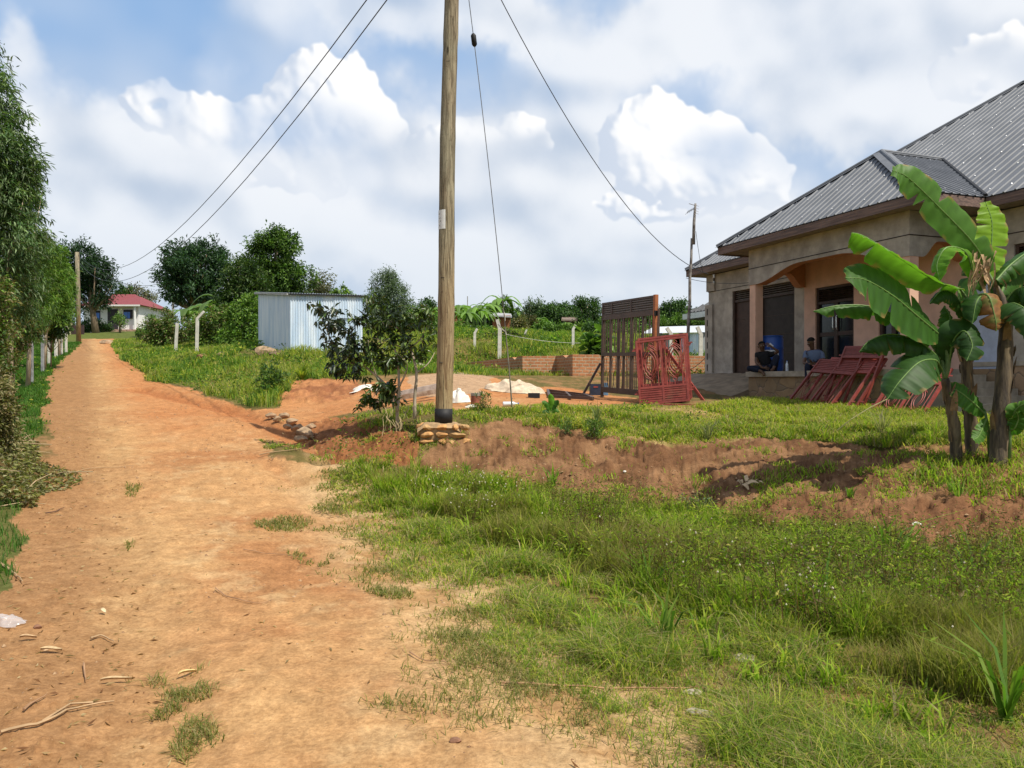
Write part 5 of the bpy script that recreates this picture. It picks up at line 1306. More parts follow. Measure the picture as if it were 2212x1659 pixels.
# ---------------------------------------------------------------- banana plants by the house
def catmull(pts, n):
    pts = [Vector(p) for p in pts]; pp = [pts[0] * 2 - pts[1]] + pts + [pts[-1] * 2 - pts[-2]]; out = []
    seg = len(pts) - 1
    for i in range(n + 1):
        t = i / n * seg; k = min(int(t), seg - 1); f = t - k; a, b, c, d = pp[k:k + 4]
        out.append(.5 * ((2 * b) + (c - a) * f + (2 * a - 5 * b + 4 * c - d) * f * f + (3 * b - a - 3 * c + d) * f ** 3))
    return out
BLEAF = leaf_mat('banana_leaf_blade', .42, .5, .28)
RIBM = mat('banana_midrib', (.14, .24, .06), .5, var=.15, bump=0)
def banana_leaf(root, pts, W_, nrm, f1=12, f2=12, col=(.085, .20, .025), tears=0, brown=0, name='leaf', rib=True, blunt=0.0, n=44):
    """pts run from the stalk to the tip"""
    c = catmull(pts, n); V = []; Fs = []; CC = []; nr = Vector(nrm).normalized(); M = 5
    tear = {random.randint(6, n - 6): random.choice((-1, 1)) for _ in range(tears + (3 if rib else 0))}
    ln = (c[-1] - c[0]).length
    for i, p in enumerate(c):
        t = i / n; a = (c[min(i + 1, n)] - c[max(i - 1, 0)]).normalized(); s = a.cross(nr).normalized(); u = s.cross(a).normalized()
        w = W_ * .5 * (min(1, sin(pi * min(1, (t * .93 + .05))) ** .55) if t < .97 else .35) * (1 if t < .5 else 1 - blunt * 0)
        if t > .9: w *= max(.05, 1 - ((t - .9) / .1) ** 1.6) if not blunt else .9
        for k in range(-M, M + 1):
            q = k / M; an = radians(f1 if q < 0 else f2) * (.35 + .65 * abs(q)); ww = w * abs(q)
            cut = 1.0
            for ti, sd_ in tear.items():
                if sd_ * q > .15 and abs(i - ti) <= 1: cut = .22 if abs(i - ti) == 0 else .93
            side = s * (ww * cut * cos(an)) * (1 if q > 0 else -1); dn = -u * (ww * cut * sin(an)); wav = u * (.010 * sin(i * 1.15 + q * 2) * abs(q) + .006 * sin(i * 2.7))
            V.append(p + side + dn + wav)
            st = 1 + .13 * sin(i * 2.1 + 3 * abs(q)) + random.uniform(-.07, .07)
            g = Vector(col) * st
            if abs(q) > .93: g = g * 1.3 if sin(i * .9 + q) < .75 else Vector((.34, .22, .08))
            if brown and (abs(q) + t * .5 + .3 * sin(i * .7)) > 1.25 - brown: g = Vector((.30, .15, .055)) * random.uniform(.7, 1.3)
            CC.append((g.x, g.y, g.z))
    K_ = 2 * M + 1
    for i in range(n):
        for k in range(K_ - 1): a = i * K_ + k; Fs.append((a, a + 1, a + K_ + 1, a + K_))
    o = mesh_obj(name, [tuple(v) for v in V], Fs, BLEAF, root, cols=CC, smooth=True)
    if rib: MB().tube(c, [.011 * (1 - .85 * i / n) + .002 for i in range(n + 1)], 6).build('midrib', RIBM, o)
    return o
def pp(*a): return [P(*x) for x in a]
STEMM = mat('banana_stem', (.06, .042, .03), .7, var=.5, scale=3.5, bump=.8, bscale=14, stretch=(4, 4, .5), col2=(.20, .15, .085), dirt=(.03, .022, .02), spec=.4)
PET = mat('petiole', (.12, .19, .06), .5, var=.2, bump=0)
def bstem(label, pts, rs, group='banana plants at the yard edge'):
    b = G(pts[0][0], pts[0][2]); root = thing('banana_plant', label, 'banana plant', b, group)
    c = catmull([b + Vector((0, 0, -.1))] + pp(*pts[1:]), 26)
    r_ = [np.interp(i / 26, np.linspace(0, 1, len(rs)), rs) * (1 + .05 * sin(i * 1.9)) for i in range(27)]
    MB().tube(c, r_, 16).build('stem', STEMM, root, smooth=True)
    for k in range(9):      # dry sheaths peeling from the stem
        i = random.randint(4, 23); p = c[i]; a = random.uniform(0, 2 * pi); d = Vector((cos(a), sin(a), 0)); s = Vector((-sin(a), cos(a), 0)); r0 = r_[i]; L_ = random.uniform(.12, .32); o_ = random.uniform(.01, .06)
        MB().add([p + d * r0 * .95 - s * .05, p + d * r0 * .95 + s * .05, p + d * (r0 + o_ * .5) + s * .04 + Vector((0, 0, L_ * .6)), p + d * (r0 + o_ * .5) - s * .04 + Vector((0, 0, L_ * .6)), p + d * (r0 + o_) + s * .01 + Vector((0, 0, L_))], [(0, 1, 2, 3), (3, 2, 4)]).build('dry_sheath', mat('dry_sheath', (.22, .14, .07), .9, var=.4, scale=9, bump=.5), root)
    return root, c
def petiole(root, a, b, mid=None, r=.02):
    pts = catmull([a] + ([mid] if mid else []) + [b], 8); MB().tube(pts, [r * (1.5 - i / 10) for i in range(9)], 8).build('petiole', PET, root, smooth=True)
G1 = (.075, .19, .022); G2 = (.05, .13, .02); G3 = (.13, .29, .025); GD = (.035, .095, .018)  # bright and dark greens put sunlit and shaded leaves into the colour
r1, c1 = bstem('left banana plant, slimmest dark stem, with broad leaves reaching left over the red frames', [(2068, 1003, 10.0), (2062, 930, 9.98), (2051, 865, 9.95), (2041, 818, 9.92)], [.075, .068, .06, .05])
r2, c2 = bstem('middle banana plant with dead brown leaves hanging from its top', [(2102, 1000, 10.2), (2096, 900, 10.2), (2088, 790, 10.15), (2092, 690, 10.1)], [.085, .078, .07, .05])
r3, c3 = bstem('right banana plant with the thickest yellow-streaked stem and tallest upright leaves', [(2155, 1012, 9.75), (2162, 900, 9.8), (2171, 770, 9.85), (2170, 672, 9.9), (2150, 620, 9.95)], [.108, .10, .09, .07, .04])
top1 = c1[-1]; top2 = c2[-1]; top3 = c3[-1]
banana_leaf(r3, pp((2135, 590, 10.0), (2105, 530, 9.9), (2030, 450, 9.75), (1962, 385, 9.65), (1927, 368, 9.6)), .46, (-.45, -.75, .35), 6, 12, (.09, .20, .035), blunt=.5, tears=2)
petiole(r3, top3, P(2135, 590, 10))
banana_leaf(r3, pp((2136, 600, 10.15), (2140, 545, 10.2), (2142, 480, 10.25), (2128, 436, 10.3)), .46, (.25, -.95, .15), 16, -8, (.20, .36, .02), blunt=.5)
banana_leaf(r3, pp((2152, 605, 10.0), (2185, 570, 10.1), (2235, 535, 10.3), (2300, 510, 10.5)), .42, (-.1, -.4, .9), 35, 60, G2)
banana_leaf(r3, pp((2165, 660, 9.9), (2195, 625, 9.8), (2240, 625, 9.6), (2290, 680, 9.5)), .60, (0, -.45, .9), 40, 65, GD, tears=3)
banana_leaf(r3, pp((2168, 665, 9.85), (2190, 655, 9.6), (2225, 680, 9.4), (2250, 750, 9.3)), .50, (.2, -.6, .8), 30, 50, GD, tears=2)
banana_leaf(r3, pp((2160, 640, 9.95), (2175, 600, 10.2), (2200, 580, 10.5), (2240, 600, 10.9)), .5, (0, -.5, .8), 40, 50, G2)
banana_leaf(r3, pp((2165, 665, 9.95), (2130, 640, 9.8), (2110, 650, 9.65), (2100, 700, 9.6)), .42, (0, -.7, .7), 50, 40, GD)
banana_leaf(r3, pp((2172, 700, 9.85), (2195, 690, 9.8), (2207, 665, 9.8), (2212, 640, 9.8)), .12, (0, -1, .2), 30, 30, (.33, .40, .06))
banana_leaf(r2, pp((2075, 625, 10.0), (2010, 600, 9.7), (1925, 545, 9.4), (1865, 510, 9.25), (1839, 502, 9.2)), .54, (-.12, -.62, .78), -12, 78, (.12, .26, .03), blunt=.0)
petiole(r2, top2, P(2075, 625, 10.0), P(2092, 655, 10.05))
banana_leaf(r2, pp((2105, 600, 10.0), (2085, 545, 9.85), (2045, 535, 9.7), (2024, 570, 9.65), (2030, 608, 9.6)), .34, (-.5, -.7, .4), -10, 55, G3)
banana_leaf(r2, pp((2090, 690, 10.1), (2065, 640, 10.0), (2035, 628, 9.9), (2008, 655, 9.8)), .34, (0, -.4, .9), 55, 60, GD, tears=2)
banana_leaf(r2, pp((2092, 680, 10.1), (2110, 600, 10.2), (2135, 560, 10.3), (2165, 610, 10.4)), .45, (.2, -.5, .8), 40, 40, G2)
banana_leaf(r2, pp((2096, 660, 10.0), (2112, 638, 9.8), (2135, 640, 9.65), (2150, 690, 9.55), (2152, 716, 9.55)), .46, (0, -.8, .6), 25, 60, (.20, .20, .05), brown=.75)
banana_leaf(r2, pp((2085, 720, 10.1), (2078, 680, 10.1), (2072, 640, 10.15), (2068, 620, 10.2)), .12, (-.6, -.8, 0), 70, 70, (.16, .30, .05))
banana_leaf(r1, pp((2028, 722, 9.88), (1990, 690, 9.6), (1930, 640, 9.35), (1870, 605, 9.2), (1826, 600, 9.1)), .70, (-.25, -.92, .30), -4, 26, G2)
petiole(r1, top1, P(2028, 722, 9.88), P(2046, 770, 9.9), .022)
banana_leaf(r1, pp((2010, 742, 9.95), (1950, 690, 9.9), (1880, 662, 9.85), (1810, 660, 9.8), (1757, 672, 9.8)), .40, (0, -.55, .85), 40, 50, (.07, .17, .03), tears=4)
petiole(r1, top1, P(2010, 742, 9.95), P(2035, 780, 9.95))
banana_leaf(r1, pp((2030, 775, 9.9), (1985, 738, 9.75), (1925, 722, 9.6), (1880, 735, 9.5), (1856, 760, 9.5)), .52, (0, -.35, .95), 62, 66, GD, tears=5)
banana_leaf(r1, pp((2036, 800, 9.9), (2020, 778, 9.7), (1985, 783, 9.5), (1945, 822, 9.35), (1917, 862, 9.3)), .64, (-.35, -.85, .35), 10, 40, (.04, .10, .022), tears=2)
petiole(r1, top1, P(2036, 800, 9.9))
banana_leaf(r1, pp((2048, 790, 9.95), (2060, 735, 9.8), (2083, 715, 9.65), (2100, 745, 9.55), (2088, 780, 9.5)), .48, (0, -.85, .5), 20, 45, (.032, .085, .018))
petiole(r1, top1, P(2052, 780, 9.95), P(2048, 800, 9.93))
banana_leaf(r1, pp((2044, 790, 9.95), (2040, 740, 10.0), (2052, 690, 10.1), (2040, 660, 10.2)), .28, (.3, -.9, .2), 30, 30, G2)
banana_leaf(r1, pp((2040, 780, 9.9), (2005, 705, 9.3), (1950, 700, 8.6), (1900, 760, 8.0)), .01, (0, -.4, .9), 30, 30, G2, rib=False) if False else None
MB().tube(pp((1917, 862, 9.3), (1880, 880, 9.35), (1840, 905, 9.4), (1808, 930, 9.5)), .006, 5).build('dry_tip', mat('dry_tip', (.42, .40, .18), .8), r1)
# dead leaf strips
mb = MB()
for k in range(34):
    px = random.gauss(2120, 14); py = random.uniform(540, 600); pts = [P(px, py, 9.85 + random.uniform(-.1, .1))]
    L_ = random.uniform(.12, .5); d = Vector((random.uniform(-.5, .3), random.uniform(-.2, .2), random.uniform(-1, -.2)))
    for q in range(4): d = (d + Vector((random.uniform(-.5, .5), random.uniform(-.5, .5), -.35))).normalized(); pts.append(pts[-1] + d * L_ / 4)
    s = Vector((random.uniform(-1, 1), random.uniform(-1, 1), .2)).normalized() * random.uniform(.012, .035)
    vs = []
    for q, p in enumerate(pts): s = Matrix.Rotation(random.uniform(-.7, .7), 3, 'Z') @ s; vs += [p - s * (1 - q / 5), p + s * (1 - q / 5)]
    mb.add(vs, [(2 * q, 2 * q + 1, 2 * q + 3, 2 * q + 2) for q in range(4)])
mb.build('dead_leaf', mat('dead_leaf', (.40, .27, .15), .9, var=.45, scale=12, bump=.6), r2)
# suckers at the feet
bs = thing('banana_sucker', 'young banana sucker with rounded leaves between the middle and right stems', 'banana sucker', G(2138, 9.95), 'banana plants at the yard edge')
MB().tube([G(2140, 9.95), P(2135, 930, 9.95), P(2128, 888, 9.95)], [.03, .022, .015], 8).build('stem', PET, bs, smooth=True)
banana_leaf(bs, pp((2128, 895, 9.95), (2100, 868, 9.9), (2070, 845, 9.9), (2046, 838, 9.9)), .32, (-.1, -.9, .4), 10, 15, (.06, .16, .02))
banana_leaf(bs, pp((2132, 905, 9.9), (2120, 930, 9.8), (2112, 945, 9.75), (2102, 950, 9.7)), .18, (0, -1, .4), 10, 15, (.09, .21, .03))
bs2 = thing('banana_sucker', 'young banana sucker leaning right beside the thickest stem', 'banana sucker', G(2185, 9.7), 'banana plants at the yard edge')
MB().tube([G(2180, 9.7), P(2182, 940, 9.7), P(2184, 905, 9.7)], [.025, .02, .012], 8).build('stem', PET, bs2, smooth=True)
banana_leaf(bs2, pp((2184, 910, 9.7), (2195, 885, 9.6), (2215, 872, 9.5), (2240, 868, 9.4)), .24, (0, -.7, .7), 15, 25, (.09, .21, .03))
banana_leaf(bs2, pp((2182, 930, 9.7), (2192, 925, 9.6), (2200, 905, 9.55), (2196, 890, 9.5)), .2, (-.3, -.9, .2), 10, 10, (.06, .17, .02))

# ---------------------------------------------------------------- far banana plants
def small_banana(px, Y, h, label, group='banana plants beyond the field', leaf=1.0, pal=(.17, .30, .06)):
    h = h * 1.3
    b = G(px, Y); root = thing('banana_plant', label, 'banana plant', b, group)
    MB().tube([b + Vector((0, 0, -.2)), b + Vector((.05, 0, h * .5)), b + Vector((0, 0, h * .6))], [.14, .11, .07], 8).build('stem', PET, root, smooth=True)
    V = []; Fs = []; CC = []
    for k in range(9):
        a = k * 2.4 + random.uniform(-.3, .3); d = Vector((cos(a), sin(a), 0)); s = Vector((-sin(a), cos(a), 0)); L_ = h * .55 * leaf * random.uniform(.8, 1.15); up = random.uniform(.45, 1.3); dr = random.uniform(.35, 1.0); W_ = .20 * random.uniform(.8, 1.2) * h / 3
        base_ = b + Vector((0, 0, h * .58)); n0 = len(V); c_ = Vector(pal) * random.uniform(.6, 1.3)
        for i in range(8):
            t = i / 7; p = base_ + d * L_ * t * (.9) + Vector((0, 0, L_ * (up * t - (up + dr * .5) * t * t))); w = W_ * sin(pi * min(1, t * .9 + .08)) ** .6
            for q, zz in ((-1, -.25 * w), (0, 0), (1, -.25 * w)): V.append(p + s * w * q + Vector((0, 0, zz * abs(q)))); CC.append(tuple(c_ * (1.15 if q else .9) * random.uniform(.9, 1.1)))
        for i in range(7):
            for k2 in range(2): a0 = n0 + i * 3 + k2; Fs.append((a0, a0 + 1, a0 + 4, a0 + 3))
    mesh_obj('leaves', [tuple(v) for v in V], Fs, LM, root, cols=CC, smooth=True)
for px, Y, h in ((968, 57, 1.9), (990, 60, 2.3), (1008, 56, 1.8), (1030, 58, 2.1), (1047, 62, 1.9), (1058, 72, 2.6), (1085, 74, 3.3), (1100, 76, 2.2), (925, 50, 1.8), (1180, 60, 1.1), (1226, 58, 1.0), (1165, 62, 1.3), (945, 60, 2.2), (1010, 68, 2.3), (1040, 70, 2.4), (978, 64, 2.4), (1022, 63, 2.2)):
    small_banana(px, Y, h, 'banana plant in the row beyond the grassy field, right of the near pole' )
for i, (px, Y, h) in enumerate(((405, 48, 2.3), (440, 50, 2.6), (462, 49, 2.6), (480, 52, 3.0))):
    small_banana(px, Y, h, 'banana plant rising above the hedge left of the metal shed', 'banana plants behind the left hedge', pal=(.14, .24, .06))

# ---------------------------------------------------------------- trees, far and middle
def T(name, label, px, Y, lobes, n, ll, pal, trunk=.25, group=None, **k): return plant(name, label, 'tree' if 'tree' in name else ('bush' if 'bush' in name or 'hedge' in name else 'plant'), G(px, Y), lobes, n, ll, pal, group, trunk, **k)
T('broadleaf_tree', 'dark spreading tree with layered feathery branches, left of the metal shed', 425, 74, [(420,580,70,45),(375,590,38,28),(470,580,34,38),(395,545,45,26),(440,545,42,24),(420,625,62,32),(385,620,40,26),(458,625,38,26)], 17000, .36, [(.026,.062,.032),(.042,.09,.042),(.065,.125,.055)], .45, clus=.6, lw=.35, ncl=300, droop=.05, limbs=10)
T('broadleaf_tree', 'tallest round-topped green tree rising behind the metal shed', 590, 56, [(592,545,44,46),(562,530,30,28),(622,525,28,26),(575,600,62,46),(630,600,50,46),(600,645,80,34),(545,570,28,30),(600,508,24,18)], 20000, .26, [(.04,.09,.02),(.08,.15,.03),(.13,.21,.045)], .4, clus=.45, ncl=320, lw=.45)
T('broadleaf_tree', 'dense dark green tree between the feathery tree and the shed', 525, 50, [(525,600,36,42),(510,650,40,45),(545,640,40,50),(500,690,40,30)], 12000, .24, [(.03,.065,.018),(.05,.10,.025),(.08,.12,.03)], .3, clus=.5, ncl=200)
T('sparse_tree', 'pale thinly leaved tree just above the right half of the shed', 690, 62, [(690,612,26,24),(705,628,20,20),(680,640,28,22)], 2600, .22, [(.13,.13,.08),(.18,.17,.10),(.09,.10,.05)], .22, clus=.6, ncl=70, tm=PBARK, shell=.3)
T('small_tree', 'small yellowish tree top peeking over the shed roof', 737, 60, [(737,632,18,12),(730,650,22,18)], 1500, .22, LIGHT, .15)
T('eucalyptus_tree', 'tall grey-green eucalyptus between the shed and the near pole', 835, 60, [(828,620,26,32),(858,636,26,30),(812,658,30,24),(864,668,28,32),(835,690,50,32),(836,600,13,14)], 15000, .24, [(.12,.17,.10),(.17,.23,.14),(.09,.13,.075)], .3, clus=.5, lw=.25, droop=.6, ncl=200)  # grey-green leaves, paled to put distance haze into their colour
T('broadleaf_tree', 'big dark layered tree overhanging the red-roofed house', 208, 84, [(178,560,38,36),(195,590,44,36),(165,600,30,40),(215,622,34,22),(168,630,34,30),(216,648,22,12),(205,575,30,30),(150,560,22,30),(160,668,24,16)], 11000, .36, [(.022,.052,.024),(.03,.068,.03),(.042,.085,.035)], .35, clus=.75, ncl=260, lw=.4)
T('sparse_tree', 'pale thin-crowned tree just behind the right end of the red roof', 295, 118, [(300,632,26,14),(315,645,18,14),(290,648,22,14)], 2600, .34, [(.16,.16,.09),(.22,.20,.12),(.09,.12,.05)], .25, clus=.7, tm=PBARK, shell=.3)
T('broadleaf_tree', 'small dark tree behind the ridge of the red roof', 270, 116, [(272,625,16,12),(258,630,14,10),(270,640,20,12)], 1500, .34, DARK, .2)
T('dark_bush', 'dark green shrubs massed in front of the white house wall', 205, 88, [(188,706,16,12),(210,704,18,13),(230,710,12,9),(178,714,14,9)], 3400, .25, DARK, .1, clus=.4)
T('small_tree', 'small yellow-green tree standing before the white house veranda', 259, 84, [(255,682,16,5),(264,692,18,5),(258,704,7,7)], 420, .3, [(.06,.12,.03),(.11,.19,.04),(.14,.22,.05)], .12, clus=.5, lw=.4)
for lab, lob, n_, pal, yy in (('yellow-green hedge bush behind the bent white post', [(350,698,32,26),(385,706,36,28),(365,728,40,22),(330,714,26,24)], 7000, MID + OLIVE, 46),
                          ('hedge bush right of the bent white post, dotted with yellow leaves', [(450,698,38,28),(480,704,36,32),(500,684,28,26),(470,735,48,20),(430,718,28,22)], 8500, MID + LIGHT + OLIVE, 42),
                          ('tall hedge bush against the left side of the metal shed', [(525,690,34,44),(540,665,26,26),(515,735,42,24),(550,725,20,34)], 8000, LIGHT + MID, 40),
                          ('dark hedge bush at the right corner of the white house', [(326,694,14,18),(336,704,16,18),(330,718,14,10)], 2000, MID, 70)):
    T('hedge_bush', lab, int(lob[0][0]), yy, lob, n_, .15, pal, .06, clus=.22, ncl=n_ // 30, lw=.5)
for i, (px, py, r_, Y) in enumerate(((352, 714, 12, 64), (378, 718, 14, 60), (405, 722, 16, 56))):
    T('leafy_bush', ('leftmost', 'middle', 'rightmost')[i] + ' of three low bright green bushes at the field corner by the white house', px - 50, Y, [(px - 50, py + 4, r_, 7), (px - 42, py + 8, r_, 6)], 900, .22, MID, .04, group='low bushes by the white house')
T('mango_tree', 'dense rounded dark mango tree above the right far brick hut', 1215, 66, [(1215,680,44,18),(1185,690,24,16),(1245,690,28,16),(1200,672,24,10),(1230,670,24,10),(1260,700,20,12)], 8000, .26, DARK, .35, clus=.45, ncl=220, shell=.7)
T('sparse_tree', 'airy grey-green tree standing left of the mango tree', 1150, 72, [(1150,660,22,14),(1145,680,22,16),(1160,675,18,14)], 2600, .22, GREYG, .15, clus=.5, shell=.3)
T('sparse_tree', 'leggy windswept tree between the mango tree and the brown gate', 1275, 58, [(1262,655,16,8),(1275,668,26,14),(1285,650,14,8),(1270,690,24,18),(1250,650,8,4)], 3600, .2, DARK, .12, clus=.35, shell=.2, tm=PBARK)
T('windswept_tree', 'windswept open tree rising right of the gate, behind the small tin shed', 1445, 48, [(1432,668,14,14),(1450,664,18,12),(1470,660,14,6),(1440,685,26,14),(1480,655,10,4),(1462,672,18,8)], 4200, .17, DARK, .14, clus=.28, shell=.2)
T('leafy_bush', 'rounded green bush mass behind the tin shed and antenna pole', 1475, 46, [(1450,698,28,12),(1480,695,28,14),(1505,690,22,16),(1425,700,20,12)], 6500, .14, MID, .08, clus=.22)
for i, (px, py, rx, ry, Y, pal, lab) in enumerate(((910,690,34,28,45,MID,'green bush just left of the near pole at the field edge'), (925,668,18,22,62,DARK,'spiky dark crown touching the left side of the near pole'), (1122,704,14,12,56,OLIVE,'reddish-olive bush by the left far brick hut'), (1140,702,24,20,60,[(.10,.12,.04),(.14,.12,.05)],'brown-green bush under the airy tree'),
        (1170,708,12,9,56,MID,'low green bush left of the pink hut wall'), (1200,712,26,11,54,MID,'low green bush below the mango tree'), (1255,712,22,10,54,LIGHT,'light green bush right of the right far brick hut'), (1285,712,26,12,50,DARK,'dark bush at the left edge of the gate'), (1340,700,60,20,60,MID,'green bushes seen through the bars of the gate'),
        (1045,716,16,5,54,MID,'low bush beyond the tall bent fence post'), (985,712,34,12,54,LIGHT,'light green bush at the foot of the banana row'), (1085,662,30,16,74,MID,'rounded bush behind the tallest far banana plant'))):
    T('leafy_bush', lab, px, Y, [(px,py,rx,ry),(px-rx*.5,py+ry*.5,rx*.6,ry*.6),(px+rx*.5,py+ry*.4,rx*.6,ry*.6)], 2600, .2, pal, .05, clus=.3)
T('dark_bush', 'dark purplish bush behind the brick wall around the tall bent fence post', 1092, 37, [(1066,744,34,18),(1100,738,34,18),(1128,746,28,14),(1085,726,22,10)], 4600, .13, [(.045,.05,.025),(.07,.07,.035),(.09,.08,.05),(.04,.07,.025)], .06, clus=.22)
T('leafy_bush', 'bright green leafy plant in the field behind the brick wall', 1185, 37, [(1180,748,20,10),(1195,745,20,10)], 700, .3, LIGHT, .03, lw=.4)
T('leafy_bush', 'dark green broad-leaved plant at the left edge of the gate', 1292, 32, [(1288,750,12,14)], 160, .5, MID, .03, lw=.6)
# far tree line
for i in range(26):
    px = 860 + i * 27 + random.uniform(-8, 8); Y = random.uniform(84, 108); ry = random.uniform(10, 19)
    if px > 1560: break
    T('distant_tree', 'one of the small trees in the hazy line along the skyline', px, Y, [(px, 694 - ry * .5, 20, ry), (px + 12, 700 - ry * .3, 14, ry * .7)], 750, .45, [(.05,.09,.05),(.07,.11,.055),(.045,.075,.04)], .2, group='skyline trees beyond the field', clus=.6)
# ---------------------------------------------------------------- left row of eucalyptus and hedge
EU = [(.045,.10,.03),(.08,.15,.045),(.13,.21,.08),(.20,.27,.14)]; EUB = [(.09,.19,.025),(.14,.26,.035),(.07,.15,.02),(.19,.28,.05)]
def euc(lab, px, Y, lobes, n, pal, ll=.13, **k): return plant('eucalyptus_tree', lab, 'tree', G(px, Y), lobes, n, ll, pal, 'eucalyptus trees lining the left of the road', .07, lw=.17, droop=.75, clus=k.pop('clus', .16), ncl=n // 32, tm=PBARK, **k)
euc('nearest and tallest roadside eucalyptus with pale hanging leaves at the left picture edge', -35, 14.5, [(-20,230,70,80),(-10,330,95,100),(-15,430,95,100),(0,520,85,90),(-40,140,50,60),(-30,620,100,90),(25,370,60,80)], 26000, EU, .15)
euc('second roadside eucalyptus, darker, standing behind the tallest one', 20, 20, [(30,480,55,70),(40,560,60,80),(20,650,70,80),(45,420,40,50)], 15000, [(.045,.10,.028),(.075,.15,.035),(.11,.18,.045)])
euc('third roadside eucalyptus with sunlit yellow-green lower foliage', 60, 26, [(75,560,42,50),(70,620,52,60),(60,680,50,45),(85,530,25,30)], 14000, EUB, .15)
euc('fourth roadside eucalyptus, bright green beside the white posts', 95, 33, [(108,560,34,42),(112,610,40,50),(105,660,42,40)], 12000, EUB, .18, )
euc('last roadside eucalyptus, just left of the distant timber pole', 128, 42, [(128,590,28,34),(132,630,30,40),(125,665,28,28)], 9000, EUB, .22, clus=.25)
def hb_(lab, px, Y, lobes, n, pal, ll=.07, name='hedge_bush', **k): return plant(name, lab, 'bush', G(px, Y), lobes, n, ll, pal, 'scrub under the left row of trees', .03, lw=.45, clus=.13, ncl=n // 30, **k)
hb_('brownish dense scrub at the left edge below the tallest eucalyptus', -60, 13, [(-60,700,85,70),(-35,780,60,60),(-90,800,90,90),(-30,640,60,60)], 15000, OLIVE + MID)
hb_('olive scrub with dry leaves filling the left edge above the cut branches', -30, 11, [(-45,860,70,70),(-60,940,80,70),(-15,900,50,50)], 13000, OLIVE + [(.30,.27,.14)])
hb_('dark scrub around the leftmost grey fence posts', 30, 24, [(25,700,45,35),(55,705,32,30),(15,745,38,22)], 9000, DARK + OLIVE, .09)
hb_('shaded scrub behind the row of white fence posts', 110, 34, [(108,700,40,26),(130,705,26,22),(95,722,30,16)], 6000, DARK, .12)
# heap of cut branches
hp = hit(60, 985); ht = thing('cut_branch_heap', 'heap of cut branches with wilting pale leaves spilling onto the left road edge', 'branch heap', hp)
n = 15000; cx = []; 
while len(cx) < n:
    px = random.uniform(-140, 185); Y = random.uniform(9.4, 14.5); x = (px - CX) / F * Y
    e = (px - 20) / 150; f_ = (Y - 11.0) / (2.8 if px < 80 else 1.0)
    if (e * e * .9 + f_ * f_ < 1 and (px < 95 or random.random() < .35)) or (px < 90 and abs(f_) < 1.0):
        hh = max(.02, (.45 - px / 300.) * max(0, 1 - f_ * f_)); cx.append((x, Y, hh * random.random() ** .7))
cx = np.array(cx); cx[:, 2] += H(cx[:, 0], cx[:, 1]); dd = R.normal(size=(n, 3)); dd[:, 2] *= .5; dd[:, 2] -= .2
leaf_mesh('leaves', cx, dd, R.uniform(.05, .10, n), R.uniform(.022, .042, n), rcols(n, [(.17,.18,.07),(.28,.27,.13),(.40,.38,.21),(.10,.095,.05),(.20,.13,.06)], .3), GM, ht, up=np.tile([[0,0,1.]], (n,1)))
mb = MB()
for k in range(46):
    i = random.randint(0, n - 1); p = Vector(cx[i]); d = Vector((random.uniform(-1, 1), random.uniform(-.6, .6), random.uniform(-.1, .35))).normalized(); L_ = random.uniform(.3, .9)
    mb.tube([p - d * L_ / 2, p + Vector((0, 0, .05)), p + d * L_ / 2], [.009, .007, .004], 5)
tag(mb.build('twigs', mat('twig', (.36, .27, .16), .9, var=.3), ht), kind='stuff')

# ---------------------------------------------------------------- bush beside the pole
BY = 13.3; bb = G(858, BY); bush = thing('leafy_shrub', 'large straggly shrub with drooping glossy dark leaves, left of the timber pole', 'shrub', bb)
br_px = [[(857, 930, 0), (858, 890, 0), (850, 852, .05), (814, 813, .1), (781, 786, .15), (757, 766, .2), (722, 745, .2), (700, 700, .25)], [(858, 890, 0), (862, 838, 0), (858, 775, .05), (845, 735, .1), (824, 690, .1)], [(896, 905, .1), (896, 854, .1), (900, 806, .1), (888, 753, .15), (883, 730, .15), (862, 713, .2), (840, 690, .2)],
         [(888, 753, .15), (862, 748, .1), (835, 738, 0), (805, 730, -.1)], [(888, 750, .15), (910, 730, .2), (922, 700, .3)], [(781, 786, .15), (760, 735, .2), (735, 700, .25)], [(757, 766, .2), (735, 785, .1), (716, 795, 0)], [(850, 852, .05), (826, 838, -.1), (805, 860, -.2)], [(862, 838, 0), (880, 790, -.1), (860, 765, -.2)], [(900, 806, .1), (925, 785, .2), (940, 760, .3)], [(700, 700, .25), (690, 672, .3)], [(814, 813, .1), (800, 770, 0), (795, 735, -.1)], [(850, 852, .0), (875, 812, -.2), (868, 798, -.3)]]
mb = MB(); samples = []
for bi, br in enumerate(br_px):
    pts = [P(a, b, BY + c) for a, b, c in br]; c = catmull(pts, 14); r0 = .032 if bi in (0, 1, 2) else .016
    mb.tube(c, [r0 * (1 - .75 * i / 14) for i in range(15)], 6)
mb.build('branches', PBARK, bush, smooth=True)
lobs = [(690,672,24,22,60),(715,700,34,28,110),(733,690,18,24,50),(745,735,30,30,110),(715,745,28,22,80),(724,792,24,16,70),(757,790,28,20,80),(775,755,26,24,80),(815,660,26,26,110),(845,690,40,30,160),(807,700,30,26,110),(890,690,34,24,120),(918,672,22,18,60),
        (824,728,36,26,130),(799,760,30,26,100),(830,785,34,26,120),(862,775,28,20,90),(820,840,34,26,150),(805,862,30,20,110),(845,850,26,22,100),(915,760,26,18,70),(880,740,26,22,80),(925,715,20,20,50),(775,690,18,16,30)]
cen = []; dr = []; cl_ = []
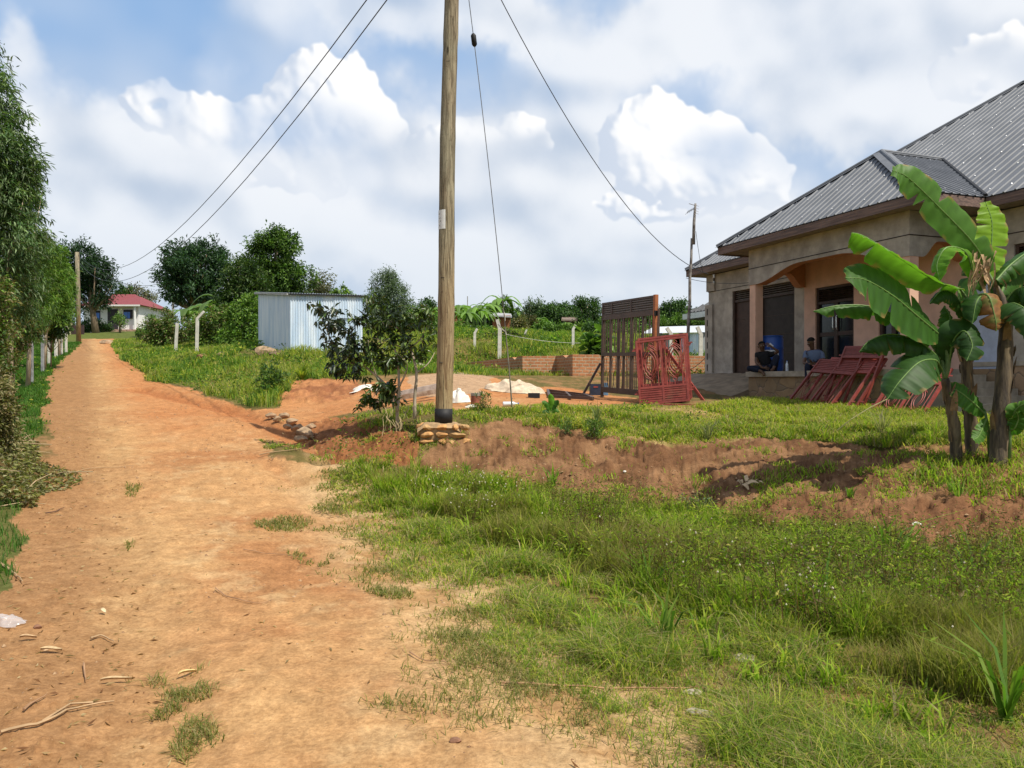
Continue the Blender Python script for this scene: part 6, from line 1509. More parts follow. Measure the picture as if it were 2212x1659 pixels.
for (px, py, rx, ry, k) in lobs:
    dark = px < 780
    for _ in range(int(k / 7.5)):     # twigs with whorls of leaves
        c = P(random.gauss(px, rx * .5), random.gauss(py, ry * .5), BY + random.gauss(.1, .16)); ax = Vector((random.gauss(0, 1), random.gauss(0, .7), random.gauss(.3, .6))).normalized()
        for q in range(9):
            a = q * 2.4; s = ax.orthogonal().normalized(); d = (Matrix.Rotation(a, 3, ax) @ s) * .8 + ax * .25 + Vector((0, 0, -.55)); cen.append(tuple(c + ax * random.uniform(-.05, .05))); dr.append(tuple(d))
            cl_.append(random.choice([(.025,.042,.028),(.035,.055,.035),(.05,.075,.045)] if dark and random.random() < .8 else [(.04,.075,.02),(.07,.125,.025),(.11,.17,.03),(.06,.085,.03)]))
cen = np.array(cen); dr = np.array(dr); n = len(cen)
leaf_mesh('leaves', cen, dr, R.uniform(.09, .19, n), R.uniform(.035, .062, n), np.array(cl_) * R.uniform(.75, 1.3, (n, 1)), GLOSS, bush, fold=.3, up=np.tile([[0,0,1.]], (n,1)))
for k in range(46):
    p = P(random.gauss(868, 22), random.uniform(868, 925), BY - random.uniform(.0, .35)); d = Vector((random.gauss(0, .4), random.gauss(-.2, .3), -1)).normalized(); L_ = random.uniform(.12, .32)
    MB().tube([p, p + d * L_ * .5 + Vector((.02, 0, 0)), p + d * L_], .0045, 3).build('dry_stalk', mat('straw', (.42, .33, .18), .9, var=.3), bush)
def shrublet(name, label, px, py, wpx, hpx, n, ll, pal, lw=.3, up=.5, group=None, droop=0, cat='shrub', m=None):
    b = hit(px, py); return plant(name, label, cat, b, [(px, py - hpx * .5, wpx * .5, hpx * .5, 0)], n, ll, pal, group, .008, lw=lw, droop=droop, upright=up, ncl=max(8, n // 12), clus=.05, shell=.2, mat_=m)
shrublet('small_shrub', 'small dark prickly shrub on the mound right of the timber pole', 1045, 890, 42, 46, 420, .045, DARK + MID, .3)
shrublet('small_shrub', 'low round shrub left of the rounder one, above the brown bank', 1222, 935, 34, 26, 420, .04, DARK + MID)
shrublet('small_shrub', 'round bushy shrub with spiky grass behind it at the bank top', 1284, 945, 48, 44, 800, .045, MID)
shrublet('yellow_shrub', 'small yellow-leaved shrub at the bank top, left one of the pair', 1158, 922, 24, 18, 130, .05, [(.45,.42,.04),(.35,.38,.05),(.25,.32,.05)], .35, group='yellow shrubs on the bank')
shrublet('yellow_shrub', 'small yellow-leaved shrub just left of the round bushy shrub, right one of the pair', 1246, 928, 20, 22, 100, .045, [(.45,.40,.05),(.25,.32,.05)], .35, group='yellow shrubs on the bank')
shrublet('wild_shrub', 'leafy dark green shrub in the verge grass below the metal shed', 585, 850, 70, 66, 1500, .09, DARK + MID, .35)
shrublet('small_shrub', 'trailing grey-green weed hanging over the hollow in the bank', 1500, 1112, 90, 40, 700, .05, GREYG + OLIVE, .4)
# plants of sword-shaped leaves
def sword(name, label, px, py, n, L_, w, pal, lean=.8, group=None, cat='plant'):
    b = hit(px, py); root = thing(name, label, cat, b, group); pts = np.tile([[b.x, b.y, b.z]], (n, 1)) + R.normal(size=(n, 3)) * [[.02, .02, 0]]
    blades('leaves', pts, L_ * R.uniform(.6, 1.15, n), np.full(n, w), rcols(n, pal, .25), lean, kind=None, parent=root); return root
sword('dracaena', 'yellow-green spiky dracaena on top of the red earth mound', 652, 822, 40, .62, .05, [(.20,.26,.04),(.35,.38,.06),(.12,.18,.03)], 1.0)
sword('spiky_plant', 'grey-green spiky tuft alone on the bank edge below the red grilles', 1527, 952, 46, .42, .014, [(.20,.22,.12),(.28,.27,.16),(.10,.14,.05)], .8, 'spiky tufts in the yard')
sword('spiky_plant', 'spiky tuft in the lawn in front of the leaning red frames', 1905, 938, 44, .50, .014, [(.22,.25,.10),(.28,.27,.14)], .8, 'spiky tufts in the yard')
sword('spiky_plant', 'upright pale spiky tuft behind the round bushy shrub', 1290, 915, 40, .45, .012, [(.24,.27,.13),(.18,.22,.09)], .55, 'spiky tufts in the yard')
sword('corn_seedling', 'bright green seedling with broad blades standing in the bank soil under the banana shadow', 1360 + 0, 1, 0, .1, .1, LIGHT) if False else None
for lab, px, py, L_, n_ in (('bright green maize-like seedling alone on the bare bank soil', 1838, 1075, .20, 12), ('broad-bladed grass clump at the left of the bank foot', 1195, 1050, .40, 14), ('tall broad-bladed grass clump at the right bank foot', 1915, 1240, .75, 22), ('broad arching grass clump near the right edge', 2110, 1290, .6, 18),
                             ('broad grass blades in the middle of the long grass', 1400, 1290, .45, 16), ('pale long grass blades lying across the grass at lower right', 1790, 1330, .55, 8), ('leaning grass clump left of the stone in the grass', 1435, 1390, .4, 16), ('arching grass clump at the lower right corner', 2180, 1560, .5, 16), ('broad grass clump below the pole footing on the bank', 1010, 1030, .28, 30), ('grass clump under the banana plants', 2070, 1080, .35, 34)):
    sword('grass_clump', lab, px, py, n_, L_, .022 if n_ < 30 else .012, [(.13,.24,.03),(.20,.30,.05),(.09,.18,.03)], .75, cat='grass')
# young plant with a yellow leaf
yb = hit(1190, 905); yr = thing('young_plant', 'young broad-leaved plant with one yellow leaf at its foot, on the bank top', 'plant', yb)
yY = yb.y
for pts, w_, cc in ((((1188, 890), (1180, 872), (1170, 868)), .10, G1), (((1190, 888), (1192, 868), (1188, 850)), .13, G3), (((1191, 888), (1200, 872), (1207, 865)), .11, G2), (((1189, 892), (1178, 888), (1172, 893)), .08, G2), (((1192, 892), (1200, 886), (1208, 890)), .08, G1), (((1189, 896), (1194, 905), (1190, 918)), .13, (.55, .42, .04))):
    banana_leaf(yr, [P(a, b, yY - .02 * i) for i, (a, b) in enumerate(pts)], w_, (0, -.9, .4), 20, 20, cc, rib=False, n=14)
MB().tube([yb, P(1190, 888, yY)], [.014, .010], 6).build('stem', PET, yr)
def plastic_film():
    m, t, b_ = new_mat('plastic_film'); b_.inputs['Base Color'].default_value = (.75, .76, .80, 1); b_.inputs['Roughness'].default_value = .15; b_.inputs['Specular IOR Level'].default_value = .8
    tr = t.new('ShaderNodeBsdfTransparent'); mx = t.new('ShaderNodeMixShader'); mx.inputs[0].default_value = .65; t.link(b_.outputs[0], mx.inputs[1]); t.link(tr.outputs[0], mx.inputs[2]); t.link(mx.outputs[0], t.n.get('Material Output').inputs[0]); return m
# ---------------------------------------------------------------- brick wall in the yard
BRICK = brick_mat('field_brick', (.50, .235, .115), (.40, .17, .08), (.46, .36, .25), .25, .105, .018, dirt=(.26, .13, .07))
def zig_wall(name, label, pts, tops, thick=.24, m=BRICK):
    loc = Vector((pts[0][0], pts[0][1], H(pts[0][0], pts[0][1]))); a = atan2(.33, .945)
    root = thing(name, label, 'wall', loc, rotz=a); inv = Matrix.Rotation(-a, 3, 'Z')
    for i in range(len(pts) - 1):
        p, q = Vector((*pts[i], 0)), Vector((*pts[i + 1], 0)); L_ = (q - p).length; d = (q - p) / L_; nrm = Vector((-d.y, d.x, 0)) * thick / 2
        mb = MB(); N = max(2, int(L_ / .25)); e = thick / 2 if i == 0 or i % 2 == 0 else -thick / 2 - .003
        V = []
        for k in range(N + 1):
            s = -e + (L_ + 2 * e) * k / N; c = p + d * s; zt = tops[i] + (tops[i + 1] - tops[i]) * min(1, max(0, s / L_)) + random.choice((0, 0, 0, -.10, -.003)) * (1 if k % 3 == 1 else 0); zb = H(c.x, c.y) - .25
            for sg in (-1, 1):
                for z in (zb, zt): V.append(inv @ (c + nrm * sg + Vector((0, 0, z)) - loc))
        Fs = []
        for k in range(N):
            a0 = k * 4; b0 = a0 + 4; Fs += [(a0, b0, b0 + 1, a0 + 1), (a0 + 2, a0 + 3, b0 + 3, b0 + 2), (a0 + 1, b0 + 1, b0 + 3, a0 + 3)]
        Fs += [(0, 1, 3, 2), (N * 4, N * 4 + 2, N * 4 + 3, N * 4 + 1)]
        mesh_obj('wall_run', V, Fs, m, root, local=True)
    return root
zig_wall('brick_wall', 'low unfinished red brick foundation wall with a recess, behind the gate', [(-1.95, 33.6), (.437, 27.0), (1.63, 27.4), (2.10, 25.96), (7.3, 27.8), (9.5, 28.6)], [2.42, 2.50, 2.52, 2.52, 2.53, 2.53])
# ---------------------------------------------------------------- sheet metal shed
def corr_mat(name, c1, c2, metal=.35, rough=.45):
    m, t, b = new_mat(name); tc = t.new('ShaderNodeTexCoord'); ob = tc.outputs['Object']
    n = t.noise(t.vmath('MULTIPLY', ob, (2.2, 2.2, .25)), 1.3, 4, .6); n2 = t.noise(ob, 5, 6, .7)
    cc = t.mix(t.smooth(n, .35, .65), c4(c1), c4(c2)); cc = t.mix(t.smooth(n2, .6, .8, 0, .5), cc, (.35, .33, .30, 1))
    t.link(cc, b.inputs['Base Color']); b.inputs['Metallic'].default_value = metal; b.inputs['Roughness'].default_value = rough; MATS[name] = m; return m
GALV = corr_mat('galvanised_sheet', (.52, .65, .80), (.78, .85, .92), .30, .5); GALVD = corr_mat('old_sheet', (.30, .34, .38), (.45, .48, .50))  # blue tint of the bright sheet paints in the sky's reflection
def corr(mb, p, q, z0p, z1p, z0q, z1q, wave=.10, amp=.020, nseg=6, skew=0):
    L_ = (q - p).length; d = (q - p) / L_; nr = Vector((d.y, -d.x, 0)); N = int(L_ / wave) * nseg; b0 = len(mb.v)
    for i in range(N + 1):
        t = i / N; c = p + d * L_ * t + nr * amp * sin(2 * pi * i / nseg)
        mb.v += [(c.x, c.y, z0p + (z0q - z0p) * t), (c.x, c.y, z1p + (z1q - z1p) * t)]
    for i in range(N): a = b0 + 2 * i; mb.f.append((a, a + 2, a + 3, a + 1))
CL, CC_, CR = Vector((-11.14, 34, 0)), Vector((-8.61, 30, 0)), Vector((-6.10, 31.5, 0)); CB = CL + CR - CC_
zt = dict(L=P(559, 632, 34).z, C=P(626, 634, 30).z, R=P(783, 638, 31.5).z); zb_ = 2.45
shed = thing('metal_shed', 'tall box-shaped shed of shiny corrugated metal sheets in the field', 'shed', (CC_.x, CC_.y, 2.7))
for nm, p, q, a, b_ in (('wall_sheet', CC_, CR, zt['C'] - .06, zt['R'] - .04), ('wall_sheet', CL, CC_, zt['L'] - .10, zt['C'] - .06), ('wall_sheet', CR, CB, zt['R'] - .05, zt['L']), ('wall_sheet', CB, CL, zt['L'] - .05, zt['L'] - .1)):
    mb = MB(); corr(mb, p, q, zb_, a, zb_ + .1, b_); mb.build(nm, GALV, shed, smooth=True)
# overlapping patch sheets with their dark joints
d_ = (CR - CC_).normalized(); nrm_ = Vector((d_.y, -d_.x, 0)); 
mb = MB(); p0 = CC_ + d_ * 1.75 + nrm_ * .03; p1 = CC_ + d_ * 2.90 + nrm_ * .03; corr(mb, p0, p1, zt['R'] - .95, zt['R'] - .07, zt['R'] - 1.0, zt['R'] - .07); mb.build('patch_sheet', GALV, shed, smooth=True)
mb = MB(); p0 = CC_ + d_ * 2.0 + nrm_ * .05 + Vector((0, 0, zt['R'] - .98)); mb.beam(p0, p0 + d_ * .75, .02, .02); p0 = CC_ + d_ * 2.62 + nrm_ * .03; mb.beam(p0 + Vector((0, 0, 2.9)), p0 + Vector((0, 0, zt['R'] - 1.0)), .025, .02); mb.build('seam', BLACK, shed)
up3 = Vector((0, 0, 1)); ov = .14; e1 = (CL - CC_).normalized(); q = [CC_ - d_ * ov - e1 * ov, CR + d_ * ov - e1 * ov, CB + d_ * ov + e1 * ov, CL - d_ * ov + e1 * ov]; zz = [zt['C'], zt['R'] + .0, zt['L'] + .05, zt['L'] + .02]
mb = MB(); N = 30
def rf(a, b_): p = (q[0] * (1 - a) + q[1] * a) * (1 - b_) + (q[3] * (1 - a) + q[2] * a) * b_; z = (zz[0] * (1 - a) + zz[1] * a) * (1 - b_) + (zz[3] * (1 - a) + zz[2] * a) * b_; return (p.x, p.y, z + .012 * sin(a * 200))
mb.grid(rf, 190, 2); mb.build('roof', GALVD, shed, smooth=True)
mb = MB(); mb.beam(q[0] + up3 * (zz[0] - .05), q[3] + up3 * (zz[3] - .05), .05, .07); mb.build('roof_edge', mat('rail_grey', (.45, .45, .45), .7), shed)
mb = MB(); mb.beam(q[0] + up3 * (zz[0] - .045) + e1 * .02, q[1] + up3 * (zz[1] - .045) + e1 * .02, .03, .045); mb.build('rafter', BLACK, shed)
# ---------------------------------------------------------------- small tin shed, block house
tl, tr = P(1424, 762, 36), P(1513, 764, 33.5); ts = thing('metal_shed', 'low tin shed with sloping roof and dark doorway behind the bent fence posts', 'shed', (tl.x, tl.y, tl.z))
a = Vector((tl.x - .3, tl.y, 0)); b_ = Vector((tr.x, tr.y, 0)); mid = a.lerp(b_, .42); m2 = a.lerp(b_, .60)
zA = P(1424, 722, 36).z; zB = P(1513, 718, 33.5).z - .03
z_l = lambda s: zA + (zB - zA) * s
mb = MB(); corr(mb, m2, b_, tr.z - .3, z_l(.6), tr.z - .3, z_l(1), .11, .015); mb.build('wall_sheet', GALV, ts, smooth=True)
mb = MB(); corr(mb, a, mid, tl.z - .3, z_l(0), tl.z - .3, z_l(.42), .11, .015); mb.build('wall_sheet', GALVD, ts, smooth=True)
bk = Vector((.35, 1, 0)).normalized() * 3.2
mb = MB(); corr(mb, b_, b_ + bk, tr.z - .3, z_l(1), tr.z - .3, z_l(1) + .4, .11, .015); corr(mb, a + bk, a, tl.z - .3, z_l(0) + .4, tl.z - .3, z_l(0), .11, .015); mb.build('side_sheet', GALVD, ts, smooth=True)
MB().add([mid + up3 * (tl.z - .3) + bk * .3, m2 + up3 * (tl.z - .3) + bk * .3, m2 + up3 * (z_l(.6)) + bk * .3, mid + up3 * z_l(.42) + bk * .3], [(0, 1, 2, 3)]).build('doorway', BLACK, ts)  # black sheet put in for the dark inside of the shed
MB().grid(lambda s, t: (*((a - Vector((.6, .3, 0))).lerp(b_ + Vector((.15, -.3, 0)), s) + bk * t * 1.15).xy, z_l(s) + .02 + .55 * t), 30, 1).build('roof', corr_mat('bright_roof_sheet', (.66, .70, .74), (.74, .77, .80)), ts)
GB = brick_mat('grey_block', (.22, .215, .20), (.17, .165, .155), (.11, .105, .10), .42, .21, .02)
gh0 = P(1531, 760, 40); gr = thing('block_house', 'unplastered grey block house with dark tiled roof beside the bungalow', 'house', gh0, rotz=atan2(-.94, .342))
zl = lambda py: P(1531, py, 40).z - gh0.z
MB().box(0, 6, 0, 6, -1, zl(681)).build('wall', GB, gr, local=True)
TILE = mat('roof_tile', (.075, .08, .09), .6, var=.35, scale=6, bump=1.0, bscale=12, stretch=(1, 1, 1))
mb = MB(); e0 = zl(678); pk = e0 + 2.3; mb.add([(-.9, -.9, e0), (6.9, -.9, e0), (6.9, 6.9, e0), (-.9, 6.9, e0), (3, 3, pk)], [(0, 1, 4), (1, 2, 4), (2, 3, 4), (3, 0, 4)]); rf_ = mb.build('roof', TILE, gr, local=True)
mb = MB(); 
for k in range(26):
    x = -.8 + k * .3; f = min(1, (x + .9) / 3.9) if x < 3 else min(1, (6.9 - x) / 3.9)
    if f > .05: mb.tube([(x, -.9, e0 + .05), (x, -.9 + 3.9 * f, e0 + (pk - e0) * f + .05)], .07, 5)
    if f > .05: mb.tube([(-.9, x, e0 + .05), (-.9 + 3.9 * f, x, e0 + (pk - e0) * f + .05)], .07, 5)
mb.build('tile_rolls', TILE, rf_, local=True)
mb = MB(); 
for p, q_ in (((-.95, -.95), (6.9, -.95)), ((-.95, 6.9), (-.95, -.95))): mb.beam((*p, e0 - .12), (*q_, e0 - .12), .05, .28)
mb.build('fascia_board', WHITE, gr, local=True)
# ---------------------------------------------------------------- red-roofed white house far up the road
WW = mat('white_wall', (.74, .73, .72), .85, var=.06, scale=1.5, bump=.1, dirt=(.60, .60, .60)); RR_ = mat('maroon_roof', (.22, .050, .052), .6, var=.15, scale=2, bump=.2, stretch=(6, 1, 1))
fh = G(181, 100); rh = thing('house', 'small white house with maroon hipped roof and blue windows at the end of the road', 'house', fh)
fx = lambda px: (px - CX) / F * 100; fz = lambda py: EYE + (HY - py) / F * 100
x0, x1, x2 = fx(181), fx(250), fx(314); zb = fz(722)
MB().box(x0, x1, 100, 108, zb, fz(660)).build('wall', WW, rh); MB().box(x1, x2, 98.2, 108, zb, fz(660)).build('veranda_wall', WW, rh)
MB().box(x1 + .25, x2 - .2, 98.14, 98.19, fz(683), fz(671)).build('veranda_shadow_band', mat('cream', (.66, .62, .55), .8), rh)  # cream band painted in as the shadow under the veranda eave
MB().box(x1 - .5, x2 + .2, 97.4, 98.2, zb - .5, fz(714.5)).build('veranda_step', mat('pinkstep', (.42, .26, .20), .9), rh)
def hip(mb, xa, xb, ya, yb, z, pk, rl=0):
    cx_ = (xa + xb) / 2; cy = (ya + yb) / 2; mb.add([(xa, ya, z), (xb, ya, z), (xb, yb, z), (xa, yb, z), (cx_ - rl, cy, pk), (cx_ + rl, cy, pk)], [(0, 1, 5, 4), (1, 2, 5), (2, 3, 4, 5), (3, 0, 4), (0, 3, 2, 1)])
mb = MB(); hip(mb, x0 - .6, fx(296), 99.3, 109, fz(662), fz(628), 1.5); r_o = mb.build('roof', RR_, rh)
mb = MB(); hip(mb, fx(243), fx(324), 97.3, 107, fz(662.5), fz(637), .2); mb.build('veranda_roof', RR_, r_o)
mb = MB(); mb.beam((x0 - .6, 99.3, fz(662) - .1), (fx(243), 99.3, fz(662) - .1), .06, .2); mb.beam((fx(243), 97.3, fz(662.5) - .1), (fx(324), 97.3, fz(662.5) - .1), .06, .2); mb.build('gutter', WHITE, rh)
BLW = mat('blue_glass', (.03, .13, .48), .3, var=.2, bump=0, spec=.6); DK = mat('window_dark', (.03, .025, .03), .6, bump=0)
for (a_, b2, c_, d2, yy) in ((197.5, 217, 671, 695, 99.93), (283, 302, 672, 691, 98.1)):
    w_ = MB().box(fx(a_), fx(b2), yy - .03, yy + .03, fz(d2), fz(c_)).build('window', DK, rh)
    mm = (a_ + b2) / 2
    for (u0, u1) in ((a_ + .6, mm - .4), (mm + .4, b2 - 5 if a_ > 250 else b2 - .8)): MB().box(fx(u0), fx(u1), yy - .05, yy - .035, fz(d2 - .5), fz(c_ + 5)).build('pane', BLW, w_)
MB().box(fx(249), fx(271), 98.1, 98.18, fz(714), fz(671)).build('door', DK, rh)
MB().tube([(fx(311), 97.6, fz(716)), (fx(311), 97.6, fz(662))], .14, 8).build('veranda_column', WW, rh)
hl = thing('boundary_wall', 'sunlit cream wall stub beside a dark gate, left of the distant timber pole', 'wall', G(148, 80))
f8 = lambda px, py: P(px, py, 80); MB().box(f8(146, 0).x, f8(152, 0).x, 80, 80.4, f8(0, 735).z, f8(0, 690).z).build('wall', mat('cream_wall', (.62, .55, .34), .85), hl)
MB().box(f8(153, 0).x, f8(180, 0).x, 80.1, 80.2, f8(0, 735).z, f8(0, 702).z).build('gate', mat('dark_gate', (.06, .035, .035), .7), hl)
# ---------------------------------------------------------------- far brick huts
HB = brick_mat('hut_brick', (.40, .15, .07), (.33, .11, .05), (.26, .14, .09), .25, .1, .014); TIN = mat('tin_roof', (.42, .42, .43), .6, .3, var=.2, bump=.1); RUST = mat('rusty_roof', (.20, .15, .12), .7, var=.3)
def hut(label, xa, xb, pt_, pb_, Y, roof_px, roofm=TIN, dep=4, extra=None):
    b = G(xa, Y); r = thing('brick_hut', label, 'hut', (b.x, Y, b.z)); g = lambda px, py: P(px, py, Y)
    MB().box(g(xa, 0).x, g(xb, 0).x, Y, Y + dep, g(0, pb_).z - 1, g(0, pt_).z).build('wall', HB, r)
    (ra, rya, rb, ryb) = roof_px; A_, B_ = g(ra, rya), g(rb, ryb)
    mb = MB(); mb.add([A_ + Vector((0, -.4, 0)), B_ + Vector((0, -.4, 0)), B_ + Vector((-.1, dep * .8, .55)), A_ + Vector((.3, dep * .8, .55))], [(0, 1, 2, 3)]); mb.add([A_ + Vector((0, -.4, -.12)), B_ + Vector((0, -.4, -.12)), B_ + Vector((0, -.4, 0)), A_ + Vector((0, -.4, 0))], [(0, 1, 2, 3)]); mb.build('roof', roofm, r)
    if extra: extra(r, g)
    return r
def ex1(r, g): MB().box(g(1073, 0).x, g(1077, 0).x, 67.9, 67.97, g(0, 700).z, g(0, 683).z).build('door', DK, r)
hut('far brick hut with pale tin roof, left one of the two huts beyond the field', 1064, 1103, 681, 700, 68, (1058, 681, 1106, 684), extra=ex1)
def ex2(r, g): MB().box(g(1236, 0).x, g(1250, 0).x, 61.9, 61.97, g(0, 712).z, g(0, 697).z).build('window', DK, r); MB().box(g(1252, 0).x, g(1254, 0).x, 61.5, 61.6, g(0, 714).z, g(0, 692).z).build('post', FASC, r)
hut('far brick hut under the mango tree with rusty lean-to roof, right one of the two', 1225, 1258, 692, 712, 62, (1212, 691, 1262, 692), RUST, extra=ex2)
hr = thing('boundary_wall', 'short pink and red painted wall between the two far brick huts', 'wall', G(1148, 60)); g6 = lambda px, py: P(px, py, 60)
MB().box(g6(1150, 0).x, g6(1158, 0).x, 60, 60.2, g6(0, 713).z, g6(0, 699).z).build('wall', mat('pink_wall', (.60, .38, .30), .8), hr); MB().box(g6(1141, 0).x, g6(1149, 0).x, 60.01, 60.19, g6(0, 713).z, g6(0, 700).z).build('red_panel', mat('redp', (.34, .10, .06), .8), hr)
hut('far low hut with pale roof partly hidden by the shrub, left of the near pole', 862, 905, 672, 690, 72, (852, 668, 915, 674), mat('pale_roof', (.62, .56, .46), .7), 4)
hut('far hut with rusty roof line just right of the near pole above the bananas', 960, 1010, 668, 690, 88, (955, 668, 1015, 668), RUST, 4)
# distant poles
def thin_pole(label, px, py0, py1, Y, r, arm=0, m=None):
    b = P(px, py0, Y); b.z = min(b.z, H(b.x, b.y)); root = thing('utility_pole', label, 'utility pole', b, 'distant thin poles')
    MB().tube([b, P(px, py1, Y)], r, 6).build('shaft', m or mat('grey_pole', (.32, .31, .30), .8), root)
    if arm: MB().beam(P(px - arm, py1 + 5, Y), P(px + arm, py1 + 5, Y), .1, .1).build('crossarm', m or MATS['grey_pole'], root)
thin_pole('distant grey power pole in front of the feathery dark tree', 374, 700, 599, 80, .14, 3); thin_pole('distant grey pole above the left far brick hut roof', 1041, 690, 664, 90, .12, 1.5); thin_pole('thin distant mast above the banana row', 926 + 10, 680, 640, 90, .06) if False else None
thin_pole('thin distant mast rising from the far banana row', 927 + 0, 690, 650, 90, .05); thin_pole('thin distant pole above the tallest far banana plant', 1051 - 41, 690, 640, 85, .05)
cable('power_line', 'faint distant wire sagging left of the feathery dark tree', P(374, 602, 80), P(170, 560, 66), 1.4, .02, CABLE, cat='overhead wire')
# ---------------------------------------------------------------- concrete fence posts
CP = mat('concrete_post', (.60, .58, .52), .85, var=.15, scale=6, bump=.3, dirt=(.42, .40, .33))
def cpost(label, px, pyb, pyt, Y, lean_=0, w=.10, bend=None, group='concrete fence posts', m=None, dark=False):
    b = P(px, pyb, Y); g_ = H(b.x, b.y); root = thing('fence_post', label, 'fence post', (b.x, b.y, g_), group); b.z = g_ - .1
    t = P(px + lean_, pyt, Y)
    if bend:
        k = P(px + lean_ * .8, pyt + bend[1], Y); e = P(px + lean_ + bend[0], pyt, Y)
        MB().beam(b, k, w, w, (0, 1, 0)).build('post', m or CP, root); MB().beam(k + Vector((0, 0, -.03)), e, w * .9, w * .9, (0, 1, 0)).build('bent_top', m or CP, root)
    else: MB().beam(b, t, w, w, (0, 1, 0)).build('post', m or CP, root)
    return root
cpost('white concrete post with top bent right, in front of the hedge left of the shed', 425, 748, 673, 34, 2, .11, (14, 14))
cpost('white concrete post half hidden in the hedge, left of the bent-top post', 379, 742, 698, 40, 4, .12)
for i, (px, pb_, pt_, Y, w_, lab) in enumerate(((107, 742, 694, 36, .16, 'nearest white concrete post under the left row of trees'), (121, 739, 698, 40, .15, 'second white concrete post under the left row of trees'), (133, 736, 692, 44, .14, 'third white concrete post under the left row of trees'), (143, 734, 696, 47, .14, 'farthest white concrete post under the left row of trees, left of the distant timber pole'))):
    cpost(lab, px, pb_, pt_, Y, 0, w_ * .75)
GP = mat('grey_wood_post', (.26, .27, .28), .9, var=.3)
cpost('thick grey wooden post in the scrub, left of the white posts', 66, 752, 710, 28, 0, .14, m=GP, group='grey posts'); cpost('short grey wooden stake between the thick grey post and the white posts', 92, 748, 712, 32, 0, .09, m=GP, group='grey posts')
cpost('tall bent concrete post behind the brick wall at its left corner', 1079, 768, 690, 33.5, 1, .16, (-6, 20))
cpost('small distant bent concrete post right of the near pole', 1025, 750, 710, 34.5, 1, .11, (5, 8)); cpost('distant bent concrete post at the dark bush right side', 1072 + 166, 748, 702, 35.5, 0, .12, (5, 8)); cpost('farthest small concrete post in the middle of the field', 1072, 731, 702, 52, 0, .1, (3, 5)) if False else None
cpost('farthest small concrete post at the top of the field', 1072 + 0, 728, 700, 56, 0, .09, (3, 5)) if False else None
cpost('small concrete post beyond the dark bush in the middle of the field', 1151 - 79 + 0, 728, 706, 54, 0, .09) if False else cpost('small concrete post beyond the dark bush in the middle of the field', 1134, 738, 712, 37.5, 1, .09, (3, 5))
cpost('bent concrete post standing before the left half of the tin shed', 1450, 764, 708, 32, -1, .15, (-9, 12)); cpost('bent concrete post at the right corner of the tin shed', 1513, 764, 706, 31.5, 1, .15, (-8, 15))
cable('fence_wire', 'slack fence wire strung across the field behind the brick wall', P(1093, 722, 33.5), P(1296, 740, 33), .15, .012, mat('pale_wire', (.5, .5, .42), .7), n=12, cat='wire')
cable('barbed_wire', 'rusty strand rising diagonally across the brick wall beside the bungalow', P(1487, 800, 25.5), P(1541, 752, 26.5), .1, .010, mat('rust_wire', (.16, .08, .05), .8), n=10, cat='wire')
# ---------------------------------------------------------------- antenna mast
mY = 21.2; mbase = G(1487, mY); mast = thing('antenna_mast', 'crooked wooden mast with a small television aerial, left of the bungalow', 'antenna mast', mbase); MW_ = mat('mast_wood', (.16, .13, .11), .9, var=.3, scale=8, bump=.5, col2=(.32, .30, .28))
MB().tube([mbase + Vector((0, 0, -.2)), P(1485, 760, mY), P(1487, 700, mY), P(1490, 650, mY), P(1490, 600, mY), P(1493, 560, mY), P(1494, 515, mY)], [.050, .048, .045, .042, .04, .036, .032], 8).build('lower_pole', MW_, mast, smooth=True)
MB().tube([P(1498, 528, mY - .05), P(1499, 480, mY - .05), P(1502, 440, mY - .05)], [.045, .04, .03], 8).build('upper_pole', MW_, mast, smooth=True)
mb = MB(); a, b_ = P(1482, 458, mY - .12), P(1506, 446, mY - .12); mb.tube([P(1484, 459, mY - .12), P(1500, 450, mY - .12)], .010, 5)
for t in np.linspace(0, 1, 5): c = P(1484, 459, mY - .12).lerp(P(1500, 450, mY - .12), t); mb.tube([c + Vector((-.045, 0, -.06)), c + Vector((.045, 0, .06))], .005, 4)
for dy in (0, 6, 12, 17): mb.tube([P(1500, 442 + dy, mY - .12), P(1509, 446 + dy, mY - .12)], .005, 4)
mb.tube([P(1488, 440, mY - .12), P(1502, 444, mY - .12)], .010, 4); mb.build('aerial', STEEL, mast)
cable('aerial_cable', 'thin cable hanging from the mast top to the eave', P(1503, 500, mY - .02), P(1518, 588, 22.4), .12, .006, CABLE, n=10)
# ---------------------------------------------------------------- things lying about the yard
def crumple(name, label, cat, px, py, wx, wy, hz, m, seed=1, folds=9):
    b = hit(px, py); rs = random.Random(seed); ph = [(rs.uniform(3, folds), rs.uniform(3, folds), rs.uniform(0, 6)) for _ in range(7)]
    def f(a, c):
        r_ = min(1, 2.0 * sqrt((a - .5) ** 2 + (c - .5) ** 2)); x = (a - .5) * wx * (1 + .15 * sin(9 * c + seed)); y = (c - .5) * wy * (1 + .15 * sin(7 * a + seed))
        n_ = 1.6 * (1 - 2 * abs(float(fbm(np.array([a + seed]), np.array([c * .8 + seed]), 3.2, 4)[0]) - .5)) ** 2 - .5 + .8 * float(fbm(np.array([a]), np.array([c + seed]), 2.0, 2)[0]); z = max(0, (1 - r_ ** 2)) ** .6 * hz * (.45 + .35 * max(0, min(1.3, n_))) + .012; return (b.x + x, b.y + y, H(b.x + x, b.y + y) + z)
    return tag(MB().grid(f, 40, 30).build(name, m, None, smooth=True, loc=b), label, cat)
SACK = mat('sack_cloth', (.56, .46, .34), .9, var=.2, scale=9, bump=.4); WS = mat('white_sack', (.72, .69, .62), .85, var=.12, scale=8, bump=.3)
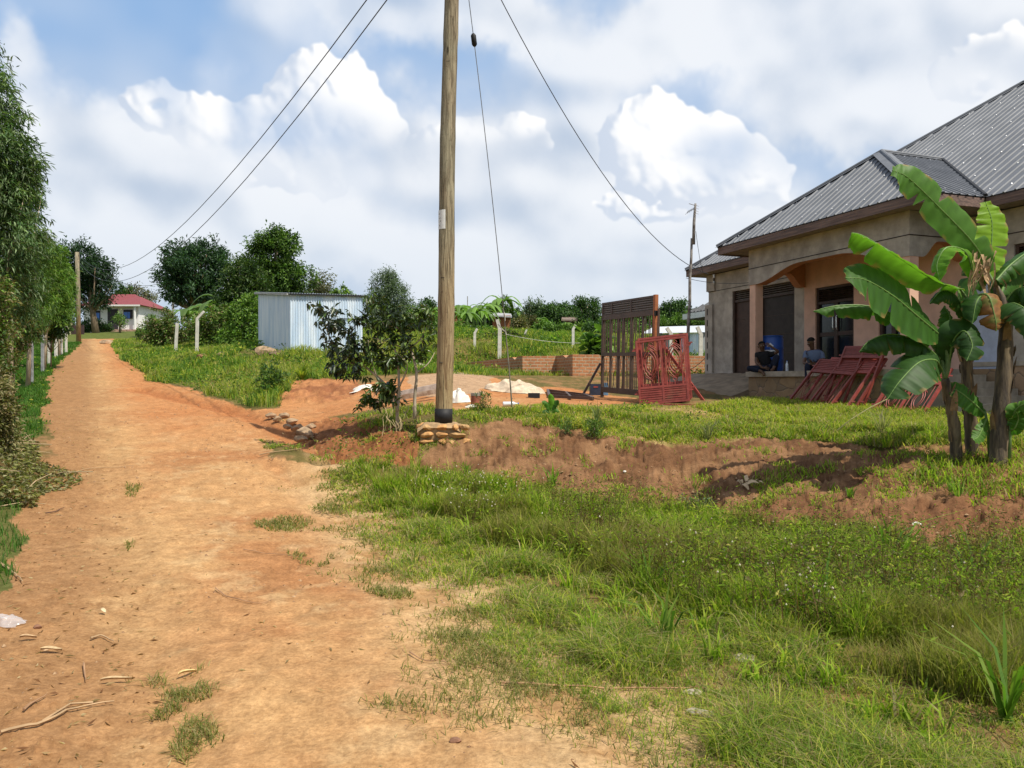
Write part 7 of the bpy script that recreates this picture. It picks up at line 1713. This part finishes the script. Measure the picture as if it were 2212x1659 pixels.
crumple('sack', 'crumpled beige woven sacks lying on bare earth before the brick wall', 'sack', 1112, 846, 1.35, .8, .34, SACK, 3); crumple('sack', 'plump white sack lying right behind the foot of the timber pole', 'sack', 992, 868, .42, .35, .30, WS, 5, 4)
crumple('plastic_sheet', 'white plastic sheet on the red earth behind the shrub', 'plastic sheet', 786, 842, .55, .5, .12, WS, 8); crumple('plastic_bag', 'grey clear plastic bag lying at the left edge of the dirt road', 'plastic bag', 14, 1350, .20, .15, .06, plastic_film(), 9)
crumple('paper_scrap', 'white paper scrap beside the tin can', 'paper', 1018, 880, .22, .16, .05, WS, 12); 
bdl = hit(1612, 1052); mbd = MB(); rdl = random.Random(3)
for k in range(12):
    p = bdl + Vector((rdl.uniform(-.12, .12), rdl.uniform(-.1, .1), .02)); d__ = Vector((rdl.uniform(-1, 1), rdl.uniform(-.7, .7), rdl.uniform(.0, .5))).normalized(); s__ = Vector((-d__.y, d__.x, rdl.uniform(-.3, .6))).normalized(); L__ = rdl.uniform(.1, .24); w__ = rdl.uniform(.015, .035); vs__ = []
    for q in range(5):
        t = q / 4; pq = p + d__ * L__ * t + Vector((0, 0, .05 * sin(pi * t) - .04 * t)); vs__ += [pq - s__ * w__ * sin(pi * (t * .8 + .1)), pq + s__ * w__ * sin(pi * (t * .8 + .1))]
    mbd.add(vs__, [(2 * q, 2 * q + 1, 2 * q + 3, 2 * q + 2) for q in range(4)])
tag(mbd.build('dry_leaf_clump', mat('dry_leaf', (.46, .34, .21), .9, var=.3), None, loc=bdl), 'curled pale dry banana leaves lying on the bare bank', 'dry leaves')
crumple('dark_rag', 'small black rag at the edge of the pale sand', 'rag', 976, 803, .3, .2, .08, BLACK, 16); crumple('paper_scrap', 'small white scrap on the bank soil at right', 'paper', 1978, 1135, .12, .06, .03, WS, 18)
b = hit(1028, 876); can = thing('tin_can', 'rusty paint tin standing between the white sack and the prickly shrub', 'can', b)
MB().tube([b, b + Vector((0, 0, .24))], .10, 16, caps=True).build('can_body', mat('can_paint', (.30, .11, .07), .5, .3, var=.3), can, smooth=False); MB().tube([b + Vector((0, 0, .19)), b + Vector((0, 0, .243))], .104, 16).build('rim', mat('can_rim', (.45, .42, .38), .4, .6), can)
b = hit(1108, 878); bottle('clear plastic bottle lying at the foot of the stay wire', b + Vector((-.2, 0, .05)), (1, .15, .02), .045, .30)
b = P(1292, 852, 20.3); b.z = H(b.x, b.y); bx_ = thing('tool_box', 'dark blue and black box standing left of the gate foot', 'box', b)
MB().box(b.x - .20, b.x + .12, b.y, b.y + .3, b.z, b.z + .30).build('case', mat('navy_box', (.03, .04, .07), .6), bx_); MB().box(b.x + .122, b.x + .26, b.y - .02, b.y + .28, b.z, b.z + .33).build('blue_side', mat('blue_box', (.10, .20, .33), .6), bx_); MB().box(b.x - .12, b.x + .0, b.y - .008, b.y - .001, b.z + .2, b.z + .24).build('red_stripe', RED, bx_)
PL = mat('plank_wood', (.27, .16, .10), .85, var=.35, scale=5, bump=.5, stretch=(1, 1, 1), col2=(.36, .29, .23))
def plank(label, p0, p1, w=.12, d=.035, m=PL): o = MB().beam(p0, p1, d, w).build('plank', m, None, loc=p0); return tag(o, label, 'plank', 'planks behind the shrub')
plank('lower dark plank propped behind the shrub and the timber pole', P(808, 868, 15.5), P(945, 845, 16.5), .1); plank('upper grey plank lying behind the shrub and the timber pole', P(860, 852, 16.2), P(946, 834, 17.0), .12, m=mat('grey_plank', (.33, .28, .25), .85, var=.3))
b = P(1155, 868, 18.0); b.z = H(b.x, b.y); tag(MB().box(b.x - .15, b.x + .12, b.y, b.y + .2, b.z, b.z + .12).build('block', BLACK, None, loc=b), 'small black block between the sacks and the flat steel frame', 'block')
ROCKM = mat('field_rock', (.34, .24, .15), .95, var=.35, scale=5, bump=.8, bscale=14, dirt=(.30, .15, .08)); PALE = mat('pale_rock', (.40, .35, .27), .9, var=.2, scale=8, bump=.6)
def stone(label, px, py, s, m=ROCKM, seed=None, group=None, sink=.25, sz=None):
    b = hit(px, py); mb = MB(); sz = sz or (s, s * .8, s * .6); rock(mb, b + Vector((0, 0, sz[2] * (1 - sink * 2))), sz, seed, 2); return tag(mb.build('rock', m, None, loc=b), label, 'rock', group)
stone('large pale brown boulder in the verge left of the metal shed wall', 572, 768, .34, seed=1, sz=(.46, .3, .26)); stone('boulder with a dark hollow touching the metal shed corner', 598, 770, .3, mat('dark_rock', (.16, .11, .08), .95, var=.3), seed=2)
stone('rounded rock lying in the verge grass below the bent white post', 480, 772, .26, seed=3); stone('reddish rock just left of and below the rounded verge rock', 438, 778, .3, mat('red_rock', (.32, .15, .09), .95, var=.3, bump=.8), seed=4); stone('flat pinkish rock at the far road end before the white house', 232, 742, .3, seed=6, sz=(.55, .35, .18))
for i, (px, py, s) in enumerate(((645, 930, .16), (660, 942, .2), (632, 915, .13), (612, 902, .14), (672, 925, .12), (598, 908, .1), (650, 952, .13), (585, 900, .12), (620, 925, .1))): stone('one of the rough stones lining the washed-out drain left of the shrub', px, py, s, seed=20 + i, group='stones in the drain')
for i, (px, py, s) in enumerate(((870, 790, .3), (845, 786, .26), (905, 797, .22))): stone(('middle', 'left', 'right')[i] + ' of three pale rocks at the grass edge behind the shrub', px, py, s, PALE, seed=40 + i, group='pale rocks behind the shrub', sz=(s * 1.3, s, s * .6))
stone('pale stone half hidden in the grass at lower right', 1612, 1425, .075, PALE, seed=50, sz=(.085, .06, .02)); stone('yellow-brown stone in the grass under the long grass blade', 1835, 1372, .06, ROCKM, seed=51); stone('grey stone by the long stick at the road edge, upper one of the pair', 1500, 1500, .05, PALE, seed=52, sz=(.06, .04, .015)); stone('grey stone by the long stick at the road edge, lower one of the pair', 1512, 1545, .05, PALE, seed=53, sz=(.07, .05, .02))
stone('white pebble lying by the hollow in the bank', 1467, 1002 + 0, .03, WS, seed=54) if False else stone('white pebble lying by the hollow in the bank', 1350, 1020, .028, WS, seed=54)
STK = mat('dry_stick', (.34, .20, .11), .9, var=.3, bump=.3); STK2 = mat('pale_stick', (.40, .27, .15), .9, var=.25, bump=.3)
def stick(label, pts, r=.006, m=STK, lift=.012, br=None):
    w = [hit(a, b) for a, b in pts]; c = catmull(w, 16); 
    for p in c: p.z = H(p.x, p.y) + lift + r
    mb = MB().tube(c, [r * (1 - .6 * i / 16) for i in range(17)], 5)
    if br:
        d = [hit(a, b) for a, b in br]
        for p in d: p.z += lift + r
        mb.tube(d, r * .6, 4)
    return tag(mb.build('stick', m, None, loc=w[0]), label, 'stick')
stick('long straight thin stick lying from the road into the grass at lower middle', [(1085, 1482), (1200, 1488), (1350, 1494), (1520, 1487)], .007); stick('thick pale forked root on the road at lower left', [(0, 1592), (100, 1565), (160, 1540), (245, 1524)], .009, STK2, br=[(90, 1568), (150, 1530), (200, 1527)])
stick('thin twig lying on the road left of centre', [(465, 1275), (500, 1295), (556, 1308), (590, 1300)], .005); stick('thin dark twig at the road edge right of centre', [(525, 1190), (590, 1200), (680, 1212)], .005)
stick('small curved twig on the pale right part of the road', [(885, 1415), (910, 1430), (970, 1440)], .005); stick('long pale stick beside the cut branch heap', [(135, 1030), (200, 1014), (290, 1008)], .008, STK2); stick('pale stick near the junction on the far road', [(700, 1000), (740, 992), (790, 985)], .010, STK2) if False else stick('pale stick lying near the washed-out drain', [(560, 985), (600, 978), (650, 972)], .010, STK2)
stick('pale stick standing out of the grass at the left picture edge', [(0, 1222), (25, 1240), (48, 1262)], .010, STK2); stick('curved pale twig on the lower left road', [(195, 1386), (220, 1380), (245, 1392)], .008, STK2); stick('short brown twig on the lower left road', [(50, 1542), (80, 1520), (100, 1508)], .007)
stick('brown twig beside the pale oblong leaf', [(180, 1440), (182, 1462), (185, 1478)], .006); stick('dark stick left of the grass patch on the road', [(98, 1112), (120, 1108), (138, 1100)], .008, mat('dark_stick', (.09, .05, .04), .9))
def dleaf(label, px, py, L_, w_, ang, col=(.44, .32, .18)):
    b = hit(px, py); d = Vector((cos(radians(ang)), sin(radians(ang)), 0)); s = Vector((-d.y, d.x, 0))
    def f(a, c): t = a; q = c * 2 - 1; w = w_ * .5 * sin(pi * min(1, t * .94 + .04)) ** .7; p = b + d * (t - .5) * L_ + s * q * w; return (p.x, p.y, b.z + .018 + abs(q) * .012 + .012 * sin(3 * t + 1))
    return tag(MB().grid(f, 12, 4).build('dry_leaf', mat('dleaf_%d' % int(col[0] * 100), col, .8, var=.2, scale=30), None, smooth=True, loc=b), label, 'leaf', 'dry leaves on the road')
dleaf('broad pale dry leaf on the lower left road', 110, 1412, .11, .045, 25); dleaf('long rolled dry leaf right of the broad pale one', 250 - 0, 1497 - 20, .15, .03, 30) ; dleaf('narrow yellow dry leaf by the lower grass patch on the road', 405, 1462, .12, .025, 60, (.62, .48, .22)); dleaf('curled dry leaf near the plastic bag', 60, 1385, .09, .04, 40, (.40, .27, .15)); dleaf('small pale dry leaf above the pale twig', 222, 1328, .06, .03, -30, (.60, .47, .30))
stone('dark clod beside the clear plastic bag', 82, 1358, .03, mat('clodr', (.25, .13, .08), .95), seed=60); stone('reddish clod at the lower middle of the road', 985 - 0, 1605, .03, MATS['clodr'], seed=61)
# blades of fallen straw
tag(MB().beam(hit(150, 745) + Vector((0, 0, .02)), hit(215, 742) + Vector((0, 0, .02)), .3, .03).build('pale_board', mat('pale_board', (.55, .45, .32), .9), None, loc=hit(150, 745)), 'pale flat board across the far road near the distant pole', 'board') if False else None
